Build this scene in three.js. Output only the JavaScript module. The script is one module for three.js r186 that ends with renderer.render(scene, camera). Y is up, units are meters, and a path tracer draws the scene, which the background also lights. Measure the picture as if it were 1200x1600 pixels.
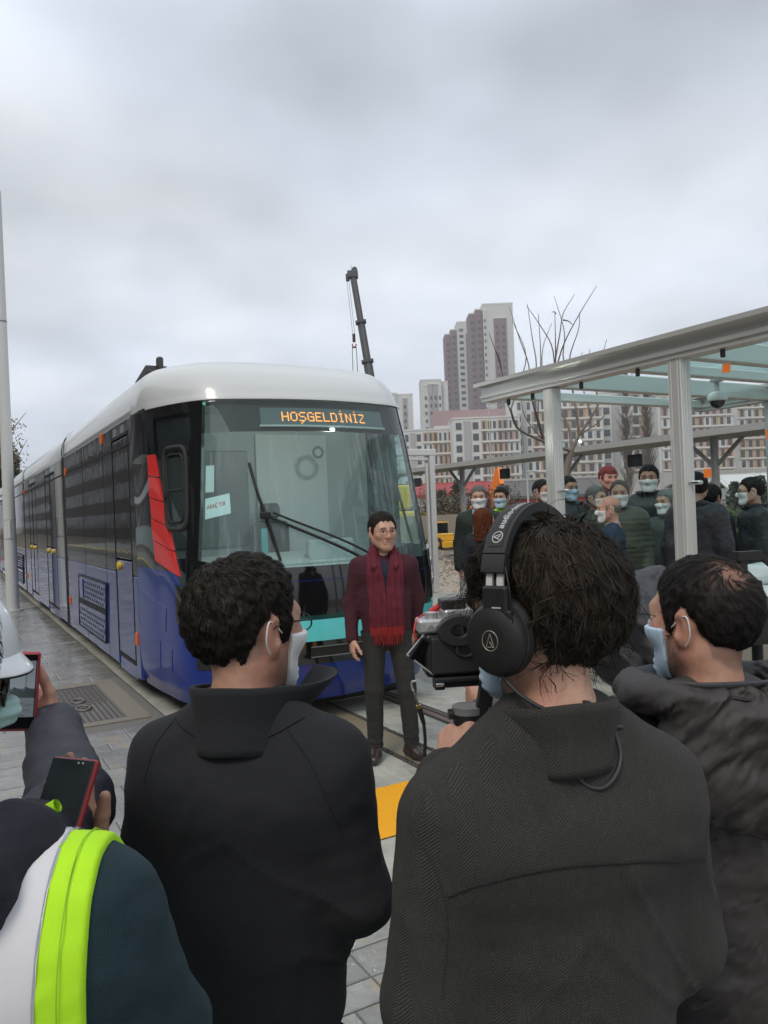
import * as THREE from 'three';
import { mergeGeometries, mergeVertices } from 'three/addons/utils/BufferGeometryUtils.js';
import { RoundedBoxGeometry } from 'three/addons/geometries/RoundedBoxGeometry.js';
import { createNoise3D } from 'simplex-noise';

// ---------------------------------------------------------------- camera, sky, sun, exposure
const scene = new THREE.Scene();
const CAM_H = 1.8, ROLL = 2.3 * Math.PI / 180;
const camera = new THREE.PerspectiveCamera(67.38, 0.75, 0.05, 3000);
camera.position.set(0, CAM_H, 0);
camera.rotation.set(0, 0, -ROLL);
const renderer = new THREE.WebGLRenderer({ antialias: true });
renderer.toneMapping = THREE.LinearToneMapping;
renderer.toneMappingExposure = 1.42;
renderer.shadowMap.enabled = true;

function mulberry(a) { return () => { a = (a + 0x6d2b79f5) | 0; let t = Math.imul(a ^ (a >>> 15), 1 | a); t = (t + Math.imul(t ^ (t >>> 7), 61 | t)) ^ t; return ((t ^ (t >>> 14)) >>> 0) / 4294967296; }; }
const rnd = mulberry(7);
const N3 = createNoise3D(mulberry(11));
const fbm = (x, y, z, o = 4) => { let s = 0, a = 0.5; for (let i = 0; i < o; i++) { s += a * N3(x, y, z); x *= 2.03; y *= 2.03; z *= 2.03; a *= 0.5; } return s; };
const lerp = (a, b, t) => a + (b - a) * t, clamp = (x, a = 0, b = 1) => Math.min(b, Math.max(a, x));
const smooth = (a, b, x) => { const t = clamp((x - a) / (b - a)); return t * t * (3 - 2 * t); };
const V = (x, y, z) => new THREE.Vector3(x, y, z);

function makeSky() {
  const w = 1024, h = 512, data = new Float32Array(w * h * 4);
  for (let j = 0; j < h; j++) for (let i = 0; i < w; i++) {
    const ph = (i + 0.5) / w * 2 * Math.PI - Math.PI, th = (j + 0.5) / h * Math.PI - Math.PI / 2;
    const y = Math.sin(th), x = Math.cos(th) * Math.cos(ph), z = Math.cos(th) * Math.sin(ph);
    const yy = Math.max(y, 0.0) + 0.16, px = x / yy, pz = z / yy;
    const big = fbm(px * 0.42 + 3.1, pz * 0.42 + 1.7, 0.4, 4), mid = fbm(px * 1.1 - 2, pz * 0.9 + 5, 7.7, 5), fine = fbm(px * 2.6, pz * 2.6, 3.3, 4);
    let b = 0.63 + 0.15 * big + 0.14 * mid + 0.05 * fine;
    // cloud banks of the overcast: a long slate bank rising to the right, a softer one at the left
    const az = Math.atan2(x, -z), el = th;
    const bank = Math.exp(-Math.pow((el - (0.52 + 0.06 * az) + 0.07 * mid) / 0.13, 2)) * smooth(-0.45, 0.0, az + 0.15 * big) * smooth(1.6, 0.8, az);
    const bank2 = Math.exp(-Math.pow((el - 0.35 - 0.05 * mid) / 0.085, 2)) * smooth(-1.3, -0.6, az) * smooth(0.05, -0.3, az);
    b -= 0.19 * bank + 0.10 * bank2;
    b = lerp(b, 0.66, smooth(0.14, -0.02, y) * 0.6);
    if (y < -0.02) b = 0.20;
    const blue = clamp(0.5 + 0.7 * big + 0.9 * bank - 0.3 * mid);
    const k = (j * w + i) * 4;
    data[k] = b * lerp(0.985, 0.90, blue); data[k + 1] = b * lerp(1.0, 0.985, blue); data[k + 2] = b * lerp(1.035, 1.12, blue); data[k + 3] = 1;
  }
  const t = new THREE.DataTexture(data, w, h, THREE.RGBAFormat, THREE.FloatType);
  t.mapping = THREE.EquirectangularReflectionMapping; t.magFilter = t.minFilter = THREE.LinearFilter; t.wrapS = THREE.RepeatWrapping; t.needsUpdate = true;
  return t;
}
scene.background = scene.environment = makeSky();
const sun = new THREE.DirectionalLight(0xfff4e6, 1.2);
sun.position.set(-14, 34, 16); sun.target.position.set(0, 0, -8);
sun.castShadow = true; sun.shadow.radius = 40; sun.shadow.mapSize.set(2048, 2048);
Object.assign(sun.shadow.camera, { left: -40, right: 40, top: 40, bottom: -40, near: 1, far: 120 });
scene.add(sun, sun.target);
scene.fog = new THREE.FogExp2(0xcfd6dc, 0.0006);

// ---------------------------------------------------------------- helpers
const names = new Map();
function numbered(n) { const k = names.get(n) || 0; names.set(n, k + 1); return k ? n + '_' + String(k).padStart(3, '0') : n; }
function tag(o, label, category, group) { o.userData.label = label; o.userData.category = category; if (group) o.userData.group = group; return o; }
function thing(name, label, category, pos = [0, 0, 0], turn = 0, group) {
  const g = new THREE.Group(); g.name = numbered(name); g.position.set(...pos); g.rotation.y = turn; scene.add(g); return tag(g, label, category, group);
}
function part(name, geo, mat, parent, label) {
  if (Array.isArray(geo)) geo = merge(geo);
  const m = new THREE.Mesh(geo, mat); m.name = name; m.castShadow = m.receiveShadow = true; if (label) m.userData.label = label; parent.add(m); return m;
}
function structure(name, geo, mat) { const m = part(numbered(name), geo, mat, scene); m.userData.kind = 'structure'; return m; }
function merge(list) {
  list = list.map((g) => { g = g.index ? g.toNonIndexed() : g; const o = new THREE.BufferGeometry(); o.setAttribute('position', g.attributes.position); if (!g.attributes.normal) g.computeVertexNormals(); o.setAttribute('normal', g.attributes.normal);
    o.setAttribute('uv', g.attributes.uv || new THREE.BufferAttribute(new Float32Array(g.attributes.position.count * 2), 2)); if (list.color) o.setAttribute('color', g.attributes.color); return o; });
  return mergeGeometries(list);
}
const box = (w, h, d, x = 0, y = 0, z = 0) => new THREE.BoxGeometry(w, h, d).translate(x, y, z);
const rbox = (w, h, d, r, x = 0, y = 0, z = 0) => new RoundedBoxGeometry(w, h, d, 2, Math.min(r, w / 2.01, h / 2.01, d / 2.01)).translate(x, y, z);
const cyl = (r0, r1, h, n = 16, x = 0, y = 0, z = 0) => new THREE.CylinderGeometry(r0, r1, h, n).translate(x, y, z);
const vec = (p) => (p.isVector3 ? p : V(...p));
function tube(pts, r, seg = 0, rad = 8) { return new THREE.TubeGeometry(new THREE.CatmullRomCurve3(pts.map(vec)), seg || pts.length * 6, r, rad, false); }
function bar(a, b, w, h, up = V(0, 1, 0)) { // a box beam from a to b
  a = vec(a); b = vec(b); const d = b.clone().sub(a), L = d.length(); d.normalize();
  let s = new THREE.Vector3().crossVectors(up, d); if (s.lengthSq() < 1e-6) s.set(1, 0, 0); s.normalize(); const u = new THREE.Vector3().crossVectors(d, s);
  const m = new THREE.Matrix4().makeBasis(s, u, d).setPosition(a.clone().lerp(b, 0.5));
  return new THREE.BoxGeometry(w, h, L).applyMatrix4(m);
}
function rod(a, b, r0, r1 = r0, n = 8) {
  a = vec(a); b = vec(b); const d = b.clone().sub(a), L = d.length();
  return new THREE.CylinderGeometry(r1, r0, L, n, 1).applyMatrix4(new THREE.Matrix4().compose(a.clone().lerp(b, 0.5), new THREE.Quaternion().setFromUnitVectors(V(0, 1, 0), d.normalize()), V(1, 1, 1)));
}
function at(u, v, D) { // point of the place that the photograph shows at (u, v), D metres away
  const dx = (u - 600) / 1200 * D, dy = (800 - v) / 1200 * D, c = Math.cos(ROLL), s = Math.sin(ROLL);
  return V(dx * c + dy * s, CAM_H - dx * s + dy * c, -D);
}
// the track frame: L metres across (0 = near flank of the tram), t metres along it away from the nose
const YAW = 29.6 * Math.PI / 180, AX = Math.sin(YAW), AZ = Math.cos(YAW), C0 = [-1.83, -6.5];
const W = (L, y, t) => V(C0[0] + AZ * L - AX * t, y, C0[1] - AX * L - AZ * t);
const trackGroupPos = (L, y, t) => W(L, y, t).toArray();

// ---------------------------------------------------------------- textures and materials
function tex(size, fn, { srgb = true, rep = [1, 1] } = {}) {
  const [w, h] = Array.isArray(size) ? size : [size, size], d = new Uint8Array(w * h * 4);
  for (let j = 0; j < h; j++) for (let i = 0; i < w; i++) { const c = fn(i / w, j / h, i, j), k = (j * w + i) * 4; for (let n = 0; n < 3; n++) d[k + n] = clamp(Array.isArray(c) ? c[n] : c) * 255; d[k + 3] = 255; }
  const t = new THREE.DataTexture(d, w, h); t.wrapS = t.wrapT = THREE.RepeatWrapping; t.magFilter = THREE.LinearFilter; t.minFilter = THREE.LinearMipmapLinearFilter; if (srgb) t.colorSpace = THREE.SRGBColorSpace; t.repeat.set(...rep); t.needsUpdate = true; return t;
}
const TAU = Math.PI * 2;
// noise that repeats over the unit square
const tile = (u, v, f, s = 0) => 0.5 + 0.5 * (N3(Math.cos(u * TAU) * f, Math.sin(u * TAU) * f + s, Math.cos(v * TAU) * f * 1.01) * 0.6 + N3(Math.sin(v * TAU) * f + s, Math.cos(u * TAU) * f, Math.sin(u * TAU + v * TAU) * f) * 0.4);
const col = (r, g, b) => new THREE.Color().setRGB(r, g, b);
const std = (c, roughness = 0.7, extra = {}) => new THREE.MeshStandardMaterial({ color: c, roughness, ...extra });
const phys = (c, roughness = 0.5, extra = {}) => new THREE.MeshPhysicalMaterial({ color: c, roughness, ...extra });
const glassMat = (c, extra = {}) => phys(c, 0.02, { transmission: 1, thickness: 0, ior: 1.5, ...extra });

const M = {};
M.navy = phys(col(0.006, 0.030, 0.25), 0.3, { specularIntensity: 0.3, clearcoat: 1, clearcoatRoughness: 0.03 });
M.white = phys(col(0.56, 0.59, 0.595), 0.4, { clearcoat: 0.6, clearcoatRoughness: 0.08 });
M.cyan = phys(col(0.13, 0.74, 0.77), 0.35, { clearcoat: 0.8, clearcoatRoughness: 0.05 });
M.red = phys(col(0.72, 0.022, 0.018), 0.35, { clearcoat: 0.7, clearcoatRoughness: 0.05 });
M.blackGloss = phys(col(0.006, 0.007, 0.008), 0.08, { clearcoat: 1, clearcoatRoughness: 0.02 });
M.blackGlass = phys(col(0.010, 0.012, 0.013), 0.03, { ior: 1.55 });
M.black = std(col(0.012, 0.012, 0.013), 0.6);
M.rubber = std(col(0.02, 0.02, 0.021), 0.75);
M.darkGrey = std(col(0.05, 0.052, 0.055), 0.6);
M.midGrey = std(col(0.2, 0.205, 0.21), 0.6);
M.lightGrey = std(col(0.45, 0.47, 0.47), 0.6);
M.chrome = std(col(0.7, 0.7, 0.7), 0.15, { metalness: 1 });
M.orange = phys(col(0.8, 0.16, 0.02), 0.3);
M.yellow = phys(col(0.75, 0.5, 0.02), 0.35);
const wavy = tex(256, (u, v) => 0.5 + 0.5 * (0.7 * tile(u, v, 0.8, 5) + 0.3 * tile(u, v, 1.9, 8)) - 0.25, { srgb: false });
M.navySide = phys(col(0.012, 0.030, 0.215), 0.35, { clearcoat: 1, clearcoatRoughness: 0.03, bumpMap: wavy, bumpScale: 0.0022 });
M.sideGlass = phys(col(0.010, 0.012, 0.013), 0.03, { ior: 1.55, bumpMap: wavy, bumpScale: 0.0014 });
const brushed = tex([8, 256], (u, v) => 0.66 + 0.12 * N3(v * 90, u * 2, 3) + 0.08 * N3(v * 22, u, 9));
const scuff = tex(256, (u, v) => { const n = tile(u, v, 3, 4), f = tile(u, v, 14, 9); return 0.38 + 0.18 * n + 0.12 * f; }, { srgb: false });
M.alu = std(col(0.70, 0.70, 0.68), 0.42, { metalness: 0.5, roughnessMap: scuff });
M.steel = std(col(0.42, 0.42, 0.41), 0.5, { metalness: 0.8 });

// ---------------------------------------------------------------- ground, tracks, platform
function planeLT(L0, L1, t0, t1, y, uvScale = 1, nL = 1, nt = 1) { // a sheet in the track frame, uv in metres
  const p = [], uv = [], idx = [];
  for (let i = 0; i <= nL; i++) for (let j = 0; j <= nt; j++) { const L = lerp(L0, L1, i / nL), t = lerp(t0, t1, j / nt); p.push(...W(L, y, t).toArray()); uv.push(L * uvScale, t * uvScale); }
  for (let i = 0; i < nL; i++) for (let j = 0; j < nt; j++) { const a = i * (nt + 1) + j, b = a + nt + 1; idx.push(a, b, a + 1, b, b + 1, a + 1); }
  const g = new THREE.BufferGeometry(); g.setAttribute('position', new THREE.Float32BufferAttribute(p, 3)); g.setAttribute('uv', new THREE.Float32BufferAttribute(uv, 2)); g.setIndex(idx); g.computeVertexNormals(); 
  if (g.attributes.normal.getY(0) < 0) { g.setIndex(idx.map((_, k) => idx[k - (k % 3) + 2 - (k % 3)])); g.computeVertexNormals(); }
  return g;
}
const dirtCol = tex(1024, (u, v) => { const n = tile(u, v, 2.5), f = tile(u, v, 12, 3), g = tile(u, v, 60, 8), b = 0.30 + 0.16 * n + 0.12 * f + 0.18 * (g - 0.5); return [b * 1.10, b * 1.0, b * 0.86]; }, { rep: [0.12, 0.12] });
const dirtBump = tex(512, (u, v) => 0.5 * tile(u, v, 9, 1) + 0.5 * tile(u, v, 40, 2), { srgb: false, rep: [0.5, 0.5] });
M.dirt = std(0xffffff, 0.95, { map: dirtCol, bumpMap: dirtBump, bumpScale: 0.05 });
const concCol = tex(1024, (u, v) => { const n = tile(u, v, 1.6, 2), f = tile(u, v, 9, 5), g = tile(u, v, 50, 1), st = smooth(0.62, 0.8, tile(u, v, 3.2, 12)); const b = 0.67 + 0.08 * (n - 0.5) + 0.07 * (f - 0.5) + 0.05 * (g - 0.5) - 0.05 * st; return [b * 1.0, b * 1.0, b * 0.95]; }, { rep: [0.25, 0.25] });
const concRough = tex(512, (u, v) => 0.30 + 0.5 * smooth(0.35, 0.65, tile(u, v, 2.2, 6)) + 0.1 * tile(u, v, 20, 3), { srgb: false, rep: [0.2, 0.2] });
M.concrete = std(0xffffff, 1, { map: concCol, roughnessMap: concRough, bumpMap: dirtBump, bumpScale: 0.004 });
M.platform = std(0xdfe0e0, 1, { map: concCol, roughness: 0.75, bumpMap: dirtBump, bumpScale: 0.003 });

const GROUND = new THREE.PlaneGeometry(5200, 5200, 1, 1); GROUND.rotateX(-Math.PI / 2);
{ const a = GROUND.attributes.uv; for (let i = 0; i < a.count; i++) a.setXY(i, a.getX(i) * 5200, a.getY(i) * 5200); }
GROUND.translate(0, -0.03, 0);
structure('ground', GROUND, M.dirt);
structure('track_slab', planeLT(0.06, 2.93, -14, 40, 0.0, 1, 1, 1), M.concrete);

// stone pavers left of the tram
{
  const wetR = tex(512, (u, v) => { const n = tile(u, v, 1.7, 21), f = tile(u, v, 6, 2); return clamp(0.03 + 0.20 * smooth(0.42, 0.66, n) + 0.08 * f); }, { srgb: false, rep: [0.16, 0.16] });
  const paveCol = tex(1024, (u, v) => { const n = tile(u, v, 2.0, 31), f = tile(u, v, 16, 7), g = tile(u, v, 70, 3); const st = smooth(0.64, 0.8, tile(u, v, 4.5, 3)); const b = 0.53 + 0.09 * (n - 0.5) + 0.07 * (f - 0.5) + 0.05 * (g - 0.5); return [b * (1.0 + 0.1 * st), b * (1.01 + 0.03 * st), b * (1.0 - 0.10 * st)]; }, { rep: [0.21, 0.21] });
  const bump = tex(256, (u, v) => 0.6 * tile(u, v, 20, 1) + 0.4 * tile(u, v, 50, 2), { srgb: false, rep: [2, 2] });
  const mats = [1.0, 0.9, 0.82, 1.08, 0.95].map((k) => std(col(k, k, k * 0.995), 1, { map: paveCol, roughnessMap: wetR, bumpMap: bump, bumpScale: 0.0012 }));
  const bed = structure('pavement', planeLT(-9, 0.06, -14, 60, -0.010, 1), std(col(0.17, 0.17, 0.16), 0.8));
  const R = mulberry(5), rest = [[], [], [], [], []], list = [];
  const rows = [];
  for (let t = -5.2; t < 40;) { const d = [0.2, 0.2, 0.15, 0.3][Math.floor(R() * 4)]; rows.push([t, d]); t += d; }
  for (const [t, d] of rows) {
    let L = 0.05;
    while (L > -5.2) {
      const w = [0.3, 0.45, 0.6, 0.4][Math.floor(R() * 4)]; const l0 = L - w; L = l0;
      if (l0 + w > -0.86 && l0 < -0.04 && t + d > 0.74 && t < 2.68) continue; // the manhole
      const p = W(l0 + w / 2, 0, t + d / 2), D = -p.z; if (D < 0.9) continue;
      list.push({ l0, w, t, d, D, m: Math.floor(R() * 5), h: (R() - 0.5) * 0.003 });
    }
  }
  list.sort((a, b) => a.D - b.D);
  const slab = (q) => { // a paver with small bevels, uv in metres of the pavement
    const g = 0.004, b = 0.004, P = (L, t, y) => W(L, y, t).toArray(), y1 = q.h, y0 = q.h - b, a0 = q.l0 + g, a1 = q.l0 + q.w - g, c0 = q.t + g, c1 = q.t + q.d - g, e = 0.006;
    const o = [[a0, c0], [a1, c0], [a1, c1], [a0, c1]], i = [[a0 + e, c0 + e], [a1 - e, c0 + e], [a1 - e, c1 - e], [a0 + e, c1 - e]];
    const pos = [], uv = [], q4 = (p, r, s, w) => { for (const k of [p, r, s, p, s, w]) { pos.push(...P(k[0], k[1], k[2])); uv.push(k[0] + q.m * 0.7, k[1]); } };
    const I = i.map((k) => [...k, y1]), O = o.map((k) => [...k, y0]), B = o.map((k) => [...k, -0.03]);
    q4(I[3], I[2], I[1], I[0]); for (let k = 0; k < 4; k++) { const n = (k + 1) % 4; q4(I[k], I[n], O[n], O[k]); q4(O[k], O[n], B[n], B[k]); }
    const geo = new THREE.BufferGeometry(); geo.setAttribute('position', new THREE.Float32BufferAttribute(pos, 3)); geo.setAttribute('uv', new THREE.Float32BufferAttribute(uv, 2)); geo.computeVertexNormals(); 
    if (geo.attributes.normal.getY(0) < 0) { const a = geo.attributes.position.array, un = geo.attributes.uv.array; for (let k = 0; k < pos.length; k += 9) for (let c = 0; c < 3; c++) { const s = a[k + c]; a[k + c] = a[k + 6 + c]; a[k + 6 + c] = s; } for (let k = 0; k < un.length; k += 6) for (let c = 0; c < 2; c++) { const s = un[k + c]; un[k + c] = un[k + 4 + c]; un[k + 4 + c] = s; } geo.computeVertexNormals(); }
    return geo;
  };
  list.forEach((q, i) => { if (i < 290) part('paver', slab(q), mats[q.m], bed); else rest[q.m].push(slab(q)); });
  rest.forEach((r, i) => { if (r.length) part('distant_pavers', r, mats[i], bed).userData.kind = 'stuff'; });

  // manhole cover with its concrete collar
  const g = thing('manhole_cover', 'rectangular cast iron manhole cover with ribbed pattern set in wet paving', 'manhole cover', trackGroupPos(-0.52, 0, 1.70), YAW);
  const cm = std(col(0.30, 0.275, 0.22), 0.45, { bumpMap: dirtBump, bumpScale: 0.012 });
  part('collar', [box(0.90, 0.04, 0.12, 0.02, -0.018, 0.93), box(0.90, 0.04, 0.14, 0.02, -0.018, -0.94), box(0.06, 0.04, 1.74, -0.34, -0.018, 0), box(0.20, 0.04, 1.74, 0.38, -0.019, 0)], cm, g);
  const iron = std(col(0.21, 0.20, 0.185), 0.5, { metalness: 0.35, bumpMap: bump, bumpScale: 0.002 });
  part('plate', [box(0.60, 0.03, 1.74, -0.01, -0.024, 0)], std(col(0.10, 0.095, 0.09), 0.6, { metalness: 0.3 }), g);
  part('rim', [box(0.60, 0.012, 0.03, -0.01, -0.005, 0.855), box(0.60, 0.012, 0.03, -0.01, -0.005, -0.855), box(0.025, 0.012, 1.68, -0.295, -0.005, 0), box(0.025, 0.012, 1.68, 0.275, -0.005, 0), box(0.545, 0.012, 0.03, -0.01, -0.005, 0.06)], iron, g);
  for (let i = 0; i < 11; i++) { const x = -0.255 + i * 0.049; if (i < 4 || i > 6) part('rib', box(0.028, 0.012, 0.74, x, -0.006, 0.46), iron, g); else part('rib', box(0.028, 0.012, 0.42, x, -0.006, 0.62), iron, g); for (let k = 0; k < 12; k++) { if (i > 3 && i < 7 && k < 4) continue; part('stud', box(0.028, 0.012, 0.038, x, -0.006, -0.01 - k * 0.068), iron, g); } }
  part('emblem', [new THREE.TorusGeometry(0.065, 0.012, 6, 20).rotateX(Math.PI / 2).scale(1, 1, 1.6).translate(-0.01, -0.002, 0.22), bar([-0.06, 0.0, 0.14], [0.04, 0.0, 0.30], 0.014, 0.010), bar([0.04, 0.0, 0.14], [-0.06, 0.0, 0.30], 0.014, 0.010), new THREE.TorusGeometry(0.055, 0.012, 6, 20).rotateX(Math.PI / 2).scale(1, 1, 1.8).translate(-0.01, -0.002, -0.13)], iron, g);
}
// rails, centre power rail, yellow paint
{
  const railM = std(col(0.20, 0.13, 0.09), 0.42, { metalness: 0.6, bumpMap: dirtBump, bumpScale: 0.003 }), slotM = std(col(0.03, 0.027, 0.024), 0.6);
  const gravelM = std(col(0.07, 0.066, 0.06), 0.8), bandM = std(col(0.26, 0.225, 0.16), 0.4, { bumpMap: dirtBump, bumpScale: 0.003 });
  for (const L of [0.605, 2.04]) {
    const g = thing('rail', L < 1 ? 'rusty grooved tram rail in the concrete on the near side of the tram' : 'rusty grooved tram rail right of the man in burgundy', 'rail', [0, 0, 0], 0, 'tram rails in the slab');
    part('rail_head', [planeLT(L - 0.045, L + 0.02, -12, 3, 0.006), planeLT(L + 0.062, L + 0.085, -12, 3, 0.005)], railM, g);
    part('groove', planeLT(L + 0.02, L + 0.062, -12, 3, 0.003), slotM, g);
    part('joint_filler', [planeLT(L - 0.075, L - 0.047, -12, 3, 0.0035), planeLT(L + 0.087, L + 0.115, -12, 3, 0.0035)], slotM, g);
  }
  const pr = thing('power_rail', 'brown ground level power rail between two rough seams under the mayor\'s shoes'.replace("the mayor's", "the burgundy-jacketed man's"), 'rail', [0, 0, 0]);
  part('conductor_strip', planeLT(1.22, 1.45, -12, 3, 0.005, 1, 1, 1), bandM, pr);
  // the ragged stony seams along it
  const st = [], R = mulberry(9), base = new THREE.IcosahedronGeometry(1, 0);
  for (const L of [1.195, 1.475]) for (let t = -5; t < 1.2; t += 0.006) { const r = 0.005 + R() * 0.008, p = W(L + (R() - 0.5) * 0.04, 0.004, t); st.push(base.clone().scale(r, r * 0.7, r).rotateY(R() * 6).translate(p.x, p.y, p.z)); }
  part('seam_gravel', st, gravelM, pr).userData.kind = 'stuff';
  part('seam_bed', [planeLT(1.17, 1.22, -12, 3, 0.003), planeLT(1.45, 1.50, -12, 3, 0.003)], slotM, pr);
  const yTex = tex(512, (u, v) => { const n = tile(u, v, 10, 3) * 0.6 + tile(u, v, 40, 2) * 0.4, w = smooth(0.70, 0.78, n); return [lerp(0.93, 0.55, w), lerp(0.66, 0.52, w), lerp(0.10, 0.45, w)]; }, { rep: [1, 1] });
  const yM = std(0xffffff, 0.55, { map: yTex });
  const y1 = thing('yellow_line', 'wide yellow painted line on the concrete in front of the man\'s shoes', 'road marking');
  part('paint', planeLT(0.10, 1.42, -2.85, -2.16, 0.0085), yM, y1);
  const y2 = thing('yellow_line', 'small yellow painted triangle beside the power rail seam', 'road marking');
  part('paint', planeLT(1.02, 1.155, -1.25, -0.70, 0.0085), yM, y2);
}
// platform
{
  const sl = (L0, L1, t0, t1) => box(L1 - L0, 0.3, t1 - t0, 0, 0.15, 0).applyMatrix4(new THREE.Matrix4().makeRotationY(YAW).setPosition(W((L0 + L1) / 2, 0, (t0 + t1) / 2)));
  structure('platform', [sl(3.5, 6.3, -14, 12), sl(2.9, 3.496, -14, -1.05)], M.platform);
  structure('track_apron', planeLT(2.93, 3.5, -14, 40, -0.002), M.concrete);
}

// ---------------------------------------------------------------- the tram
const tram = thing('tram', 'long navy and white low-floor tram with turquoise bumper stripe, facing the crowd', 'tram', trackGroupPos(1.325, 0, 0), YAW);
const LV = [ // y, zC, xA, zA, xS
  [0.20, 0.44, 1.12, 0.00, 1.27], [0.34, 0.53, 1.16, 0.07, 1.31], [0.60, 0.60, 1.18, 0.12, 1.325], [0.90, 0.62, 1.18, 0.15, 1.325], [1.25, 0.60, 1.17, 0.15, 1.325], [1.55, 0.55, 1.14, 0.14, 1.325],
  [2.00, 0.45, 1.09, 0.09, 1.325], [2.50, 0.33, 1.04, 0.02, 1.325], [2.85, 0.22, 1.00, -0.05, 1.325], [2.98, 0.14, 0.99, -0.12, 1.325], [3.10, 0.03, 0.97, -0.22, 1.305], [3.20, -0.13, 0.93, -0.36, 1.25], [3.275, -0.36, 0.84, -0.55, 1.12], [3.325, -0.68, 0.62, -0.82, 0.86], [3.345, -1.15, 0.2, -1.18, 0.25]];
const crm = (a, b, c, d, t) => 0.5 * (2 * b + (c - a) * t + (2 * a - 5 * b + 4 * c - d) * t * t + (3 * b - a - 3 * c + d) * t * t * t);
function level(y) {
  let i = 0; while (i < LV.length - 2 && LV[i + 1][0] < y) i++;
  const a = LV[Math.max(0, i - 1)], b = LV[i], c = LV[i + 1], d = LV[Math.min(LV.length - 1, i + 2)], t = clamp((y - b[0]) / (c[0] - b[0]));
  return [1, 2, 3, 4].map((k) => crm(a[k], b[k], c[k], d[k], t));
}
function S(q, y) { // nose surface: q 0 flank .. 2 pillar .. 4 centre .. 6 pillar .. 8 flank
  const [zC, xA, zA, xS] = level(y), k = (xS) / 1.325;
  const h = [[-xS, -2.0], [-xS, -1.3], [-Math.max(xS - 0.035 * k, xA), Math.min(-0.62, lerp(-1.3, zA, 0.5))], [-xA, zA], [-xA * 0.57, zA + (zC - zA) * 0.72], [0, zC]];
  const pts = [...h, ...h.slice(0, 5).reverse().map(([x, z]) => [-x, z])];
  const f = clamp(q, 0, 8), i = Math.min(7, Math.floor(f)), t = f - i, g = (n) => pts[clamp(i + n, 0, pts.length - 1)];
  return V(crm(g(0)[0], g(1)[0], g(2)[0], g(3)[0], t), y, crm(g(0)[1], g(1)[1], g(2)[1], g(3)[1], t));
}
function Sn(q, y) { const e = 0.02, a = S(Math.min(8, q + e), y).sub(S(Math.max(0, q - e), y)), b = S(q, Math.min(3.345, y + e)).sub(S(q, Math.max(0.2, y - e))); return a.cross(b).normalize(); }
// a panel on the nose: corners (q, y) bl, br, tr, tl, standing `out` proud with a closed edge
function nosePanel(c, out = 0.008, nx = 16, ny = 12, depth = 0.03) {
  const P = (i, j, o) => { const s = i / nx, t = j / ny, q = lerp(lerp(c[0][0], c[1][0], s), lerp(c[3][0], c[2][0], s), t), y = lerp(lerp(c[0][1], c[1][1], s), lerp(c[3][1], c[2][1], s), t); return S(q, y).addScaledVector(Sn(q, y), o); };
  const pos = [], idx = [], W1 = nx + 1;
  for (const o of [out, out - depth]) for (let j = 0; j <= ny; j++) for (let i = 0; i <= nx; i++) pos.push(...P(i, j, o).toArray());
  const B = W1 * (ny + 1);
  for (let j = 0; j < ny; j++) for (let i = 0; i < nx; i++) { const a = j * W1 + i, b = a + 1, d = a + W1, e = d + 1; idx.push(a, b, d, b, e, d, B + a, B + d, B + b, B + b, B + d, B + e); }
  if (!depth) idx.splice(0, idx.length, ...idx.filter((_, k) => k % 12 < 6));
  const edge = (a, b) => depth && idx.push(a, B + a, b, b, B + a, B + b);
  for (let i = 0; i < nx; i++) { edge(i, i + 1); edge(ny * W1 + i + 1, ny * W1 + i); }
  for (let j = 0; j < ny; j++) { edge((j + 1) * W1, j * W1); edge(j * W1 + nx, (j + 1) * W1 + nx); }
  let g = new THREE.BufferGeometry(); g.setAttribute('position', new THREE.Float32BufferAttribute(pos, 3)); g.setIndex(idx);
  g = g.toNonIndexed(); const n = []; // smooth normals on the faces, flat on the edge
  const faces = (nx * ny * (depth ? 4 : 2)) * 3; g.computeVertexNormals();
  const uv = []; for (let k = 0; k < g.attributes.position.count; k++) { const v = idx[k] % B; uv.push((v % W1) / nx, Math.floor(v / W1) / ny); }
  g.setAttribute('uv', new THREE.Float32BufferAttribute(uv, 2));
  for (let k = 0; k < g.attributes.position.count; k++) { const v = idx[k], sgn = v >= B ? -1 : 1, w = v % B; if (k < faces) { const i = w % W1, j = Math.floor(w / W1), s = i / nx, t = j / ny, q = lerp(lerp(c[0][0], c[1][0], s), lerp(c[3][0], c[2][0], s), t), y = lerp(lerp(c[0][1], c[1][1], s), lerp(c[3][1], c[2][1], s), t), m = Sn(q, y).multiplyScalar(sgn); g.attributes.normal.setXYZ(k, m.x, m.y, m.z); } }
  return g;
}
const rectP = (q0, q1, y0, y1) => [[q0, y0], [q1, y0], [q1, y1], [q0, y1]];
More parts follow.
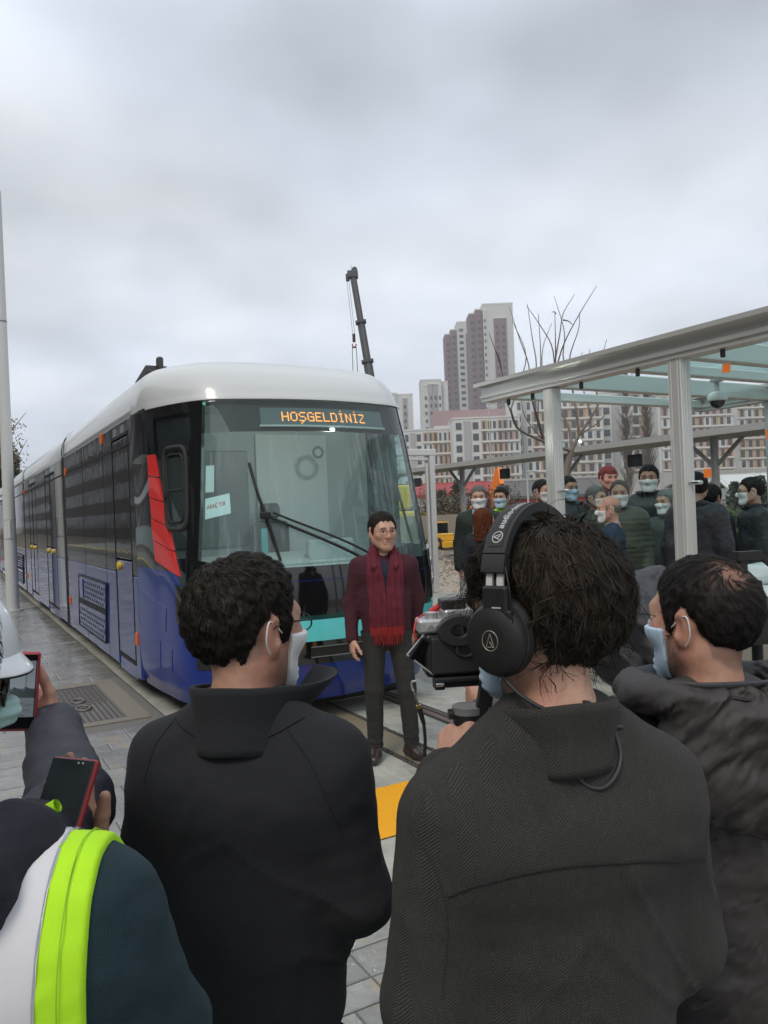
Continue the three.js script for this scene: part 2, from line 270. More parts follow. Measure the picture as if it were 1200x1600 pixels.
{
  // lower nose shell, roof dome
  part('nose_shell', nosePanel(rectP(0, 8, 0.2, 1.36), 0, 64, 24), M.navy, tram);
  part('nose_roof', nosePanel(rectP(0, 8, 2.86, 3.345), 0, 64, 22, 0), M.white, tram);
  part('roof_crown', box(0.6, 0.004, 0.3, 0, 3.347, -1.28), M.white, tram);
  part('roof_lip', nosePanel(rectP(0.9, 7.1, 2.835, 2.868), 0.014, 64, 2, 0.05), M.white, tram);
  part('nose_side_pillar', nosePanel(rectP(0, 0.98, 1.36, 2.86), 0, 10, 16), M.blackGloss, tram);
  part('nose_side_pillar', nosePanel(rectP(7.02, 8, 1.36, 2.86), 0, 10, 16), M.blackGloss, tram);
  // cab side glazing and frames
  const cabGlass = glassMat(col(0.45, 0.52, 0.53));
  const cg = part('cab_side_window', nosePanel(rectP(1.06, 1.88, 1.42, 2.80), 0.004, 14, 16, 0), cabGlass, tram);
  const cgR = part('cab_side_window', nosePanel(rectP(6.12, 6.94, 1.42, 2.80), 0.004, 14, 16, 0), glassMat(col(0.80, 0.98, 0.965)), tram);
  for (const mir of [0, 1]) {
    const Q = (q) => (mir ? 8 - q : q), R = (q0, q1, y0, y1) => (mir ? rectP(Q(q1), Q(q0), y0, y1) : rectP(q0, q1, y0, y1));
    part('window_pillar', nosePanel(R(1.84, 2.06, 1.36, 2.86), 0.008, 5, 24, 0.05), M.blackGloss, tram);
    part('window_pillar', nosePanel(R(0.95, 1.09, 1.36, 2.86), 0.006, 4, 20, 0.04), M.blackGloss, tram);
    part('window_rail', nosePanel(R(0.95, 2.06, 2.74, 2.86), 0.006, 14, 4, 0.04), M.blackGloss, tram);
    part('window_rail', nosePanel(R(0.95, 2.06, 1.36, 1.47), 0.0065, 14, 4, 0.04), M.blackGloss, tram);
  }
  part('window_blind', nosePanel(rectP(1.08, 1.86, 2.36, 2.76), -0.03, 12, 8, 0.01), std(col(0.06, 0.065, 0.07), 0.7), tram);
  // small opening quarter light with rounded frame
  const ring = (q0, q1, y0, y1, r) => { const o = []; for (let i = 0; i < 32; i++) { const a = i / 32 * TAU, ca = Math.cos(a), sa = Math.sin(a), e = (x) => Math.sign(x) * Math.pow(Math.abs(x), 0.35); const q = lerp(q0, q1, 0.5 + 0.5 * e(ca)) , y = lerp(y0, y1, 0.5 + 0.5 * e(sa)); o.push(S(q + (2.1 - y) * 0.10, y).addScaledVector(Sn(q, y), r)); } return o; };
  const fr = part('quarter_light_frame', new THREE.TubeGeometry(new THREE.CatmullRomCurve3(ring(1.37, 1.82, 1.72, 2.44, 0.014), true), 96, 0.022, 8, true), M.rubber, tram);
  const fr2 = part('inner_frame', new THREE.TubeGeometry(new THREE.CatmullRomCurve3(ring(1.42, 1.77, 1.78, 2.38, 0.018), true), 96, 0.011, 6, true), M.black, fr);
  part('slide_bar', [tube([1.38, 1.56, 1.74].map((q) => S(q, 2.06).addScaledVector(Sn(q, 2.06), 0.016)), 0.012)], M.black, fr);
  part('latch', rbox(0.05, 0.05, 0.03, 0.008, ...S(1.42, 2.02).addScaledVector(Sn(1.42, 2.0), 0.03).toArray()), M.black, fr);
  part('mirror_pod', nosePanel([[0.30, 2.36], [0.92, 2.42], [0.98, 2.80], [0.42, 2.82]], 0.07, 8, 8, 0.09), M.blackGloss, tram);
  part('inner_pillar', tube([S(5.82, 2.60).add(V(-0.05, 0, -0.20)), S(5.55, 2.0).add(V(-0.05, 0, -0.20)), S(5.25, 1.40).add(V(-0.05, 0, -0.16))], 0.022, 20, 6), M.darkGrey, tram);
  part('inner_pillar', tube([S(5.70, 2.05).add(V(0, 0, -0.25)), S(5.80, 1.7).add(V(0, 0, -0.25)), S(5.95, 1.42).add(V(-0.02, 0, -0.2))], 0.014, 16, 6), M.darkGrey, tram);
  // red slash with its stepped facets
  for (let k = 0; k < 5; k++) { const a = k / 5, b = (k + 1) / 5, L0 = (s) => 0.90 + 0.02 * s + 0.10 * s * s, L1 = (s) => 1.10 + 0.34 * s + 0.30 * s * s, Y0 = (s) => 2.42 - 0.98 * s, Y1 = (s) => 2.42 - 1.10 * s;
    part('red_panel', nosePanel([[L0(b), Y0(b)], [L1(b), Y1(b)], [L1(a), Y1(a) - 0.012], [L0(a), Y0(a) - 0.012]], 0.020 + (k % 2) * 0.004, 6, 4, 0.03), M.red, tram); }
  // windscreen, frit band, destination display
  part('windscreen', nosePanel(rectP(2.02, 5.98, 1.33, 2.86), 0.0, 44, 24, 0), glassMat(col(0.78, 0.965, 0.955), { roughness: 0.015, ior: 1.6 }), tram);
  const film = tex([512, 512], (u, v) => { const st = smooth(0.45, 0.9, 0.5 + 0.5 * N3(u * 46, v * 1.6, 2)) * smooth(0.2, 0.7, 0.5 + 0.5 * N3(u * 5, v * 1.2, 9)), d = 0.5 + 0.5 * N3(u * 90, v * 70, 4); return 0.10 + 0.16 * st + 0.05 * d * d; }, { srgb: false });
  part('rain_film', nosePanel(rectP(2.06, 5.94, 1.36, 2.54), 0.003, 44, 24, 0), std(col(0.40, 0.55, 0.555), 0.5, { alphaMap: film, transparent: true }), tram);
  const frit = part('frit_band', nosePanel(rectP(2.55, 5.55, 2.56, 2.855), -0.03, 30, 5, 0.01), std(col(0.016, 0.018, 0.020), 0.7), tram);
  part('frit_corner', nosePanel([[2.30, 2.80], [2.56, 2.56], [2.56, 2.855], [2.02, 2.855]], -0.028, 8, 4, 0.01), frit.material, tram);
  part('frit_corner', nosePanel([[5.54, 2.56], [5.98, 2.56], [5.98, 2.855], [5.54, 2.855]], -0.028, 8, 4, 0.01), frit.material, tram);
  part('frit_corner', nosePanel(rectP(2.06, 5.94, 2.80, 2.856), -0.026, 40, 2, 0.01), frit.material, tram);
  const FONT = { H: ['1...1', '1...1', '1...1', '11111', '1...1', '1...1', '1...1'], O: ['.111.', '1...1', '1...1', '1...1', '1...1', '1...1', '.111.'], S: ['.1111', '1....', '1....', '.111.', '....1', '....1', '1111.'], G: ['.111.', '1...1', '1....', '1.111', '1...1', '1...1', '.1111'], E: ['11111', '1....', '1....', '1111.', '1....', '1....', '11111'], L: ['1....', '1....', '1....', '1....', '1....', '1....', '11111'], D: ['1111.', '1...1', '1...1', '1...1', '1...1', '1...1', '1111.'], I: ['.111.', '..1..', '..1..', '..1..', '..1..', '..1..', '.111.'], N: ['1...1', '11..1', '11..1', '1.1.1', '1..11', '1..11', '1...1'], Z: ['11111', '....1', '...1.', '..1..', '.1...', '1....', '11111'] };
  const cw = 100, ch = 13, grid = Array.from({ length: ch }, () => new Uint8Array(cw));
  'HOSGELDINIZ'.split('').forEach((ch0, i) => { FONT[ch0].forEach((r, y) => r.split('').forEach((b, x) => { if (b === '1') grid[3 + y][15 + i * 6 + x] = 1; })); if (ch0 === 'I') grid[1][17 + i * 6] = 1; if (ch0 === 'S') { grid[10][17 + i * 6] = 1; grid[11][16 + i * 6] = 1; } });
  const cell = 10, led = (on) => tex([cw * cell, ch * cell], (u, v, i, j) => { const gx = Math.floor(i / cell), gy = ch - 1 - Math.floor(j / cell), dx = (i % cell) - 4.5, dy = (j % cell) - 4.5, r = Math.hypot(dx, dy); const l = grid[gy][gx]; if (on) return l ? (r < 4.6 ? [1, 0.60 + 0.12 * (r < 2), 0.16] : [0.85, 0.40, 0.06]) : 0; return r < 3.4 ? [0.30, 0.33, 0.33] : [0.36, 0.40, 0.41]; });
  const dm = std(0xffffff, 0.5, { map: led(false), emissive: 0xffffff, emissiveMap: led(true), emissiveIntensity: 1.25 });
  const dp = nosePanel(rectP(3.08, 5.28, 2.605, 2.765), -0.014, 30, 3, 0.01);
  const disp = part('destination_display', dp, dm, tram, 'destination display with the orange words HOŞGELDİNİZ');
  part('display_ledge', nosePanel(rectP(3.06, 5.30, 2.592, 2.606), -0.006, 30, 1, 0.02), M.lightGrey, disp);
  part('screen_lamp', rbox(0.05, 0.03, 0.03, 0.01, ...S(4.2, 2.575).addScaledVector(Sn(4.2, 2.575), -0.03).toArray()), std(col(0.7, 0.7, 0.7), 0.3, { emissive: col(1, 0.95, 0.85), emissiveIntensity: 1.5 }), tram);
  { const pl = new THREE.PointLight(0xfff6ea, 0.5, 0, 2); pl.position.copy(S(4.2, 2.5)).add(V(0, 0, -0.14)); pl.castShadow = true; pl.shadow.radius = 0.5; tram.add(pl); } // the lit cab lamp
  part('sticker', new THREE.CylinderGeometry(0.016, 0.016, 0.003, 16).rotateX(Math.PI / 2).translate(...S(2.1, 2.80).addScaledVector(Sn(2.1, 2.8), 0.012).toArray()), std(col(0.15, 0.6, 0.35), 0.4), tram);
  // paper notes taped inside the glass
  const cv = document.createElement('canvas'); cv.width = 256; cv.height = 160; const cx = cv.getContext('2d'); cx.fillStyle = '#e9f1f2'; cx.fillRect(0, 0, 256, 160); cx.fillStyle = '#a33'; cx.font = 'bold 44px sans-serif'; cx.fillText('ARAÇ TIR', 18, 86);
  const ct = new THREE.CanvasTexture(cv); ct.colorSpace = THREE.SRGBColorSpace;
  part('paper_note', nosePanel([[2.13, 1.80], [2.55, 1.845], [2.53, 2.015], [2.12, 1.975]], -0.018, 6, 6, 0.004), std(0xffffff, 0.8, { map: ct }), tram, 'white paper note with red letters taped inside windscreen');
  part('paper_note', nosePanel([[2.12, 2.03], [2.27, 2.03], [2.27, 2.26], [2.12, 2.26]], -0.018, 4, 4, 0.004), std(col(0.75, 0.8, 0.8), 0.8), tram);
  // hood, turquoise stripe, lamp recess
  part('hood_panel', nosePanel(rectP(1.62, 6.38, 0.915, 1.24), 0.010, 40, 8, 0.04), M.blackGloss, tram);
  part('hood_panel', nosePanel(rectP(1.70, 6.30, 1.25, 1.365), 0.006, 40, 4, 0.04), M.blackGloss, tram);
  part('hood_inset', nosePanel([[2.7, 0.99], [5.3, 0.99], [5.1, 1.22], [2.9, 1.22]], 0.018, 20, 6, 0.02), M.blackGloss, tram);
  part('green_sill', nosePanel(rectP(2.2, 5.8, 0.915, 0.95), 0.014, 30, 2, 0.02), std(col(0.01, 0.06, 0.055), 0.2), tram);
  part('turquoise_stripe', nosePanel(rectP(2.0, 6.0, 0.735, 0.912), 0.026, 40, 6, 0.05), M.cyan, tram);
  for (const m of [0, 1]) { const f = (c) => (m ? [c[1], c[0], c[3], c[2]].map(([q, y]) => [8 - q, y]) : c); part('turquoise_stripe', nosePanel(f([[1.86, 0.80], [2.0, 0.735], [2.0, 0.912], [1.86, 1.02]]), 0.025, 12, 6, 0.05), M.cyan, tram); }
  const rec = part('lamp_recess', nosePanel(rectP(2.05, 5.95, 0.535, 0.728), 0.006, 40, 6, 0.05), M.blackGloss, tram);
  part('lamp_slot', nosePanel(rectP(3.55, 4.55, 0.60, 0.68), 0.012, 12, 3, 0.02), M.black, rec);
  for (const y of [0.597, 0.683]) part('lamp_slot_rim', tube([3.55, 4.05, 4.55].map((q) => S(q, y).addScaledVector(Sn(q, y), 0.016)), 0.004), M.midGrey, rec);
  for (const q of [3.2, 5.1]) part('fog_lamp', new THREE.CylinderGeometry(0.03, 0.03, 0.02, 20).rotateX(Math.PI / 2).applyMatrix4(new THREE.Matrix4().lookAt(V(0, 0, 0), Sn(q, 0.63).negate(), V(0, 1, 0)).setPosition(S(q, 0.635).addScaledVector(Sn(q, 0.63), 0.02))), M.chrome, rec);
  // headlamp clusters at the corners
  for (const q of [2.14, 5.98]) {
        const h = part('headlamp_pod', nosePanel(q < 4 ? [[q - 0.22, 1.0], [q + 0.2, 0.95], [q + 0.24, 1.42], [q - 0.1, 1.46]] : [[q - 0.2, 0.95], [q + 0.22, 1.0], [q + 0.1, 1.46], [q - 0.24, 1.42]], 0.03, 10, 10, 0.05), M.blackGloss, tram);
    for (const [y, r] of [[1.12, 0.05], [1.30, 0.04]]) { const n = Sn(q, y), p = S(q, y).addScaledVector(n, 0.032), m = new THREE.Matrix4().lookAt(V(0, 0, 0), n.clone().negate(), V(0, 1, 0)).setPosition(p); part('headlamp', [new THREE.TorusGeometry(r, 0.008, 8, 28).applyMatrix4(m), new THREE.SphereGeometry(r * 0.55, 16, 8).scale(1, 1, 0.5).applyMatrix4(m)], M.chrome, h); }
  }
  part('tow_eye', [new THREE.TorusGeometry(0.05, 0.008, 6, 20, Math.PI).rotateZ(Math.PI).translate(...S(4.85, 0.47).addScaledVector(Sn(4.85, 0.47), 0.008).toArray())], M.steel, tram);
  // access flaps on the navy flank of the nose
  part('access_flap', nosePanel([[0.14, 0.92], [1.25, 0.80], [1.3, 1.02], [0.14, 1.16]], 0.004, 14, 4, 0.02), M.navy, tram);
  part('access_flap', nosePanel([[0.14, 0.50], [0.98, 0.45], [1.05, 0.70], [0.14, 0.85]], 0.004, 14, 4, 0.02), M.navy, tram);
  part('access_flap', nosePanel([[1.06, 0.47], [1.42, 0.46], [1.46, 0.66], [1.14, 0.70]], 0.004, 8, 4, 0.02), M.navy, tram);
  // wiper
  const SP = (q, y, o) => S(q, y).addScaledVector(Sn(q, y), o);
  const wp = part('wiper', [tube([SP(4.9, 1.12, 0.06), SP(4.2, 1.42, 0.07), SP(3.05, 1.80, 0.06)], 0.013), tube([SP(4.95, 1.17, 0.06), SP(4.3, 1.46, 0.07), SP(3.15, 1.82, 0.06)], 0.010)], M.black, tram);
  part('wiper_blade', [tube([SP(2.85, 2.26, 0.02), SP(3.0, 1.9, 0.035), SP(3.22, 1.42, 0.02)], 0.014), tube([SP(2.9, 2.10, 0.04), SP(3.05, 1.82, 0.06), SP(3.16, 1.58, 0.04)], 0.010)], M.black, wp);
  part('wiper_hinge', rbox(0.09, 0.06, 0.06, 0.015, ...SP(3.05, 1.80, 0.06).toArray()), M.black, wp); part('wiper_motor', rbox(0.1, 0.12, 0.06, 0.02, ...SP(4.92, 1.14, 0.03).toArray()), M.black, wp);
  // cab interior
  const inn = std(col(0.55, 0.61, 0.61), 0.7);
  part('cab_bulkhead', [box(2.5, 2.6, 0.05, 0, 1.7, -1.22)], inn, tram);
  part('cab_door_panel', [box(0.82, 1.55, 0.03, 0.32, 1.90, -1.17)], std(col(0.85, 0.88, 0.87), 0.6), tram);
  part('cab_window_panel', [rbox(0.95, 1.0, 0.03, 0.02, -0.66, 2.0, -1.17)], std(col(0.20, 0.225, 0.225), 0.4), tram);
  part('cab_ceiling', [box(2.1, 0.05, 1.0, 0, 2.9, -0.7)], M.white, tram);
  part('cab_floor', [box(2.4, 0.05, 1.8, 0, 0.9, -0.75)], M.darkGrey, tram);
  part('dashboard', [box(2.15, 0.10, 0.5, 0, 1.27, 0.0), bar([-0.2, 1.32, -0.25], [-0.2, 1.42, -0.6], 1.7, 0.05), rbox(0.5, 0.22, 0.1, 0.03, 0.35, 1.45, -0.35)], std(col(0.45, 0.50, 0.50), 0.6), tram);
  const seat = part('driver_seat', [rbox(0.40, 0.55, 0.12, 0.06, -0.02, 1.48, -1.0), rbox(0.42, 0.14, 0.40, 0.05, -0.02, 1.22, -0.8), rbox(0.22, 0.16, 0.10, 0.05, -0.02, 1.86, -1.0)], std(col(0.06, 0.065, 0.07), 0.8), tram);
  part('seat_stripe', [rbox(0.07, 0.36, 0.02, 0.008, -0.12, 1.5, -0.935)], M.cyan, seat);
  part('rear_view_mirror', [rbox(0.13, 0.26, 0.06, 0.03, 0.86, 2.1, -0.2), rod([0.86, 1.98, -0.2], [1.0, 1.9, -0.35], 0.012)], M.darkGrey, tram);
  part('clock', [new THREE.TorusGeometry(0.05, 0.012, 8, 24).translate(0.28, 2.42, -0.4)], M.darkGrey, tram);
  // underside
  part('underframe', [box(2.3, 0.25, 4.5, 0, 0.33, -2.6), box(2.2, 0.3, 0.6, 0, 0.35, -0.4), rbox(1.9, 0.12, 0.25, 0.05, 0, 0.14, 0.05)], M.black, tram);
}
// body modules behind the nose
{
  const prof = []; for (const l of LV) if (l[0] >= 2.85) prof.push([l[4], l[0]]); prof.push([0, 3.35]);
  function roofGeo(z0, z1) { // z1 > z0
    const full = [...prof.map(([x, y]) => [-x, y]), ...prof.slice(0, -1).reverse().map(([x, y]) => [x, y])], pos = [], idx = [], nz = 2;
    for (const z of [z1, z0]) for (const [x, y] of full) pos.push(x, y, z);
    const n = full.length; for (let i = 0; i < n - 1; i++) idx.push(i, n + i, i + 1, i + 1, n + i, n + i + 1);
    const g = new THREE.BufferGeometry(); g.setAttribute('position', new THREE.Float32BufferAttribute(pos, 3)); g.setIndex(idx); g.computeVertexNormals();
    if (g.attributes.normal.getY(Math.floor(n / 2)) < 0) { g.index.array.reverse(); g.computeVertexNormals(); }
    return g;
  }
  const X = 1.325, mods = [[-6.42, -1.3, 1], [-13.82, -6.72, 2], [-17.55, -14.12, 3], [-24.6, -17.85, 2], [-31.5, -24.9, 3]];
  mods.forEach(([z0, z1, kind], mi) => {
    const zc = (z0 + z1) / 2, len = z1 - z0;
    part('roof', roofGeo(z0, z1), M.white, tram);
    part('roof_rib', roofGeo(z0 - 0.02, z0 + 0.10).scale(1.015, 1, 1).translate(0, 0.012, 0), std(col(0.42, 0.47, 0.48), 0.5), tram);
    for (const s of [-1, 1]) {
      const x = s * X;
      part('cant_rail', box(0.06, 0.05, len, x - s * 0.03, 2.885, zc), M.midGrey, tram);
      // vertical divisions: [from, to, what]
      const cuts = kind === 1 ? [[-1.3, -1.52, 'panel'], [-1.52, -2.42, 'door'], [-2.42, -3.0, 'panel'], [-3.0, -4.6, 'panel'], [-4.6, -6.42, 'panel']]
        : kind === 2 ? [[z1, z1 - 1.05, 'panel'], [z1 - 1.05, z1 - 1.8, 'door'], [z1 - 1.8, z1 - 2.55, 'door'], [z1 - 2.55, z1 - 4.4, 'panel'], [z1 - 4.4, z1 - 5.15, 'door'], [z1 - 5.15, z1 - 5.9, 'door'], [z1 - 5.9, z0, 'panel']]
          : [[z1, zc, 'panel'], [zc, z0, 'panel']];
      for (const [a, b, what] of cuts) {
        const L = Math.abs(a - b) - 0.012, c = (a + b) / 2;
        if (what === 'door') {
          const d = part('door', rbox(0.05, 1.02, L - 0.03, 0.012, x - s * 0.028, 0.90 - 0.02, c), M.navySide, tram);
          part('door_glass', rbox(0.05, 1.28, L - 0.03, 0.012, x - s * 0.028, 2.05, c), M.sideGlass, d);
          part('door_frame', [box(0.03, 2.38, 0.02, x - s * 0.012, 1.53, c - L / 2 + 0.006), box(0.03, 2.38, 0.02, x - s * 0.012, 1.53, c + L / 2 - 0.006), box(0.034, 0.03, L, x - s * 0.011, 2.72, c), box(0.034, 0.03, L, x - s * 0.011, 0.35, c)], M.black, d);
          part('door_header', box(0.05, 0.13, L, x - s * 0.032, 2.80, c), M.blackGloss, d);
          part('door_sill', box(0.05, 0.15, L + 0.012, x - s * 0.036, 0.265, c), M.navy, d);
          if (mi < 3 && s < 0) { const by = 1.33; part('door_button', new THREE.CylinderGeometry(0.042, 0.046, 0.03, 20).rotateZ(Math.PI / 2).translate(x + s * 0.012, by, c - L / 2 + 0.22), M.yellow, d); }
        } else {
          part('window', rbox(0.05, 1.60, L, 0.012, x - s * 0.026, 2.055, c), M.sideGlass, tram);
          part('side_panel', rbox(0.05, 1.03, L, 0.015, x - s * 0.025, 0.735, c), M.navySide, tram);
        }
      }
      part('window_trim', box(0.012, 0.02, len - 0.05, x - s * 0.004 + s * 0.006, 2.60, zc), M.black, tram);
      for (const z of mi ? [z0 - 0.055, z1 + 0.055] : [z0 - 0.055]) part('corner_strip', box(0.05, 2.66, 0.11, x - s * 0.026, 1.53, z), M.rubber, tram);
      if (mi < 4) {
        for (const [y, z] of [[2.62, z0 + 0.15], [0.62, z0 + 0.16]]) part('marker_lamp', rbox(0.03, 0.12, 0.06, 0.01, x + s * 0.004, y, z), M.orange, tram);
        if (mi === 0) for (const [y, z] of [[2.80, -3.0], [0.62, -1.42]]) part('marker_lamp', rbox(0.03, 0.13, 0.055, 0.01, x + s * 0.004, y, z), M.orange, tram);
      }
    }
    // vent grille on the near flank of the first and third modules
    if (mi === 0 || mi === 2) {
      const z = mi === 0 ? -4.15 : zc, g0 = new THREE.Shape([[-1.15, -0.36], [1.0, -0.36], [1.15, 0.36], [-1.0, 0.36]].map((p) => new THREE.Vector2(...p)));
      const place = (g) => g.rotateY(-Math.PI / 2).translate(-X - 0.002, 0.72, z);
      const pl = part('grille', place(new THREE.ExtrudeGeometry(g0, { depth: 0.012, bevelEnabled: true, bevelSize: 0.006, bevelThickness: 0.004, bevelSegments: 1 })), M.navy, tram);
      part('grille_rim', place(merge([[-1.15, -0.36, 1.0, -0.36], [1.0, -0.36, 1.15, 0.36], [1.15, 0.36, -1.0, 0.36], [-1.0, 0.36, -1.15, -0.36]].map(([a, b, c, d]) => bar([a, b, 0.014], [c, d, 0.014], 0.018, 0.018, V(0, 0, 1))))), M.black, pl);
      part('grille_slot', place(bar([-1.04, 0.0, 0.018], [1.06, 0.02, 0.018], 0.006, 0.075, V(0, 1, 0))), M.black, pl);
      const holes = []; for (let r = 0; r < 4; r++) for (let c = 0; c < 13; c++) for (const y of [0.09 + r * 0.065, -0.31 + r * 0.068]) { const xx = -0.98 + c * 0.155 + (r % 2) * 0.077 + y * 0.18; holes.push(new THREE.CylinderGeometry(0.022, 0.022, 0.003, 8).rotateX(Math.PI / 2).translate(xx, y, 0.0185)); }
      part('grille_holes', place(merge(holes)), M.black, pl).userData.kind = 'stuff';
      part('grille_flap', place(merge([rbox(0.30, 0.26, 0.01, 0.01, -0.78, 0.19, 0.021)])), M.navy, pl);
    }
    // closing walls and floor so that nothing shows through
    part('interior_core', box(2.5, 2.6, len - 0.1, 0, 1.57, zc), M.black, tram);
    if (mi) part('bellows', [box(2.42, 2.9, 0.36, 0, 1.75, z1 + 0.16)], M.rubber, tram);
  });
  part('roof_equipment', [bar([-0.98, 3.31, -2.15], [-0.98, 3.40, -1.62], 0.22, 0.07), rbox(0.07, 0.13, 0.09, 0.03, -0.95, 3.46, -1.60)], M.darkGrey, tram);
  // wheels
  for (const z of [-2.6, -4.3, -15, -16.6]) for (const x of [-0.72, 0.72]) part('wheel', new THREE.CylinderGeometry(0.3, 0.3, 0.1, 24).rotateZ(Math.PI / 2).translate(x, 0.3, z), M.darkGrey, tram);
}

// ---------------------------------------------------------------- shelter on the platform
{
  const g = thing('tram_shelter', 'aluminium framed glass tram shelter on the platform, right of the tram', 'shelter', trackGroupPos(3.0, 0.3, 0), YAW);
  // local frame: x across the platform (0 = front row of posts), z towards the camera along the track
  const post = (x, z, h = 2.52, w = 0.115) => {
    const p = part('post', rbox(w, h, w, 0.012, x, h / 2, z), M.alu, g);
    for (const k of [-0.03, 0, 0.03]) part('flute', rbox(0.012, h - 0.02, w + 0.008, 0.004, x + k, h / 2, z), M.alu, p);
    for (const k of [-0.03, 0.03]) part('flute', rbox(w + 0.008, h - 0.02, 0.012, 0.004, x, h / 2, z + k), M.alu, p);
    for (const yy of [0.62]) part('sleeve', rbox(w + 0.014, 0.006, w + 0.014, 0.003, x, yy, z), M.steel, p);
    for (const yy of [0.45, 1.62]) part('clamp', rbox(0.05, 0.03, 0.10, 0.012, x + 0.0, yy, z + w / 2 + 0.045), M.chrome, p);
    return p;
  };
  const zs = [1.47, 2.81, 4.15, 5.5], XB = 3.1;
  for (const z of zs) { post(0, z); post(XB, z); }
  for (const x of [0, XB]) {
    const b = part('eave_beam', bar([x, 2.60, 0.55], [x, 2.57, 6.4], 0.14, 0.15), M.alu, g);
    part('beam_lip', bar([x - 0.03, 2.685, 0.52], [x - 0.03, 2.655, 6.4], 0.22, 0.035), M.alu, b);
    part('beam_lip', bar([x - 0.075, 2.575, 0.55], [x - 0.075, 2.55, 6.4], 0.02, 0.03), M.alu, b);
  }
  const roofGlass = glassMat(col(0.78, 0.95, 0.945)), pane = glassMat(col(0.985, 0.996, 0.993), { ior: 1.42 });
  for (const z of [0.62, 1.47, 2.14, 2.81, 3.48, 4.15, 4.82, 5.5]) {
    part('purlin', rbox(XB - 0.14, z === 1.47 || z === 2.81 || z === 4.15 ? 0.16 : 0.09, 0.09, 0.012, XB / 2, 2.60, z), M.alu, g);
    if (z < 5.4) for (const k of [0, 1]) part('roof_pane', box(XB / 2 - 0.05, 0.012, 0.64, XB * (0.25 + 0.5 * k), 2.715, z + 0.38), roofGlass, g);
  }
  // glass walls: front row and back row; each pane a sheet
  const sheet = (x0, z0, x1, z1, y0, y1) => { const s = new THREE.PlaneGeometry(Math.hypot(x1 - x0, z1 - z0), y1 - y0); s.rotateY(Math.atan2(-(z1 - z0), x1 - x0)); s.translate((x0 + x1) / 2, (y0 + y1) / 2, (z0 + z1) / 2); return s; };
  const gp = [];
  for (const [a, b] of [[0.72, 1.40], [1.54, 2.74], [2.88, 4.08], [4.22, 5.42]]) {
    gp.push(part('glass_pane', sheet(0.0, a, 0.0, b, 0.12, 2.5), pane, g));
    part('glass_pane', sheet(XB, a, XB, b, 0.12, 2.5), pane, g);
    part('pane_rail', rbox(0.03, 0.03, b - a, 0.006, 0, 0.12, (a + b) / 2), M.alu, g);
    for (const k of [0.25, 0.75]) part('pane_hook', rbox(0.03, 0.06, 0.03, 0.01, -0.01, 2.485, lerp(a, b, k)), M.darkGrey, g);
  }
  for (const [z, y] of [[2.97, 1.05], [3.55, 1.05], [3.50, 1.9], [3.02, 1.68], [3.2, 2.38]]) part('glass_sticker', box(0.004, 0.06, 0.06, -0.006, y, z), std(col(0.85, 0.22, 0.04), 0.5), g);
  // security camera under a purlin
  const cc = thing('security_camera', 'white dome security camera hanging under the shelter roof beam', 'security camera', W(4.5, 2.80, -2.0).toArray(), YAW);
  part('bracket', [cyl(0.02, 0.02, 0.12, 10, 0, 0.02, 0), rbox(0.1, 0.03, 0.08, 0.01, 0, 0.075, 0)], M.lightGrey, cc);
  part('housing', new THREE.LatheGeometry([[0.001, 0.0], [0.05, 0.0], [0.085, -0.03], [0.09, -0.075], [0.078, -0.085]].map((p) => new THREE.Vector2(...p)), 24).translate(0, -0.03, 0), std(col(0.75, 0.76, 0.75), 0.4), cc);
  part('dome', new THREE.SphereGeometry(0.07, 20, 10, 0, TAU, Math.PI / 2, Math.PI / 2).translate(0, -0.112, 0), M.blackGloss, cc);
  // glass screen at the back of the platform, behind the tram nose
  const f = thing('glass_screen', 'tall aluminium framed glass screen beside the tram nose', 'screen', trackGroupPos(6.1, 0.3, 5.2), YAW);
  for (const x of [-0.02, -1.3]) part('post', rbox(0.11, 2.5, 0.11, 0.012, x, 1.25, 0), M.alu, f);
  part('inner_post', rbox(0.05, 2.3, 0.05, 0.01, -0.13, 1.2, 0.02), M.alu, f);
  part('top_rail', rbox(1.5, 0.12, 0.12, 0.012, -0.68, 2.55, 0), M.alu, f);
  part('under_rail', rbox(1.15, 0.05, 0.05, 0.01, -0.68, 2.43, 0.02), M.alu, f);
  part('glass_pane', new THREE.PlaneGeometry(1.1, 2.3).translate(-0.7, 1.25, 0), pane, f);
  const b = thing('bollard', 'slim grey steel bollard at the platform edge by the rubble', 'bollard', W(6.05, 0.3, 4.3).toArray());
  part('tube', [cyl(0.055, 0.055, 1.0, 18, 0, 0.5, 0)], M.steel, b); part('cap', new THREE.SphereGeometry(0.055, 16, 8, 0, TAU, 0, Math.PI / 2).scale(1, 0.4, 1).translate(0, 1.0, 0), M.steel, b); part('base_flange', cyl(0.1, 0.1, 0.012, 20, 0, 0.006, 0), M.steel, b);
  // white plastic sheets lying on crates inside the shelter
  const w = thing('wrapped_bundle', 'heap of white plastic wrapped rolls inside the shelter', 'bundle', at(1182, 800, 6.5).setY(0.3).toArray(), 0.3);
  const wm = phys(col(0.72, 0.76, 0.76), 0.35, { clearcoat: 0.3 });
  const roll = (r, L) => { const q = new THREE.CylinderGeometry(r, r, L, 22, 14), p = q.attributes.position; for (let i = 0; i < p.count; i++) { const x = p.getX(i), y = p.getY(i), z = p.getZ(i), n = 1 + 0.30 * fbm(x * 7, y * 5, z * 7 + r * 40, 3) + 0.06 * N3(x * 40, y * 12, z * 40); p.setXYZ(i, x * n, y, z * n); } q.computeVertexNormals(); return q.rotateZ(Math.PI / 2); };
  part('crate', rbox(1.3, 0.56, 0.7, 0.02, 0, 0.28, 0), std(col(0.25, 0.22, 0.18), 0.8), w);
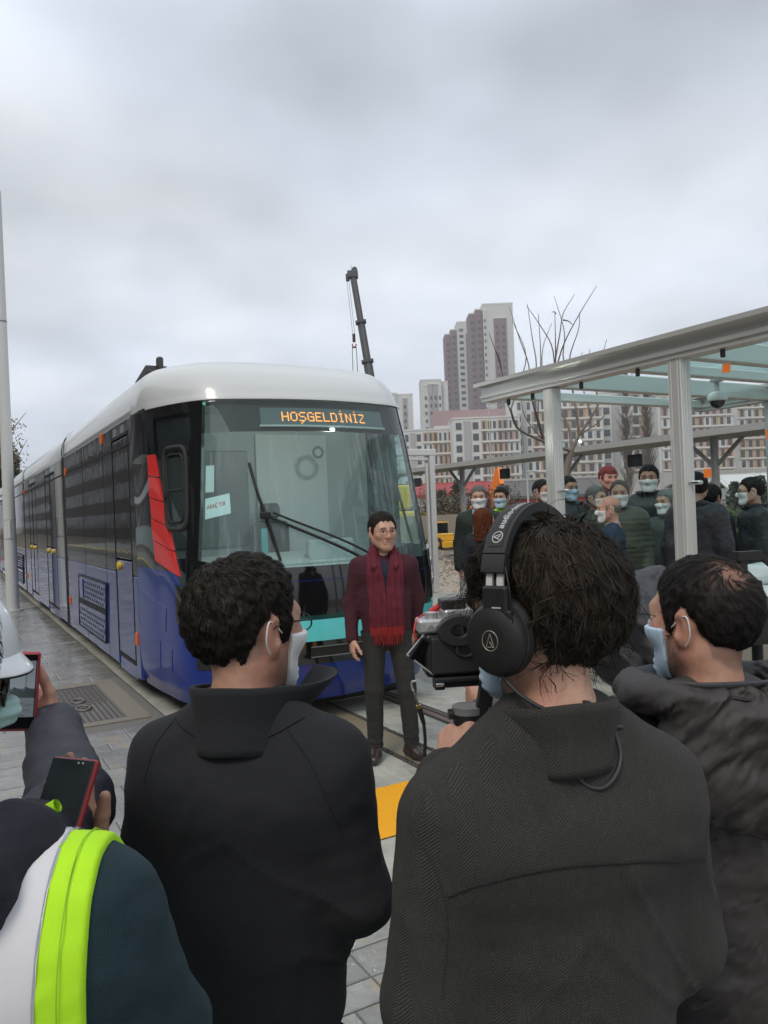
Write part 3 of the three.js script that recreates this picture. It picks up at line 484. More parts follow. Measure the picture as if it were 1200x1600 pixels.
  for (const [x, y, z, r, L, a] of [[0, 0.67, 0.2, 0.11, 1.2, 0.05], [0.05, 0.67, -0.05, 0.11, 1.25, -0.1], [-0.05, 0.67, -0.27, 0.10, 1.1, 0.1], [0.1, 0.85, 0.06, 0.10, 1.05, 0.14]]) part('roll', roll(r, L).rotateY(a).translate(x, y, z), wm, w);
}
// far canopy over the other platform
{
  const g = thing('platform_canopy', 'long grey canopy on branching posts beyond the glass shelter', 'canopy', trackGroupPos(13.2, 0, 8), YAW);
  part('roof_beam', rbox(1.6, 0.10, 34, 0.03, 0, 3.2, 4), std(col(0.30, 0.33, 0.33), 0.6, { metalness: 0.3 }), g);
  part('roof_edge', box(0.05, 0.14, 34, -0.82, 3.2, 4), M.alu, g);
  for (const z of [-11, -6.2, -1.4, 3.4, 8.2, 13]) { const p = part('post', cyl(0.09, 0.09, 3.15, 14, 0, 1.57, z), M.steel, g); for (const s of [-1, 1]) part('brace', bar([0, 2.5, z], [0, 3.1, z + s * 0.7], 0.07, 0.07), M.steel, p); }
  for (const z of [-8.5, -3.6, 1.4, 6.4]) part('hanging_sign', rbox(0.08, 0.30, 0.42, 0.02, -0.3, 2.8, z), M.black, g);
}
// ---------------------------------------------------------------- what stands left of the camera and mirrors in the tram's flank
{
  const br = std(col(0.055, 0.042, 0.034), 0.75, { bumpMap: dirtBump, bumpScale: 0.01 });
  const g = thing('brown_building', 'dark brown long building mirrored in the flank of the tram', 'building', trackGroupPos(-19, 0, 100), YAW);
  part('wall', box(8, 13.5, 230, 0, 6.75, 0), br, g);
  part('roof', box(8.6, 0.5, 231, 0, 13.75, 0), M.darkGrey, g);
  for (let i = 0; i < 54; i++) for (const y of [2.0, 5.2, 8.4, 11.4]) part('window', box(0.08, 1.7, 1.9, 4.02, y, -110 + i * 4.1), i % 5 ? M.blackGlass : M.midGrey, g);
  const p = structure('opposite_platform', box(3.2, 0.3, 60, 0, 0.15, 0).applyMatrix4(new THREE.Matrix4().makeRotationY(YAW).setPosition(W(-7.6, 0, 26))), M.platform);
  const yl = thing('platform_edge_line', 'yellow edge line of the opposite platform mirrored in the tram', 'road marking', trackGroupPos(-6.2, 0.304, 26), YAW);
  part('paint', box(0.3, 0.004, 58, 0, 0, 0), M.yellow, yl);
  const sh = thing('opposite_shelter', 'white and glass shelter on the opposite platform mirrored in the tram', 'shelter', trackGroupPos(-8.0, 0.3, 22), YAW);
  for (let i = 0; i < 9; i++) part('post', box(0.12, 2.5, 0.12, 0, 1.25, -16 + i * 4), M.alu, sh);
  part('fascia', box(0.3, 0.35, 33, 0, 2.6, 0), std(col(0.7, 0.73, 0.74), 0.5), sh);
  part('bench_wall', box(0.1, 0.9, 31, -0.4, 0.75, 0), std(col(0.45, 0.58, 0.58), 0.4), sh);
  const lamp = thing('lamp_pole', 'tall pale grey round pole standing beside the tram at the left', 'pole', W(-0.47, 0, 11.7).toArray());
  const pm = std(col(0.60, 0.62, 0.61), 0.55, { bumpMap: dirtBump, bumpScale: 0.001 });
  part('shaft', new THREE.CylinderGeometry(0.09, 0.13, 9, 28).translate(0, 4.5, 0), pm, lamp);
  part('base_flange', cyl(0.2, 0.2, 0.03, 24, 0, 0.015, 0), pm, lamp);
  for (const y of [1.55, 1.95]) part('band', cyl(0.128, 0.129, 0.025, 28, 0, y, 0), M.lightGrey, lamp); part('band', cyl(0.107, 0.108, 0.03, 28, 0, 6.2, 0), M.midGrey, lamp);
  part('hatch', rbox(0.11, 0.38, 0.03, 0.01, 0.02, 1.75, 0.112), pm, lamp);
}
// ---------------------------------------------------------------- trees
function leafGeo(pts, size, R) { const pos = [], nor = []; const c = V(), a = V(), b = V();
  for (const p of pts) { a.set(R() - 0.5, R() - 0.5, R() - 0.5).normalize(); b.set(R() - 0.5, R() - 0.5, R() - 0.5).cross(a).normalize(); const s = size * (0.6 + 0.8 * R()); const q = [p.clone().addScaledVector(a, -s), p.clone().addScaledVector(b, s * 0.5), p.clone().addScaledVector(a, s), p.clone().addScaledVector(b, -s * 0.5)]; for (const k of [0, 1, 2, 0, 2, 3]) pos.push(q[k].x, q[k].y, q[k].z); }
  const g = new THREE.BufferGeometry(); g.setAttribute('position', new THREE.Float32BufferAttribute(pos, 3)); g.computeVertexNormals(); return g; }
const barkM = std(col(0.19, 0.155, 0.135), 0.9, { bumpMap: dirtBump, bumpScale: 0.01 });
const leafM = (r, g, b) => phys(col(r, g, b), 0.85, { transmission: 0.25, thickness: 0 });
function tapered(pts, r0, r1, n = 6) { // tapered branch along points
  const c = new THREE.CatmullRomCurve3(pts), seg = pts.length * 3, g = new THREE.TubeGeometry(c, seg, 1, n, false), p = g.attributes.position;
  for (let i = 0; i <= seg; i++) { const o = c.getPointAt(i / seg), r = lerp(r0, r1, i / seg); for (let j = 0; j <= n; j++) { const k = i * (n + 1) + j; p.setXYZ(k, o.x + (p.getX(k) - o.x) * r, o.y + (p.getY(k) - o.y) * r, o.z + (p.getZ(k) - o.z) * r); } }
  g.computeVertexNormals(); return g;
}
{ // pruned bare tree behind the shelter, long upright shoots
  const D = 15, base = at(872, 800, D); base.y = 0;
  const g = thing('bare_tree', 'leafless pruned tree with long upright shoots behind the shelter', 'tree', base.toArray());
  const T = (u, v, dz = 0) => at(u, v, D + dz).sub(base);
  part('trunk', tapered([V(0, 0, 0), V(0.03, 0.8, 0.02), T(885, 735), T(893, 705)], 0.09, 0.06, 10), barkM, g);
  const limbs = [[[893, 705], [850, 690], [808, 668], [798, 640]], [[893, 705], [905, 680], [925, 650], [937, 628]], [[893, 705], [890, 672], [872, 630], [868, 580]], [[850, 690], [840, 655], [830, 620]], [[905, 680], [900, 640], [893, 600]]];
  const limbG = limbs.map((l, i) => { part('limb', tapered(l.map(([u, v], k) => T(u, v, (i % 3 - 1) * 0.3 * k)), 0.036, 0.018, 8), barkM, g); });
  const shoots = [[[808, 668], [790, 620], [783, 575], [764, 520]], [[798, 640], [815, 590], [822, 555], [800, 500]], [[830, 620], [826, 570], [812, 530], [796, 480]], [[868, 580], [868, 540], [867, 490]], [[830, 620], [838, 570], [832, 530], [824, 475]], [[868, 580], [880, 540], [900, 500], [932, 447]], [[868, 590], [862, 540], [845, 510], [823, 478]], [[893, 600], [880, 560], [882, 520], [866, 463]], [[893, 600], [890, 560], [905, 510], [905, 488]], [[872, 630], [850, 590], [848, 545], [862, 505]], [[937, 628], [930, 600], [948, 530]], [[925, 650], [912, 610], [922, 545]], [[868, 560], [875, 520], [880, 490], [898, 460]], [[840, 655], [842, 610], [845, 560], [841, 490]], [[893, 600], [902, 575], [910, 550]], [[905, 680], [935, 660], [950, 640]], [[850, 690], [820, 650], [812, 610]], [[868, 490], [862, 488]], [[783, 575], [775, 548]], [[880, 500], [895, 508]]];
  shoots.forEach((l, i) => { if (l.length < 3) l = [l[0], [(l[0][0] + l[1][0]) / 2 + 1, (l[0][1] + l[1][1]) / 2 - 2], l[1]]; part('shoot', tapered(l.map(([u, v], k) => T(u, v, ((i * 7) % 5 - 2) * 0.12 * k)), 0.016, 0.005, 6), barkM, g); });
  // tall bare poplars far behind the glass
  const R = mulberry(31);
  for (const [u, w, top, lab] of [[985, 1.5, 560, 'grey bare poplar against the white slab block, left of the pair'], [1016, 1.3, 590, 'grey bare poplar against the white slab block, right of the pair']]) {
    const D2 = 95, b0 = at(u, 800, D2); b0.y = 0; const H = at(u, top, D2).y, p = thing('poplar_tree', lab, 'tree', b0.toArray(), 0, 'bare poplars behind the shelter');
    part('trunk', rod([0, 0, 0], [0, H, 0], 0.22, 0.03, 8), barkM, p);
    const tw = []; for (let i = 0; i < 420; i++) { const y = H * (0.12 + 0.8 * R()), a = R() * TAU, L = (1 - y / H) * 2.2 + 1.2, r = w * (0.5 + 0.5 * R()); tw.push(rod([0, y, 0], [Math.cos(a) * r, y + L, Math.sin(a) * r], 0.045, 0.012, 3)); }
    part('crown', tw, std(col(0.16, 0.13, 0.11), 0.9), p);
  }
  // evergreen with ivy and dry leaves at the far left
  const b1 = at(8, 800, 46); b1.y = 0; const t1 = thing('evergreen_tree', 'dark evergreen with pale dry upper leaves behind the pole at the left', 'tree', b1.toArray());
  part('trunk', tapered([V(0, 0, 0), V(0.1, 4, 0), V(0, 8.5, 0.1)], 0.22, 0.05), barkM, t1);
  const dark = [], pale = []; for (let i = 0; i < 10000; i++) { const y = 1.2 + 6.6 * Math.pow(R(), 0.8), a = R() * TAU, rr = (1.7 - 0.17 * y + 0.35 * N3(y * 0.9, a * 1.2, 3)) * Math.sqrt(R()); if (N3(Math.cos(a) * rr * 0.9, y * 0.8, Math.sin(a) * rr * 0.9) > -0.25) (y > 5.4 + 0.9 * N3(a, y, 1) ? pale : dark).push(V(Math.cos(a) * rr, y, Math.sin(a) * rr)); }
  for (let i = 0; i < 500; i++) { const a = R() * TAU, y = 5 + 3.2 * R(), rr = 1.5 * R(); pale.push(V(Math.cos(a) * rr, y, Math.sin(a) * rr)); }
  part('crown', leafGeo(dark, 0.22, R), leafM(0.035, 0.06, 0.035), t1); part('dry_leaves', leafGeo(pale, 0.11, R), leafM(0.26, 0.22, 0.11), t1);
  for (let i = 0; i < 8; i++) { const a = i * 0.8; part('branch', rod([0, 4.5 + i * 0.35, 0], [Math.cos(a) * 1.5, 7 + i * 0.25, Math.sin(a) * 1.2], 0.05, 0.012, 5), barkM, t1); }
  const far = at(31, 800, 60); far.y = 0; const lp = thing('street_lamp', 'thin grey street lamp beside the evergreen at far left', 'street lamp', far.toArray()); part('shaft', cyl(0.06, 0.09, 7.5, 10, 0, 3.75, 0), M.lightGrey, lp); part('lamp_arm', rod([0, 7.4, 0], [-0.8, 7.6, 0], 0.05), M.lightGrey, lp); part('lamp_head', rbox(0.6, 0.1, 0.25, 0.04, -1.0, 7.6, 0), M.lightGrey, lp);
  // small firs and scrub by the wall behind the rubble
  let n = 0; for (const [u, D3, h, k] of [[690, 40, 1.9, 'left of the two firs'], [716, 41, 2.4, 'tallest fir, just left of the grey-haired man'], [868, 42, 2.0, 'fir right of the high-visibility jacket'], [1150, 34, 1.6, 'round bush behind the man with glasses'], [1190, 33, 1.8, 'bush at the right edge of the glass']]) {
    const b2 = at(u, 800, D3); b2.y = 0; const s = thing('fir_tree', 'small dark green ' + k, 'tree', b2.toArray(), 0, 'small firs behind the platform');
    part('trunk', cyl(0.03, 0.06, h * 1.4, 6, 0, h * 0.7, 0), barkM, s);
    const pts = []; for (let i = 0; i < 900; i++) { const y = 0.5 + (h + 0.4) * R(), a = R() * TAU, r = (0.85 * (1 - (y - 0.5) / (h + 0.6)) + 0.1) * Math.sqrt(R()) * (1 + 0.4 * N3(a * 2, y * 3, n)); pts.push(V(Math.cos(a) * r, y, Math.sin(a) * r)); } n++;
    part('crown', leafGeo(pts, 0.09, R), leafM(0.045, 0.075, 0.05), s);
  }
}
// ---------------------------------------------------------------- rubble yard, wall, sheds, machines
{
  const R = mulberry(77), st = [], ic = new THREE.IcosahedronGeometry(1, 0), pal = [];
  for (let i = 0; i < 1500; i++) { const u = 650 + R() * 120, D = 15 + 20 * R() * R(), p = at(u, 850, D), r = 0.025 + 0.09 * R() * R(); st.push(ic.clone().scale(r * (0.7 + R()), r * 0.7, r * (0.7 + R())).rotateY(R() * 6).rotateX(R()).translate(p.x, -0.01, p.z)); }
  const rb = part(numbered('rubble'), st, std(col(0.34, 0.30, 0.25), 0.9), scene); rb.userData.kind = 'stuff'; tag(rb, 'broken stones and rubble on bare earth behind the platform', 'rubble');
  const wl = thing('retaining_wall', 'low grey brown concrete wall behind the rubble yard', 'wall', at(740, 800, 37).setY(0).toArray(), 0.10);
  for (let i = 0; i < 9; i++) part('wall_panel', box(3.96, 1.55 + 0.05 * (R() - 0.5), 0.3, -14 + i * 4, 0.77, 0), std(col(0.25 + 0.03 * R(), 0.23 + 0.02 * R(), 0.19), 0.9, { bumpMap: dirtBump, bumpScale: 0.02 }), wl);
  const scrub = []; for (let i = 0; i < 5200; i++) { const u = 655 + R() * 160, p = at(u, 800, 38.4 + R() * 1.5); scrub.push(V(p.x, 1.2 + R() * R() * 1.9, p.z)); }
  const sc = part(numbered('scrub'), leafGeo(scrub, 0.07, R), std(col(0.12, 0.10, 0.07), 0.95), scene); sc.userData.kind = 'stuff'; tag(sc, 'brown winter scrub growing along the top of the wall', 'scrub');
  // sheds
  const shed = (label, u, D, w, d, h, rise, roofC, wallC, turn) => { const g = thing('shed', label, 'shed', at(u, 800, D).setY(0).toArray(), turn, 'low sheds behind the yard');
    part('wall', box(w, h, d, 0, h / 2, 0), std(wallC, 0.85), g); const a = Math.atan2(rise, d / 2), L = Math.hypot(rise, d / 2) + 0.3;
    for (const s of [-1, 1]) { const rs = part('roof_slope', box(w + 0.6, 0.12, L, 0, 0, 0).rotateX(s * a).translate(0, h + rise / 2 + 0.02, s * d / 4), std(roofC, 0.7), g); for (let i = 0; i <= w / 2.4; i++) part('roof_seam', box(0.08, 0.06, L, -w / 2 + i * 2.4, 0.08, 0).rotateX(s * a).translate(0, h + rise / 2 + 0.02, s * d / 4), rs.material, rs); }
    part('eave', box(w + 0.6, 0.25, 0.1, 0, h - 0.02, d / 2 + 0.35), std(roofC, 0.7), g);
    for (let i = 0; i < 5; i++) part('window', box(1.6, 1.0, 0.08, -w / 2 + (i + 0.5) * w / 5, h * 0.55, d / 2 + 0.03), M.blackGlass, g); };
  shed('long shed with a red sheet roof and white wall behind the yard', 672, 66, 10, 7, 3.0, 1.0, col(0.30, 0.04, 0.04), col(0.55, 0.53, 0.5), 0.05);
  shed('long shed with dark grey roof and red front wall behind the yard', 815, 72, 16, 9, 2.6, 1.5, col(0.11, 0.105, 0.10), col(0.42, 0.06, 0.045), 0.0);
  shed('pale yellow hut seen through the glass at the right', 1132, 60, 7, 5, 2.9, 0.3, col(0.42, 0.44, 0.44), col(0.62, 0.55, 0.30), -0.1);
  shed('white low hut with light roof at the right edge', 1205, 55, 7, 6, 2.5, 0.9, col(0.55, 0.58, 0.58), col(0.55, 0.58, 0.57), -0.15);
  const vw = thing('boundary_wall', 'long pale concrete wall beyond the canopy at the right', 'wall', at(1130, 800, 120).setY(0).toArray(), -0.05); for (let i = 0; i < 14; i++) part('wall_panel', box(4.96, 6.2 + (i % 3) * 0.05, 0.5, -34 + i * 5, 3.1, 0), std(col(0.40, 0.40, 0.38), 0.9), vw);
  const hd = []; for (let i = 0; i < 4200; i++) { const p = at(1085 + R() * 150, 800, 27 + R() * 2); hd.push(V(p.x, 0.1 + R() * 1.3, p.z)); }
  const hg = part(numbered('hedge'), leafGeo(hd, 0.09, R), leafM(0.06, 0.12, 0.045), scene); hg.userData.kind = 'stuff'; tag(hg, 'green hedge seen through the glass at the right', 'hedge');
  // yellow wheel loader
  const ld = thing('wheel_loader', 'small yellow wheel loader parked in front of the grey wall', 'loader', at(687, 800, 35.5).setY(0).toArray(), 0.5);
  const ym = phys(col(0.72, 0.40, 0.02), 0.45);
  ld.scale.setScalar(0.62); part('body', [rbox(1.1, 0.6, 2.0, 0.08, 0, 0.85, 0)], ym, ld); part('cab', [rbox(0.95, 0.85, 0.9, 0.06, 0, 1.5, -0.1)], M.blackGlass, ld); part('cab_roof', rbox(1.05, 0.08, 1.0, 0.03, 0, 1.96, -0.1), ym, ld); part('bucket', rbox(1.3, 0.45, 0.5, 0.05, 0, 0.35, 1.35), ym, ld);
  for (const x of [-0.55, 0.55]) for (const z of [-0.65, 0.65]) { const w = part('wheel', new THREE.CylinderGeometry(0.42, 0.42, 0.26, 20).rotateZ(Math.PI / 2).translate(x, 0.42, z), M.rubber, ld); part('rim', new THREE.CylinderGeometry(0.2, 0.2, 0.28, 16).rotateZ(Math.PI / 2).translate(x, 0.42, z), ym, w); }
  for (const x of [-0.35, 0.35]) part('headlight', new THREE.SphereGeometry(0.08, 10, 8).translate(x, 1.1, 1.0), M.chrome, ld);
  const ex = thing('excavator', 'orange excavator with raised arm above the sheds', 'excavator', at(752, 800, 52).setY(0).toArray(), 0.4); const om = phys(col(0.75, 0.20, 0.02), 0.45);
  part('track', [rbox(0.5, 0.7, 3, 0.3, -0.9, 0.35, 0)], M.rubber, ex); part('track', [rbox(0.5, 0.7, 3, 0.3, 0.9, 0.35, 0)], M.rubber, ex); part('house', rbox(2.2, 1.2, 2.6, 0.1, 0, 1.4, -0.3), om, ex); part('cab', rbox(0.9, 1.4, 1.2, 0.1, -0.6, 2.2, 0.8), M.blackGlass, ex); part('boom', bar([0.2, 1.8, 0.9], [0.6, 4.3, 1.6], 0.35, 0.5), om, ex); part('arm', bar([0.6, 4.3, 1.6], [0.1, 3.2, 2.6], 0.28, 0.35), om, ex); part('bucket', rbox(0.7, 0.6, 0.6, 0.1, 0.1, 2.9, 2.7), M.darkGrey, ex);
  for (const [u, D, h, l] of [[770, 90, 14, 'thin grey street lamp left of the first shelter post'], [826, 62, 4.6, 'short white mast in front of the dark roofed shed'], [1038, 100, 17, 'tall thin street lamp behind the second shelter post'], [935, 105, 16, 'leaning thin street lamp in front of the white slab block']]) { const g = thing('street_lamp', l, 'street lamp', at(u, 800, D).setY(0).toArray(), 0, 'street lamps among the buildings'); part('shaft', cyl(0.05, 0.1, h, 8, 0, h / 2, 0), M.lightGrey, g); part('lamp_head', rbox(0.9, 0.12, 0.3, 0.04, 0.4, h, 0), M.lightGrey, g); }
}
// mobile crane behind the tram
{
  const D = 45, base = at(607, 800, D).setY(0), g = thing('mobile_crane', 'dark telescopic crane boom rising behind the tram roof with hook', 'crane', base.toArray());
  const P = (u, v) => at(u, v, D).sub(base), tip = P(551, 428), foot = P(603, 735), dir = foot.clone().sub(tip), at01 = (k) => tip.clone().addScaledVector(dir, k);
  const bm = std(col(0.085, 0.09, 0.095), 0.5, { metalness: 0.2 }), bm2 = std(col(0.13, 0.135, 0.14), 0.5, { metalness: 0.2 });
  [[0.02, 0.26, 0.34], [0.24, 0.46, 0.40], [0.44, 1.0, 0.48]].forEach(([a, b, w], i) => { const s = part('boom_section', bar(at01(a), at01(b), w, w * 1.1, V(1, 0, 0)), bm, g); part('boom_plate', bar(at01(a).add(V(0.02, 0, w * 0.56)), at01(b).add(V(0.02, 0, w * 0.56)), w * 0.35, 0.03, V(0, 0, 1)), bm2, s); if (i) part('boom_collar', bar(at01(a), at01(a + 0.012), w + 0.22, w + 0.22, V(1, 0, 0)), bm, s); });
  const hd = part('boom_head', [rbox(0.62, 0.42, 0.5, 0.05, tip.x, tip.y - 0.05, tip.z), rbox(0.22, 0.4, 0.3, 0.04, tip.x - 0.30, tip.y - 0.2, tip.z)], bm, g); part('head_sheave', cyl(0.16, 0.16, 0.1, 16).rotateX(Math.PI / 2).translate(tip.x + 0.12, tip.y + 0.25, tip.z), bm, hd); part('aerial', rod([tip.x - 0.05, tip.y + 0.1, tip.z], [tip.x - 0.08, tip.y + 0.5, tip.z], 0.02), M.lightGrey, hd);
  const hook = P(553, 528), hp = hook.clone();
  for (const dx of [-0.06, 0.06]) part('hoist_rope', rod([tip.x - 0.30 + dx, tip.y - 0.3, tip.z], [hook.x + dx, hook.y + 0.2, hook.z], 0.016, 0.016, 5), M.lightGrey, g);
  const hk = part('hook_block', rbox(0.18, 0.5, 0.16, 0.04, hook.x, hook.y, hook.z), std(col(0.07, 0.03, 0.03), 0.5), g); part('hook', [new THREE.TorusGeometry(0.11, 0.035, 8, 16, Math.PI * 1.4).rotateZ(Math.PI * 0.8).translate(hook.x, hook.y - 0.42, hook.z)], std(col(0.25, 0.05, 0.03), 0.5), hk); part('spreader', rbox(0.26, 0.07, 0.07, 0.02, hook.x, hook.y - 0.56, hook.z), M.darkGrey, hk);
  for (const s of [-1, 1]) part('sling', rod([hook.x + s * 0.12, hook.y - 0.58, hook.z], [hook.x + s * 0.2, 2.5, hook.z], 0.02, 0.02, 5), M.darkGrey, g);
  part('carrier', [rbox(8, 1.0, 2.4, 0.15, 0, 1.3, 0)], M.yellow, g); part('turret', [rbox(2.6, 1.4, 2.2, 0.15, 0, 2.6, 0)], M.yellow, g); part('driver_cab', rbox(1.5, 1.5, 2.3, 0.15, -4.3, 1.6, 0), M.blackGlass, g);
  for (const x of [-3, -1.6, 1.6, 3]) part('wheel', cyl(0.6, 0.6, 0.4, 20).rotateX(Math.PI / 2).translate(x, 0.6, 1.1), M.rubber, g);
}
// ---------------------------------------------------------------- housing blocks
{
  const R = mulberry(55), wallW = std(col(0.56, 0.57, 0.55), 0.85), wallG = std(col(0.36, 0.36, 0.36), 0.85), slabM = std(col(0.60, 0.60, 0.58), 0.85), glassD = phys(col(0.05, 0.06, 0.07), 0.15), frameM = std(col(0.5, 0.5, 0.5), 0.6);
  const tints = [col(0.45, 0.27, 0.15), col(0.40, 0.30, 0.22), col(0.50, 0.38, 0.24), col(0.36, 0.26, 0.22), col(0.46, 0.33, 0.26)].map((c) => std(c, 0.85));
  const winG = box(1, 1, 0.12), panG = box(1, 1, 0.06), slG = box(1, 1, 1);
  function put(name, geo, mat, parent, sx, sy, sz, x, y, z) { const m = part(name, geo, mat, parent); m.scale.set(sx, sy, sz); m.position.set(x, y, z); return m; }
  // a slab block with a colour grid facade; u0..u1 / vTop in the photograph, shaft = [from, to] share of the width taken by a blank stair shaft
  function block(label, u0, u1, vTop, D, floors, cols, turn, shaftW = 0.34, wall = wallW) {
    const a = at(u0, 800, D), b = at(u1, 800, D), w = (b.x - a.x), H = at((u0 + u1) / 2, vTop, D).y, g = thing('apartment_block', label, 'building', [(a.x + b.x) / 2, 0, -D], turn, 'apartment blocks behind the tram stop');
    part('wall', box(w, H, 16, 0, H / 2, -8), wall, g);
    part('parapet', box(w + 0.4, 0.5, 16.4, 0, H + 0.25, -8), slabM, g);
    const fh = (H - 1.5) / floors, x0 = -w / 2 + w * shaftW, gw = w * (1 - shaftW) - 0.4, cw = gw / cols;
    for (let f = 0; f < floors; f++) {
      const y = 1 + f * fh;
      if (y < 4 && D > 100) { }
      put('floor_band', slG, slabM, g, gw, fh * 0.16, 0.5, x0 + gw / 2, y + fh * 0.06, 0.28);
      for (let c = 0; c < cols; c++) { const x = x0 + (c + 0.5) * cw, r = R();
        put('facade_panel', panG, r > 0.22 ? tints[Math.floor(R() * 5)] : wall, g, cw * 0.98, fh * 0.80, 1, x, y + fh * 0.55, 0.06);
        const win = put('window', winG, glassD, g, cw * (0.38 + 0.16 * R()), fh * 0.66, 1, x + cw * 0.12 * (R() - 0.5), y + fh * 0.52, 0.12); }
      if (shaftW > 0.1) { const sx = -w / 2 + w * shaftW * 0.22; for (const k of [0.2, 0.8]) put('window', winG, glassD, g, w * shaftW * 0.2, fh * 0.6, 1, -w / 2 + w * shaftW * k, y + fh * 0.5, 0.08); }
    }
    if (shaftW > 0.1) put('stair_shaft', slG, wallG, g, w * shaftW * 0.24, H - 1.5, 0.5, -w / 2 + w * shaftW * 0.5, H / 2, 0.22);
    return g;
  }
  block('white and peach apartment block left of the three, lowest roof', 633, 714, 672, 262, 7, 6, 0.0, 0.40);
  block('white and peach apartment block with a wide grey stair shaft, in the middle', 713, 818, 653, 250, 8, 7, 0.0, 0.42);
  block('white block with grey stair shaft just left of the first shelter post', 812, 862, 622, 255, 9, 2, 0.05, 0.5);
  block('peach and white block between the two shelter posts', 866, 948, 618, 270, 10, 6, 0.0, 0.05);
  block('blank white slab block behind the bare poplars', 944, 1040, 612, 280, 10, 3, 0.0, 0.5);
  block('long gridded block right of the second shelter post', 1034, 1152, 615, 265, 10, 10, 0.0, 0.04);
  block('gridded block at the right edge behind the security camera', 1150, 1290, 618, 272, 10, 11, 0.02, 0.06);
  // pink mid-rise with light bands
  { const D = 330, a = at(684, 800, D), b = at(808, 800, D), w = b.x - a.x, H = at(740, 640, D).y, g = thing('pink_midrise', 'stepped pink block with pale horizontal bands behind the white blocks', 'building', [(a.x + b.x) / 2, 0, -D]);
    const pk = std(col(0.36, 0.24, 0.24), 0.85); part('wall', box(w, H, 18, 0, H / 2, -9), pk, g); for (let i = 0; i < 5; i++) part('pale_band', box(w + 0.3, 1.1, 0.6, 0, H - 7 - i * 4.4, 0.2), slabM, g); part('stepped_wing', box(w * 0.7, H - 7, 8, w * 0.12, (H - 7) / 2, 2), pk, g); part('wing_band', box(w * 0.7 + 0.3, 1.2, 8.4, w * 0.12, H - 6.6, 2), slabM, g);
    for (let i = 0; i < 6; i++) put('window', winG, glassD, g, 2.4, 2.2, 1, -w * 0.15 + i * 4.2, H - 10, 6.02); }
  // towers
  function tower(label, u0, u1, vTop, D, bays, group) { // bays: [share from, share to, height share, colour, window columns]
    const a = at(u0, 800, D), b = at(u1, 800, D), w = b.x - a.x, H = at((u0 + u1) / 2, vTop, D).y, g = thing('residential_tower', label, 'tower', [(a.x + b.x) / 2, 0, -D], 0, group);
    bays.forEach(([s0, s1, hs, c, wc, out]) => { const bw = (s1 - s0) * w, h = H * hs, x = -w / 2 + (s0 + s1) / 2 * w, z = out; const bay = part('bay', box(bw, h, 16, x, h / 2, z - 8), c, g);
      const wn = []; const n = Math.floor(h / 4.2); for (let f = 2; f < n; f++) for (let k = 0; k < wc; k++) wn.push(box(bw / wc * 0.5, 1.9, 0.2, x - bw / 2 + (k + 0.5) * bw / wc, f * 4.2, z + 0.06)); if (wn.length) part('bay_windows', wn, glassD, bay).userData.kind = 'stuff';
      part('bay_coping', box(bw + 0.3, 0.8, 16.3, x, h + 0.4, z - 8), slabM, bay); });
    return g;
  }
  const mauve = std(col(0.18, 0.12, 0.125), 0.85), pale = std(col(0.50, 0.51, 0.49), 0.85), greyT = std(col(0.30, 0.30, 0.31), 0.85);
  tower('mauve and white tower, left and lower of the tall pair', 706, 750, 506, 520, [[0, 0.2, 0.945, mauve, 1, 0], [0.2, 0.42, 0.965, mauve, 1, 2], [0.42, 1.0, 1, pale, 2, 4], [0.72, 1.0, 0.94, mauve, 2, 5]], 'tall mauve towers');
  tower('mauve and white tower, right and tallest of the pair', 745, 812, 478, 480, [[0, 0.14, 0.965, mauve, 1, 0], [0.14, 0.30, 0.98, mauve, 1, 2], [0.30, 1.0, 1, pale, 0, 4], [0.30, 0.38, 0.97, pale, 1, 4.6], [0.55, 0.83, 0.93, mauve, 2, 5]], 'tall mauve towers');
  tower('white tower with dark window columns left of the mauve pair', 665, 708, 594, 420, [[0, 0.75, 1, pale, 0, 0], [0.1, 0.25, 0.96, pale, 1, 0.5], [0.3, 0.42, 0.97, greyT, 1, 0.6], [0.46, 0.6, 0.97, greyT, 1, 0.6], [0.62, 0.75, 0.96, pale, 1, 0.5], [0.75, 1, 0.985, wallW, 0, -2]], null);
  tower('small grey tower just right of the tram roof', 610, 652, 615, 450, [[0, 0.4, 1, pale, 2, 0], [0.4, 1, 0.99, wallW, 0, -1], [0.62, 0.78, 0.96, greyT, 1, -0.5]], null);
}

// ---------------------------------------------------------------- distance fields and their surfaces
function smin(a, b, k) { const h = Math.max(k - Math.abs(a - b), 0) / k; return Math.min(a, b) - h * h * k * 0.25; }
const smax = (a, b, k) => -smin(-a, -b, k);
// primitives: [type, ...] evaluated in turn and joined with a smooth minimum
function cap(a, b, ra, rb = ra, k = 0.02, sub = 0) { const dx = b[0] - a[0], dy = b[1] - a[1], dz = b[2] - a[2], L = dx * dx + dy * dy + dz * dz || 1e-9; return { k, sub, f: (x, y, z) => { const px = x - a[0], py = y - a[1], pz = z - a[2]; let t = (px * dx + py * dy + pz * dz) / L; t = t < 0 ? 0 : t > 1 ? 1 : t; return Math.hypot(px - dx * t, py - dy * t, pz - dz * t) - (ra + (rb - ra) * t); } }; }
function ell(c, r, k = 0.02, sub = 0, yaw = 0, pitch = 0) { const m = Math.min(...r), cy = Math.cos(yaw), sy = Math.sin(yaw), cp = Math.cos(pitch), sp = Math.sin(pitch); return { k, sub, f: (x, y, z) => { let px = x - c[0], py = y - c[1], pz = z - c[2]; let qx = px * cy - pz * sy, qz = px * sy + pz * cy; let qy = py * cp - qz * sp; qz = py * sp + qz * cp; const k0 = Math.hypot(qx / r[0], qy / r[1], qz / r[2]), k1 = Math.hypot(qx / (r[0] * r[0]), qy / (r[1] * r[1]), qz / (r[2] * r[2])); return k1 < 1e-9 ? -m : k0 * (k0 - 1) / k1; } }; }
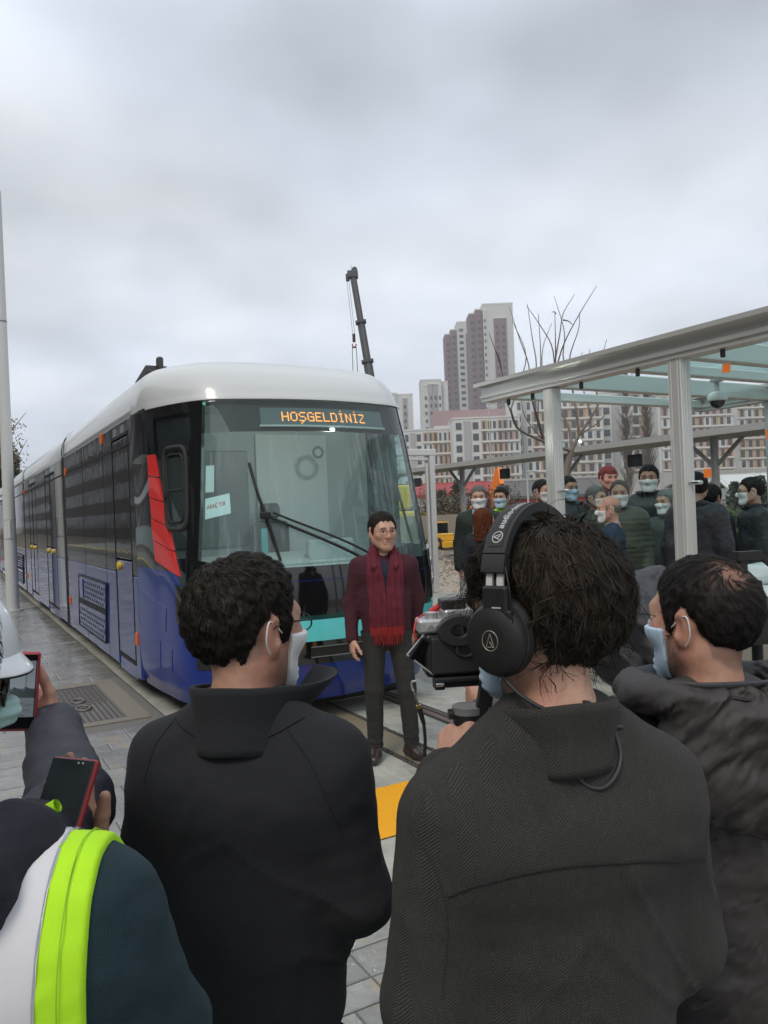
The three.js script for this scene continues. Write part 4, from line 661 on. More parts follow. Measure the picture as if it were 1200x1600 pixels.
function ecap(a, b, ra, rb, zs, k = 0.03) { const A = [a[0], a[1], a[2] / zs], B = [b[0], b[1], b[2] / zs], c = cap(A, B, ra, rb); return { k, sub: 0, f: (x, y, z) => c.f(x, y, z / zs) * Math.min(1, zs * 1.15) }; }
function field(prims) { return (x, y, z) => { let d = 1e3; for (const p of prims) { const v = p.f(x, y, z); d = p.sub ? smax(d, -v, p.k) : d > 900 ? v : smin(d, v, p.k); } return d; }; }
function surface(f, lo, hi, cell) {
  const n = [0, 1, 2].map((i) => Math.max(3, Math.ceil((hi[i] - lo[i]) / cell) + 1)), [nx, ny, nz] = n, F = new Float32Array(nx * ny * nz), id = (i, j, k) => (k * ny + j) * nx + i;
  for (let k = 0; k < nz; k++) for (let j = 0; j < ny; j++) for (let i = 0; i < nx;) { const v = f(lo[0] + i * cell, lo[1] + j * cell, lo[2] + k * cell); F[id(i, j, k)] = v; i++; // far from the surface: skip ahead
    const skip = Math.min(nx - i, Math.floor(Math.abs(v) / cell * 0.5) - 1); for (let s = 0; s < skip; s++) F[id(i++, j, k)] = v; }
  const vid = new Int32Array(nx * ny * nz).fill(-1), P = [], I = [], E = [[0, 1], [2, 3], [4, 5], [6, 7], [0, 2], [1, 3], [4, 6], [5, 7], [0, 4], [1, 5], [2, 6], [3, 7]], c = new Float32Array(8);
  for (let k = 0; k < nz - 1; k++) for (let j = 0; j < ny - 1; j++) for (let i = 0; i < nx - 1; i++) {
    let m = 0; for (let q = 0; q < 8; q++) { c[q] = F[id(i + (q & 1), j + ((q >> 1) & 1), k + (q >> 2))]; if (c[q] < 0) m |= 1 << q; }
    if (m === 0 || m === 255) continue;
    let x = 0, y = 0, z = 0, s = 0; for (const [a, b] of E) { if ((c[a] < 0) === (c[b] < 0)) continue; const t = c[a] / (c[a] - c[b]); x += (a & 1) + ((b & 1) - (a & 1)) * t; y += ((a >> 1) & 1) + (((b >> 1) & 1) - ((a >> 1) & 1)) * t; z += (a >> 2) + ((b >> 2) - (a >> 2)) * t; s++; }
    vid[id(i, j, k)] = P.length / 3; P.push(lo[0] + (i + x / s) * cell, lo[1] + (j + y / s) * cell, lo[2] + (k + z / s) * cell);
  }
  const q = (a, b, d, e, flip) => { if (a < 0 || b < 0 || d < 0 || e < 0) return; flip ? I.push(a, d, b, b, d, e) : I.push(a, b, d, b, e, d); };
  for (let k = 1; k < nz - 1; k++) for (let j = 1; j < ny - 1; j++) for (let i = 1; i < nx - 1; i++) { const v = F[id(i, j, k)] < 0;
    if (v !== F[id(i + 1, j, k)] < 0) q(vid[id(i, j - 1, k - 1)], vid[id(i, j, k - 1)], vid[id(i, j - 1, k)], vid[id(i, j, k)], !v);
    if (v !== F[id(i, j + 1, k)] < 0) q(vid[id(i - 1, j, k - 1)], vid[id(i - 1, j, k)], vid[id(i, j, k - 1)], vid[id(i, j, k)], !v);
    if (v !== F[id(i, j, k + 1)] < 0) q(vid[id(i - 1, j - 1, k)], vid[id(i, j - 1, k)], vid[id(i - 1, j, k)], vid[id(i, j, k)], !v); }
  const N = new Float32Array(P.length), e = cell * 0.45;
  for (let v = 0; v < P.length; v += 3) { for (let it = 0; it < 2; it++) { const x = P[v], y = P[v + 1], z = P[v + 2]; let gx = f(x + e, y, z) - f(x - e, y, z), gy = f(x, y + e, z) - f(x, y - e, z), gz = f(x, y, z + e) - f(x, y, z - e); const l = Math.hypot(gx, gy, gz) || 1; gx /= l; gy /= l; gz /= l; N[v] = gx; N[v + 1] = gy; N[v + 2] = gz; if (it) break; const d = clamp(f(x, y, z) / (l / (2 * e)), -cell * 0.6, cell * 0.6); P[v] -= gx * d; P[v + 1] -= gy * d; P[v + 2] -= gz * d; } }
  const g = new THREE.BufferGeometry(); g.setAttribute('position', new THREE.Float32BufferAttribute(P, 3)); g.setAttribute('normal', new THREE.BufferAttribute(N, 3)); g.setIndex(I); return g;
}
// uv by the direction each face looks (metres), so that woven patterns keep their size
function boxUV(g, sc = 1) {
  g = g.toNonIndexed(); const p = g.attributes.position, uv = new Float32Array(p.count * 2), a = V(), b = V(), c = V();
  for (let i = 0; i < p.count; i += 3) { a.fromBufferAttribute(p, i); b.fromBufferAttribute(p, i + 1).sub(a); c.fromBufferAttribute(p, i + 2).sub(a); b.cross(c); const ax = Math.abs(b.x), ay = Math.abs(b.y), az = Math.abs(b.z) * 1.3;
    for (let k = 0; k < 3; k++) { const x = p.getX(i + k), y = p.getY(i + k), z = p.getZ(i + k); let u, v; if (az >= ax && az >= ay * 0.6) { u = x; v = y; } else if (ax > ay * 0.6) { u = z + 0.31; v = y; } else { u = x; v = z + 0.17; } uv[(i + k) * 2] = u * sc; uv[(i + k) * 2 + 1] = v * sc; } }
  g.setAttribute('uv', new THREE.BufferAttribute(uv, 2)); return g;
}
function paint(g, fn) { const p = g.attributes.position, c = new Float32Array(p.count * 3); for (let i = 0; i < p.count; i++) { const k = fn(p.getX(i), p.getY(i), p.getZ(i)); c[i * 3] = k[0]; c[i * 3 + 1] = k[1]; c[i * 3 + 2] = k[2]; } g.setAttribute('color', new THREE.BufferAttribute(c, 3)); return g; }
function project(f, p, off = 0) { const e = 0.003; for (let i = 0; i < 6; i++) { const d = f(p.x, p.y, p.z) - off; const g = V(f(p.x + e, p.y, p.z) - f(p.x - e, p.y, p.z), f(p.x, p.y + e, p.z) - f(p.x, p.y - e, p.z), f(p.x, p.y, p.z + e) - f(p.x, p.y, p.z - e)); const l = g.length() || 1; p.addScaledVector(g.divideScalar(l), -d * 0.9); } return p; }
const grad = (f, p) => { const e = 0.004; return V(f(p.x + e, p.y, p.z) - f(p.x - e, p.y, p.z), f(p.x, p.y + e, p.z) - f(p.x, p.y - e, p.z), f(p.x, p.y, p.z + e) - f(p.x, p.y, p.z - e)).normalize(); };
// first point of a surface met from the place where the photographer stands, going towards (u, v)
function cast(f, loc, u, v, off = 0, D0 = 0.55) { let D = D0; while (D < 2.6 && f(...loc(u, v, D)) > off) D += 0.004; return vec(loc(u, v, D)); }
const seam = (f, pts, r = 0.0016, off = 0.0005) => tube(new THREE.CatmullRomCurve3(pts.map(vec)).getPoints(pts.length * 6).map((p) => project(f, p, off)), r, pts.length * 10, 5);

// ---------------------------------------------------------------- the human head (origin between the ears, +z the face)
function headPrims(o = {}) {
  const w = o.w || 1, J = o.jaw || 1, P = [];
  P.push(ell([0, 0.030, -0.014], [0.076 * w, 0.090, 0.099], 0.03), ell([0, -0.028, 0.028], [0.062 * w, 0.086, 0.064], 0.04));
  P.push(cap([-0.05 * w, -0.055, -0.002], [-0.018, -0.098, 0.060], 0.026 * J, 0.021 * J, 0.03), cap([0.05 * w, -0.055, -0.002], [0.018, -0.098, 0.060], 0.026 * J, 0.021 * J, 0.03), ell([0, -0.098, 0.068], [0.02, 0.018, 0.018], 0.025));
  for (const s of [-1, 1]) P.push(ell([s * 0.043 * w, -0.018, 0.058], [0.024, 0.022, 0.026], 0.025));
  P.push(cap([-0.034, 0.022, 0.077], [0.034, 0.022, 0.077], 0.014, 0.014, 0.02));
  P.push(cap([0, 0.012, 0.088], [0, -0.030, 0.106], 0.008, 0.0125, 0.014), ell([-0.012, -0.034, 0.094], [0.009, 0.008, 0.011], 0.01), ell([0.012, -0.034, 0.094], [0.009, 0.008, 0.011], 0.01));
  for (const s of [-1, 1]) P.push(ell([s * 0.031, 0.003, 0.097], [0.018, 0.012, 0.014], 0.014, 1));
  P.push(cap([-0.019, -0.062, 0.084], [0.019, -0.062, 0.084], 0.0065, 0.0065, 0.012), cap([-0.016, -0.073, 0.083], [0.016, -0.073, 0.083], 0.007, 0.007, 0.012), cap([-0.02, -0.0675, 0.096], [0.02, -0.0675, 0.096], 0.003, 0.003, 0.008, 1));
  for (const s of [-1, 1]) P.push(ell([s * 0.080 * w, -0.004, -0.012], [0.0085, 0.033, 0.020], 0.012, 0, s * 0.45, 0), ell([s * 0.0765 * w, -0.030, -0.006], [0.008, 0.013, 0.010], 0.01), ell([s * 0.092 * w, -0.002, -0.004], [0.010, 0.019, 0.011], 0.008, 1, s * 0.45));
  return P;
}
const headField = (o) => field(headPrims(o));
const smoothHead = (o) => field(headPrims(o).filter((p, i) => i < 8)); // no nose, no ears
// hairline: positive where hair grows
function hairline(y, z, o) {
  const fr = o.front ?? 0.066, nape = o.nape ?? -0.078, pts = [[-0.14, nape], [-0.085, nape], [-0.062, nape + 0.022], [-0.046, -0.028], [-0.034, 0.004], [-0.012, 0.028], [0.006, 0.020], [0.016, -0.020], [0.030, -0.012], [0.036, 0.026], [0.052, 0.048], [0.066, fr - 0.004], [0.14, fr]];
  let i = 0; while (i < pts.length - 2 && pts[i + 1][0] < z) i++; const t = smooth(pts[i][0], pts[i + 1][0], z); return y - lerp(pts[i][1], pts[i + 1][1], t);
}
function hairField(o) {
  const H = smoothHead(o), th = o.thick ?? 0.010;
  return (x, y, z) => { const h = hairline(y, z, o), lift = th * smooth(-0.01, 0.05, h) * (o.shape ? o.shape(x, y, z) : 1), n = (o.lump ?? 0.0025) * (N3(x * 34, y * 34, z * 34) + 0.6 * N3(x * 75 + 3, y * 75, z * 75)); let d = H(x, y, z) - lift - n - 0.001; return smax(d, -h - 0.002 - (o.fray ?? 0.004) * N3(x * 120, y * 60, z * 120), 0.010); };
}
// locks of hair: thin tapering ribbons that follow the head from the crown outwards
function strands(f, o, count, lo, hi) {
  const R = mulberry(o.seed || 3), pos = [], nor = [], cl = [], crown = vec(o.crown || [0.01, 0.10, -0.055]);
  let made = 0, tries = 0; const cbase = o.col || [0.012, 0.010, 0.009];
  while (made < count && tries++ < count * 20) {
    const a = R() * TAU, zc = R() * 2 - 1, rr = Math.sqrt(1 - zc * zc); let p = V(rr * Math.cos(a) * 0.12, 0.03 + zc * 0.14, -0.01 + rr * Math.sin(a) * 0.14);
    project(f, p, 0.0005); const hl = hairline(p.y, p.z, o); if (hl < 0.001 || Math.abs(f(p.x, p.y, p.z)) > 0.003) continue;
    if (o.thin && R() < o.thin(p)) continue;
    const len = (o.len || 0.03) * (0.5 + 0.9 * R()) * (o.lenAt ? o.lenAt(p) : 1), seg = 5, w = (o.width || 0.0011) * (0.6 + 0.8 * R());
    let d = p.clone().sub(crown); const dl = d.length(); d.normalize(); const sw = o.swirl ?? 0.5; const n0 = grad(f, p); d.addScaledVector(V().crossVectors(n0, d), sw * Math.exp(-dl * 14)); d.y -= (o.down ?? 0.5) * smooth(0.03, 0.16, dl); if (o.flow) d.add(o.flow(p)); d.x += (R() - 0.5) * (o.mess ?? 0.5); d.y += (R() - 0.5) * (o.mess ?? 0.5); d.z += (R() - 0.5) * (o.mess ?? 0.5);
    const pts = [], ns = []; let off = 0.0; const rise = (o.rise ?? 0.004) * (0.3 + 1.2 * R()), curl = (R() - 0.5) * (o.curl ?? 0.3);
    let n = n0; for (let s = 0; s <= seg; s++) { pts.push(p.clone()); ns.push(n); d.addScaledVector(n, -d.dot(n)).normalize(); const side = V().crossVectors(n, d); d.addScaledVector(side, curl).normalize(); p = p.clone().addScaledVector(d, len / seg); off = rise * Math.sin((s + 1) / (seg + 0.6) * Math.PI * 0.8); const q = f(p.x, p.y, p.z); n = grad(f, p); if (q < 0.03) p.addScaledVector(n, (off - q) * 0.8); if (o.down) d.y -= 0.10; }
    const sh = 0.6 + 0.9 * R(), tn = o.tint && R() < 0.25 ? 1.7 : 1;
    for (let s = 0; s < seg; s++) { const q = (i) => { const dd = (i < seg ? pts[i + 1].clone().sub(pts[i]) : pts[i].clone().sub(pts[i - 1])).normalize(), sd = V().crossVectors(ns[i], dd).normalize().multiplyScalar(w * Math.pow(1 - i / (seg + 0.2), 0.7)); return [pts[i].clone().sub(sd), pts[i].clone().add(sd), V().crossVectors(dd, sd).normalize()]; };
      const [a0, b0, m0] = q(s), [a1, b1, m1] = q(s + 1); for (const [v, m] of [[a0, m0], [a1, m1], [b0, m0], [b0, m0], [a1, m1], [b1, m1]]) { pos.push(v.x, v.y, v.z); nor.push(m.x, m.y, m.z); cl.push(cbase[0] * sh * tn, cbase[1] * sh * tn, cbase[2] * sh); } }
    made++;
  }
  const g = new THREE.BufferGeometry(); g.setAttribute('position', new THREE.Float32BufferAttribute(pos, 3)); g.setAttribute('normal', new THREE.Float32BufferAttribute(nor, 3)); g.setAttribute('color', new THREE.Float32BufferAttribute(cl, 3)); return g;
}
// a hand: wrist w, finger direction f, palm side n, s = +1 when the thumb lies along cross(f, n)
function handPrims(w, f, n, s, curl = [0.35, 0.4, 0.45, 0.5], thumb = [0.55, 0.2], sc = 1) {
  w = vec(w); f = vec(f).clone().normalize(); n = vec(n).clone(); n.addScaledVector(f, -n.dot(f)).normalize(); const t = V().crossVectors(f, n).multiplyScalar(s), P = [], A = (v) => [v.x, v.y, v.z], pt = (a, b, c) => w.clone().addScaledVector(f, a * sc).addScaledVector(t, b * sc).addScaledVector(n, c * sc);
  P.push(cap(A(pt(-0.06, 0, 0)), A(pt(0.01, 0, 0)), 0.027 * sc, 0.024 * sc, 0.02));
  const fx = [0.030, 0.010, -0.010, -0.028], len = [0.072, 0.080, 0.074, 0.058], kx = [0.088, 0.092, 0.088, 0.080];
  fx.forEach((x, i) => { P.push(cap(A(pt(0.01, x * 0.55, 0)), A(pt(kx[i], x, -0.002)), 0.016 * sc, 0.0115 * sc, 0.016)); let p = pt(kx[i], x, -0.002), d = f.clone().addScaledVector(t, x * 0.8).normalize(); const seg = [0.45, 0.31, 0.24]; let r = 0.0098; seg.forEach((k, j) => { const c = curl[i] * (j === 0 ? 0.8 : 1.1); const ca = Math.cos(c), sa = Math.sin(c), nn = n.clone().addScaledVector(d, -n.dot(d)).normalize(), d2 = d.clone().multiplyScalar(ca).addScaledVector(nn, sa); n.lerp(nn.clone().multiplyScalar(ca).addScaledVector(d, -sa), 0); d = d2; const q = p.clone().addScaledVector(d, len[i] * k * sc); P.push(cap(A(p), A(q), r * sc, (r - 0.0011) * sc, 0.005)); r -= 0.0011; p = q; }); });
  P.push(ell(A(pt(0.05, 0.018, 0.008)), [0.020 * sc, 0.020 * sc, 0.020 * sc], 0.02));
  const b0 = pt(0.026, 0.026, 0.006), d1 = f.clone().multiplyScalar(0.75).addScaledVector(t, thumb[0]).addScaledVector(n, 0.35).normalize(), b1 = b0.clone().addScaledVector(d1, 0.042 * sc), d2 = f.clone().multiplyScalar(0.9).addScaledVector(t, thumb[0] - thumb[1]).addScaledVector(n, 0.35).normalize(), b2 = b1.clone().addScaledVector(d2, 0.034 * sc), b3 = b2.clone().addScaledVector(d2, 0.026 * sc);
  P.push(cap(A(b0), A(b1), 0.0165 * sc, 0.012 * sc, 0.018), cap(A(b1), A(b2), 0.0115 * sc, 0.0105 * sc, 0.005), cap(A(b2), A(b3), 0.0105 * sc, 0.0085 * sc, 0.004));
  return P;
}
function boundsOf(pts, m) { const lo = [1e9, 1e9, 1e9], hi = [-1e9, -1e9, -1e9]; for (const p of pts) p.forEach((v, i) => { lo[i] = Math.min(lo[i], v - m); hi[i] = Math.max(hi[i], v + m); }); return [lo, hi]; }

// skin and cloth
const skinBump = tex(256, (u, v) => 0.5 * tile(u, v, 18, 3) + 0.5 * tile(u, v, 55, 7), { srgb: false, rep: [9, 9] });
const skinM = phys(0xffffff, 0.52, { vertexColors: true, bumpMap: skinBump, bumpScale: 0.0005, sheen: 0.2, sheenColor: col(0.4, 0.2, 0.15), sheenRoughness: 0.6 });
const hairM = phys(0xffffff, 0.6, { vertexColors: true, specularIntensity: 0.3, sheen: 0.5, sheenColor: col(0.12, 0.105, 0.10), sheenRoughness: 0.45 });
const fuzz = tex(512, (u, v) => 0.55 * tile(u, v, 60, 2) + 0.45 * tile(u, v, 25, 5), { srgb: false, rep: [5, 5] });
const fuzzCol = tex(512, (u, v) => 0.80 + 0.20 * tile(u, v, 45, 8) + 0.12 * (tile(u, v, 9, 4) - 0.5), { rep: [4, 4] });
const weave = tex(256, (u, v, i, j) => 0.5 + 0.5 * Math.sin(i * 1.57) * Math.sin(j * 1.57), { srgb: false, rep: [16, 16] });
const herr = (u, v) => { const n = 8, s = u * n, k = Math.floor(s), fr = s - k, d = k % 2 ? fr : 1 - fr; return 0.5 + 0.5 * Math.sin((v * 40 + d * 5) * TAU); };
const herrCol = tex(1024, (u, v) => { const h = smooth(0.35, 0.75, herr(u, v)), n = tile(u, v, 70, 3), m = tile(u, v, 6, 1); const b = 0.155 + 0.085 * h + 0.06 * (n - 0.5) + 0.06 * (m - 0.5) + (n > 0.86 ? 0.12 : 0); return [b * 1.0, b * 1.0, b * 0.965]; }, { rep: [5.6, 5.6] });
const herrBump = tex(1024, (u, v) => 0.6 * herr(u, v) + 0.4 * tile(u, v, 70, 3), { srgb: false, rep: [5.6, 5.6] });
const fleece = (r, g, b, e = {}) => phys(col(r, g, b), 0.95, { map: fuzzCol, bumpMap: fuzz, bumpScale: 0.0016, sheen: 0.35, sheenColor: col(r * 4 + 0.02, g * 4 + 0.02, b * 4 + 0.02), sheenRoughness: 0.7, ...e });
const cloth = (r, g, b, ro = 0.85, e = {}) => std(col(r, g, b), ro, { map: fuzzCol, bumpMap: weave, bumpScale: 0.0006, ...e });
const nylon = (r, g, b, e = {}) => phys(col(r, g, b), 0.55, { bumpMap: weave, bumpScale: 0.0003, ...e });
M.maskWhite = std(col(0.80, 0.805, 0.81), 0.85, { bumpMap: fuzz, bumpScale: 0.0006 });
M.maskBlue = std(col(0.44, 0.60, 0.75), 0.85, { bumpMap: fuzz, bumpScale: 0.0006 });
M.maskTeal = std(col(0.42, 0.62, 0.62), 0.85, { bumpMap: fuzz, bumpScale: 0.0006 });
M.eyeW = phys(col(0.26, 0.235, 0.22), 0.3); M.iris = phys(col(0.02, 0.012, 0.008), 0.1);
M.shoe = phys(col(0.03, 0.018, 0.014), 0.35, { clearcoat: 0.4, clearcoatRoughness: 0.2 });

const HEADC = [0, 1.612, 0.012];
const tones = { light: [0.52, 0.31, 0.225], mid: [0.44, 0.25, 0.175], tan: [0.36, 0.195, 0.13], pink: [0.55, 0.29, 0.23] };
// feet position that brings the head centre to the given point
function standAt(p, yaw, H, head = HEADC) { const k = H / 1.75, c = Math.cos(yaw), s = Math.sin(yaw); return [p.x - k * (head[0] * c + head[2] * s), p.y - k * head[1], p.z - k * (-head[0] * s + head[2] * c)]; }
const toLocal = (pos, yaw, H, p) => { const k = H / 1.75, x = (p.x - pos[0]) / k, y = (p.y - pos[1]) / k, z = (p.z - pos[2]) / k, c = Math.cos(yaw), s = Math.sin(yaw); return [x * c - z * s, y, x * s + z * c]; };
const dirLocal = (yaw, v) => { const c = Math.cos(yaw), s = Math.sin(yaw); return [v[0] * c - v[2] * s, v[1], v[0] * s + v[2] * c]; };
// builds head + neck + hands (one skin mesh), hair, mask, clothes. Local frame: feet at the origin, facing +z, 1.75 m tall
function makePerson(o) {
  const H = o.height || 1.75, k = H / 1.75, g = thing('person', o.label, 'person', o.pos, o.yaw || 0, o.group); g.scale.setScalar(k);
  const hs = o.headScale || 1.06, hc = o.head || HEADC, hy = o.headYaw || 0, hp = o.headPitch || 0, hr = o.headRoll || 0;
  const hm = new THREE.Matrix4().makeRotationFromEuler(new THREE.Euler(hp, hy, hr, 'YXZ')).scale(V(hs, hs, hs)).setPosition(...hc), inv = hm.clone().invert(), E = inv.elements;
  const toHead = (x, y, z) => [E[0] * x + E[4] * y + E[8] * z + E[12], E[1] * x + E[5] * y + E[9] * z + E[13], E[2] * x + E[6] * y + E[10] * z + E[14]];
  const ho = o.face || {}, hf = headField(ho), cellH = o.cellHead || 0.007;
  const neckP = [cap([hc[0] * 0.7, hc[1] - 0.07, hc[2] - 0.035], [0, 1.40, -0.035], 0.053, 0.060, 0.04), cap([0, 1.41, -0.03], [0.11, 1.37, -0.03], 0.05, 0.04, 0.05), cap([0, 1.41, -0.03], [-0.11, 1.37, -0.03], 0.05, 0.04, 0.05)];
  const nf = field(neckP), skinF = (x, y, z) => { const h = toHead(x, y, z); return smin(hf(h[0], h[1], h[2]), nf(x, y, z), 0.035); };
  const tone = tones[o.tone || 'mid'], beard = o.beard || 0;
  let geo = surface(skinF, [hc[0] - 0.17, 1.36, hc[2] - 0.17], [hc[0] + 0.17, hc[1] + 0.15, hc[2] + 0.17], cellH);
  paint(geo, (x, y, z) => { const [a, b, c] = toHead(x, y, z), n = 1 + 0.10 * N3(a * 40, b * 40, c * 40) + 0.06 * N3(a * 130, b * 130, c * 130); let r = tone[0] * n, gg = tone[1] * n, bb = tone[2] * n; const red = Math.exp(-((Math.abs(a) - 0.082) ** 2) / 0.0002) * 0.5 + Math.exp(-((a * a) / 0.0003 + ((b + 0.03) ** 2) / 0.0005 + ((c - 0.105) ** 2) / 0.0004)) * 0.6 + Math.exp(-(((Math.abs(a) - 0.04) ** 2) / 0.0006 + ((b + 0.02) ** 2) / 0.0006)) * 0.25; gg *= 1 - 0.28 * red; bb *= 1 - 0.28 * red;
    const lips = Math.exp(-((Math.abs(a) / 0.02) ** 4 + ((b + 0.067) / 0.011) ** 2)) * (c > 0.07 ? 1 : 0); r = lerp(r, 0.38, lips * 0.6); gg = lerp(gg, 0.13, lips * 0.6); bb = lerp(bb, 0.11, lips * 0.6);
    const bd = beard * smooth(-0.028, -0.055, b - 0.3 * Math.max(0, 0.03 - c)) * smooth(-0.03, 0.01, c) * (0.75 + 0.25 * N3(a * 300, b * 300, c * 300)) * (1 - lips) * (b > -0.125 ? 1 : 0); r *= 1 - 0.72 * bd; gg *= 1 - 0.68 * bd; bb *= 1 - 0.62 * bd;
    if (o.stubble) { const hl = hairline(b, c, o.hair || {}); if (hl > -0.004) { const s = o.stubble * smooth(-0.004, 0.01, hl); r *= 1 - s; gg *= 1 - s; bb *= 1 - s * 0.95; } }
    const brow = Math.exp(-(((b - 0.026 + 0.25 * Math.max(0, Math.abs(a) - 0.03)) / 0.0055) ** 2)) * smooth(0.008, 0.014, Math.abs(a)) * smooth(0.052, 0.044, Math.abs(a)) * (c > 0.05 ? 1 : 0); if (o.brow !== 0) { const bc = o.browCol || [0.03, 0.022, 0.018]; r = lerp(r, bc[0], brow * 0.85); gg = lerp(gg, bc[1], brow * 0.85); bb = lerp(bb, bc[2], brow * 0.85); }
    return [r, gg, bb]; });
  const skins = [boxUV(geo)];
  const arms = o.arms || {};
  const side = { L: 1, R: -1 }, J = {};
  for (const s of ['L', 'R']) { const d = side[s], a = arms[s] || {}; J[s] = { s: a.s || [d * 0.172, 1.372, -0.015], e: a.e || [d * 0.225, 1.105, -0.045], w: a.w || [d * 0.235, 0.865, 0.03], f: a.f || [0, -1, 0.12], n: a.n || [-d, 0, -0.1], curl: a.curl, thumb: a.thumb, hide: a.hide }; }
  if (o.hands !== false) for (const s of ['L', 'R']) { const j = J[s]; if (j.hide) continue; const f = vec(j.f).clone().normalize(), n = vec(j.n).clone(), d = side[s]; // thumb: right hand cross(f, n) sign
    const P = handPrims(j.w, f, n, -d, j.curl, j.thumb), ends = [vec(j.w).addScaledVector(f, -0.07).toArray(), vec(j.w).addScaledVector(f, 0.11).toArray()], [lo, hi] = boundsOf(ends, 0.10); let hg = surface(field(P), lo, hi, o.cellHand || 0.006); paint(hg, (x, y, z) => { const m = 1 + 0.1 * N3(x * 60, y * 60, z * 60); return [tone[0] * m, tone[1] * m * 0.94, tone[2] * m * 0.93]; }); skins.push(boxUV(hg)); }
  { const all = skins.map((s) => { const q = new THREE.BufferGeometry(); for (const n of ['position', 'normal', 'uv', 'color']) q.setAttribute(n, s.attributes[n]); return q; }); part('body', mergeGeometries(all), skinM, g); }
  const HG = (geo2) => geo2.applyMatrix4(hm);
  // eyes
  if (o.eyes !== false) for (const s of [-1, 1]) { const e = part('eye', HG(new THREE.SphereGeometry(0.0116, 14, 10).translate(s * 0.031, 0.003, 0.0745)), M.eyeW, g); part('iris', HG(new THREE.SphereGeometry(0.0062, 12, 8).scale(1, 1, 0.5).translate(s * 0.031 + (o.gaze || 0) * 0.004, 0.002, 0.0848)), M.iris, e); }
  // hair
  if (o.hair) { const h = { ...ho, ...o.hair }, f = h.field || hairField(h), hcol = h.col || [0.012, 0.010, 0.009]; const m = h.big || 0.15; let hg = surface(f, [-m, -m - 0.02, -m - 0.02], [m, m + 0.04, m + 0.01], h.cell || cellH); paint(hg, (x, y, z) => { const n = 0.8 + 0.35 * N3(x * 90, y * 30, z * 90), sc = h.scalp ? h.scalp(x, y, z) : 0; return hcol.map((c, i) => lerp(c * n, tone[i] * 0.62, sc)); }); const hmesh = part('hair', HG(boxUV(hg)), hairM, g);
    if (h.count) part('hair_locks', HG(strands(f, h, h.count)), hairM, hmesh); }
  // mask
  if (o.mask) { const H2 = smoothHead(ho), hm2 = field([...headPrims(ho).slice(0, 11)]); const drop = o.maskDrop || 0;
    const mf = (x, y, z) => { const yy = y + drop; const pl = 0.0012 * Math.sin(yy * 420) * smooth(0.05, 0.03, Math.abs(x)); let d = smin(hm2(x, y, z), 1, 0.01) - 0.0075 - pl; d = smax(d, yy + 0.012 - 0.30 * Math.max(0, 0.028 - Math.abs(x)), 0.004); d = smax(d, -(yy + 0.118 + 0.0 * z), 0.006); d = smax(d, -(z - 0.036 - 0.25 * Math.max(0, -(yy + 0.075))), 0.004); return d; };
    const mk = part('face_mask', HG(boxUV(surface(mf, [-0.09, -0.145 - drop, 0.0], [0.09, 0.02, 0.135], o.cellMask || Math.min(0.006, cellH)))), o.mask, g);
    if (o.loops !== false) for (const s of [-1, 1]) { const q = (a, b, c) => V(s * a, b, c), pp = [q(0.064, -0.024 - drop, 0.040), q(0.078, -0.004, 0.012), q(0.084, 0.016, -0.012), q(0.092, 0.018, -0.028), q(0.092, -0.012, -0.034), q(0.083, -0.036, -0.020), q(0.072, -0.060 - drop * 0.5, 0.010), q(0.058, -0.080 - drop, 0.040)]; part('ear_loop', HG(tube(pp, o.loopR || 0.0022, 60, 5)), M.maskWhite, mk); } }
  if (o.glasses) { const fm = o.glasses; const gl = []; for (const s of [-1, 1]) { gl.push(HG(new THREE.TorusGeometry(0.021, 0.0016 * (o.glassW || 1), 6, 22).scale(1.08, 0.78, 1).translate(s * 0.032, -0.001, 0.106)), HG(tube([V(s * 0.054, 0.004, 0.104), V(s * 0.075, 0.010, 0.06), V(s * 0.083, 0.010, 0.0), V(s * 0.083, 0.0, -0.02)], 0.0018 * (o.glassW || 1), 20, 5))); } gl.push(HG(tube([V(-0.011, 0.002, 0.106), V(0, 0.006, 0.109), V(0.011, 0.002, 0.106)], 0.0016 * (o.glassW || 1), 8, 5))); part('glasses', gl, fm, g); }
  g.userData.hm = undefined;
  // ----- clothes
  const t = o.build || 1, gird = o.girth || 1, bulk = o.bulk || 0.012, ZS = 0.66;
  const sh = J.L.s, shR = J.R.s;
  const torso = (b) => [ecap([0, 0.93, -0.005], [0, 1.12, 0], (0.160 + b) * gird, (0.160 + b) * gird, ZS, 0.05), ecap([0, 1.10, 0], [0, 1.27, -0.01], (0.160 + b) * gird, (0.168 + b) * t, ZS, 0.05), cap([sh[0] * 0.9, sh[1] - 0.01, sh[2]], [0.045, 1.425, -0.03], 0.056 + b, 0.046 + b, 0.05), cap([shR[0] * 0.9, shR[1] - 0.01, shR[2]], [-0.045, 1.425, -0.03], 0.056 + b, 0.046 + b, 0.05), ecap([sh[0] * 0.7, sh[1] - 0.047, -0.015], [shR[0] * 0.7, shR[1] - 0.047, -0.015], 0.075 + b, 0.075 + b, 1.15, 0.06)];
  const armP = (s, b) => { const j = J[s]; return [cap(j.s, j.e, 0.058 + b, 0.048 + b, 0.045), cap(j.e, j.w, 0.049 + b, (o.cuff || 0.036) + b, 0.03)]; };
  const wr = o.wrinkle ?? 0.004, wf = o.wrinkleF || 1;
  const fold = (x, y, z) => wr * (fbm(x * 6 * wf + 3, y * 9 * wf, z * 6 * wf + (o.seed || 0), 3) * 1.1 - 0.5 * Math.pow(1 - Math.min(1, 3.2 * Math.abs(N3(x * 4.5 * wf + 9, y * 8 * wf + Math.abs(x) * 5, z * 4.5 * wf + (o.seed || 0)))), 2) * smooth(1.36, 1.22, y) + 0.35);
  const jp = [...torso(bulk), ...armP('L', bulk), ...armP('R', bulk), ...(o.extra || [])], j0 = field(jp);
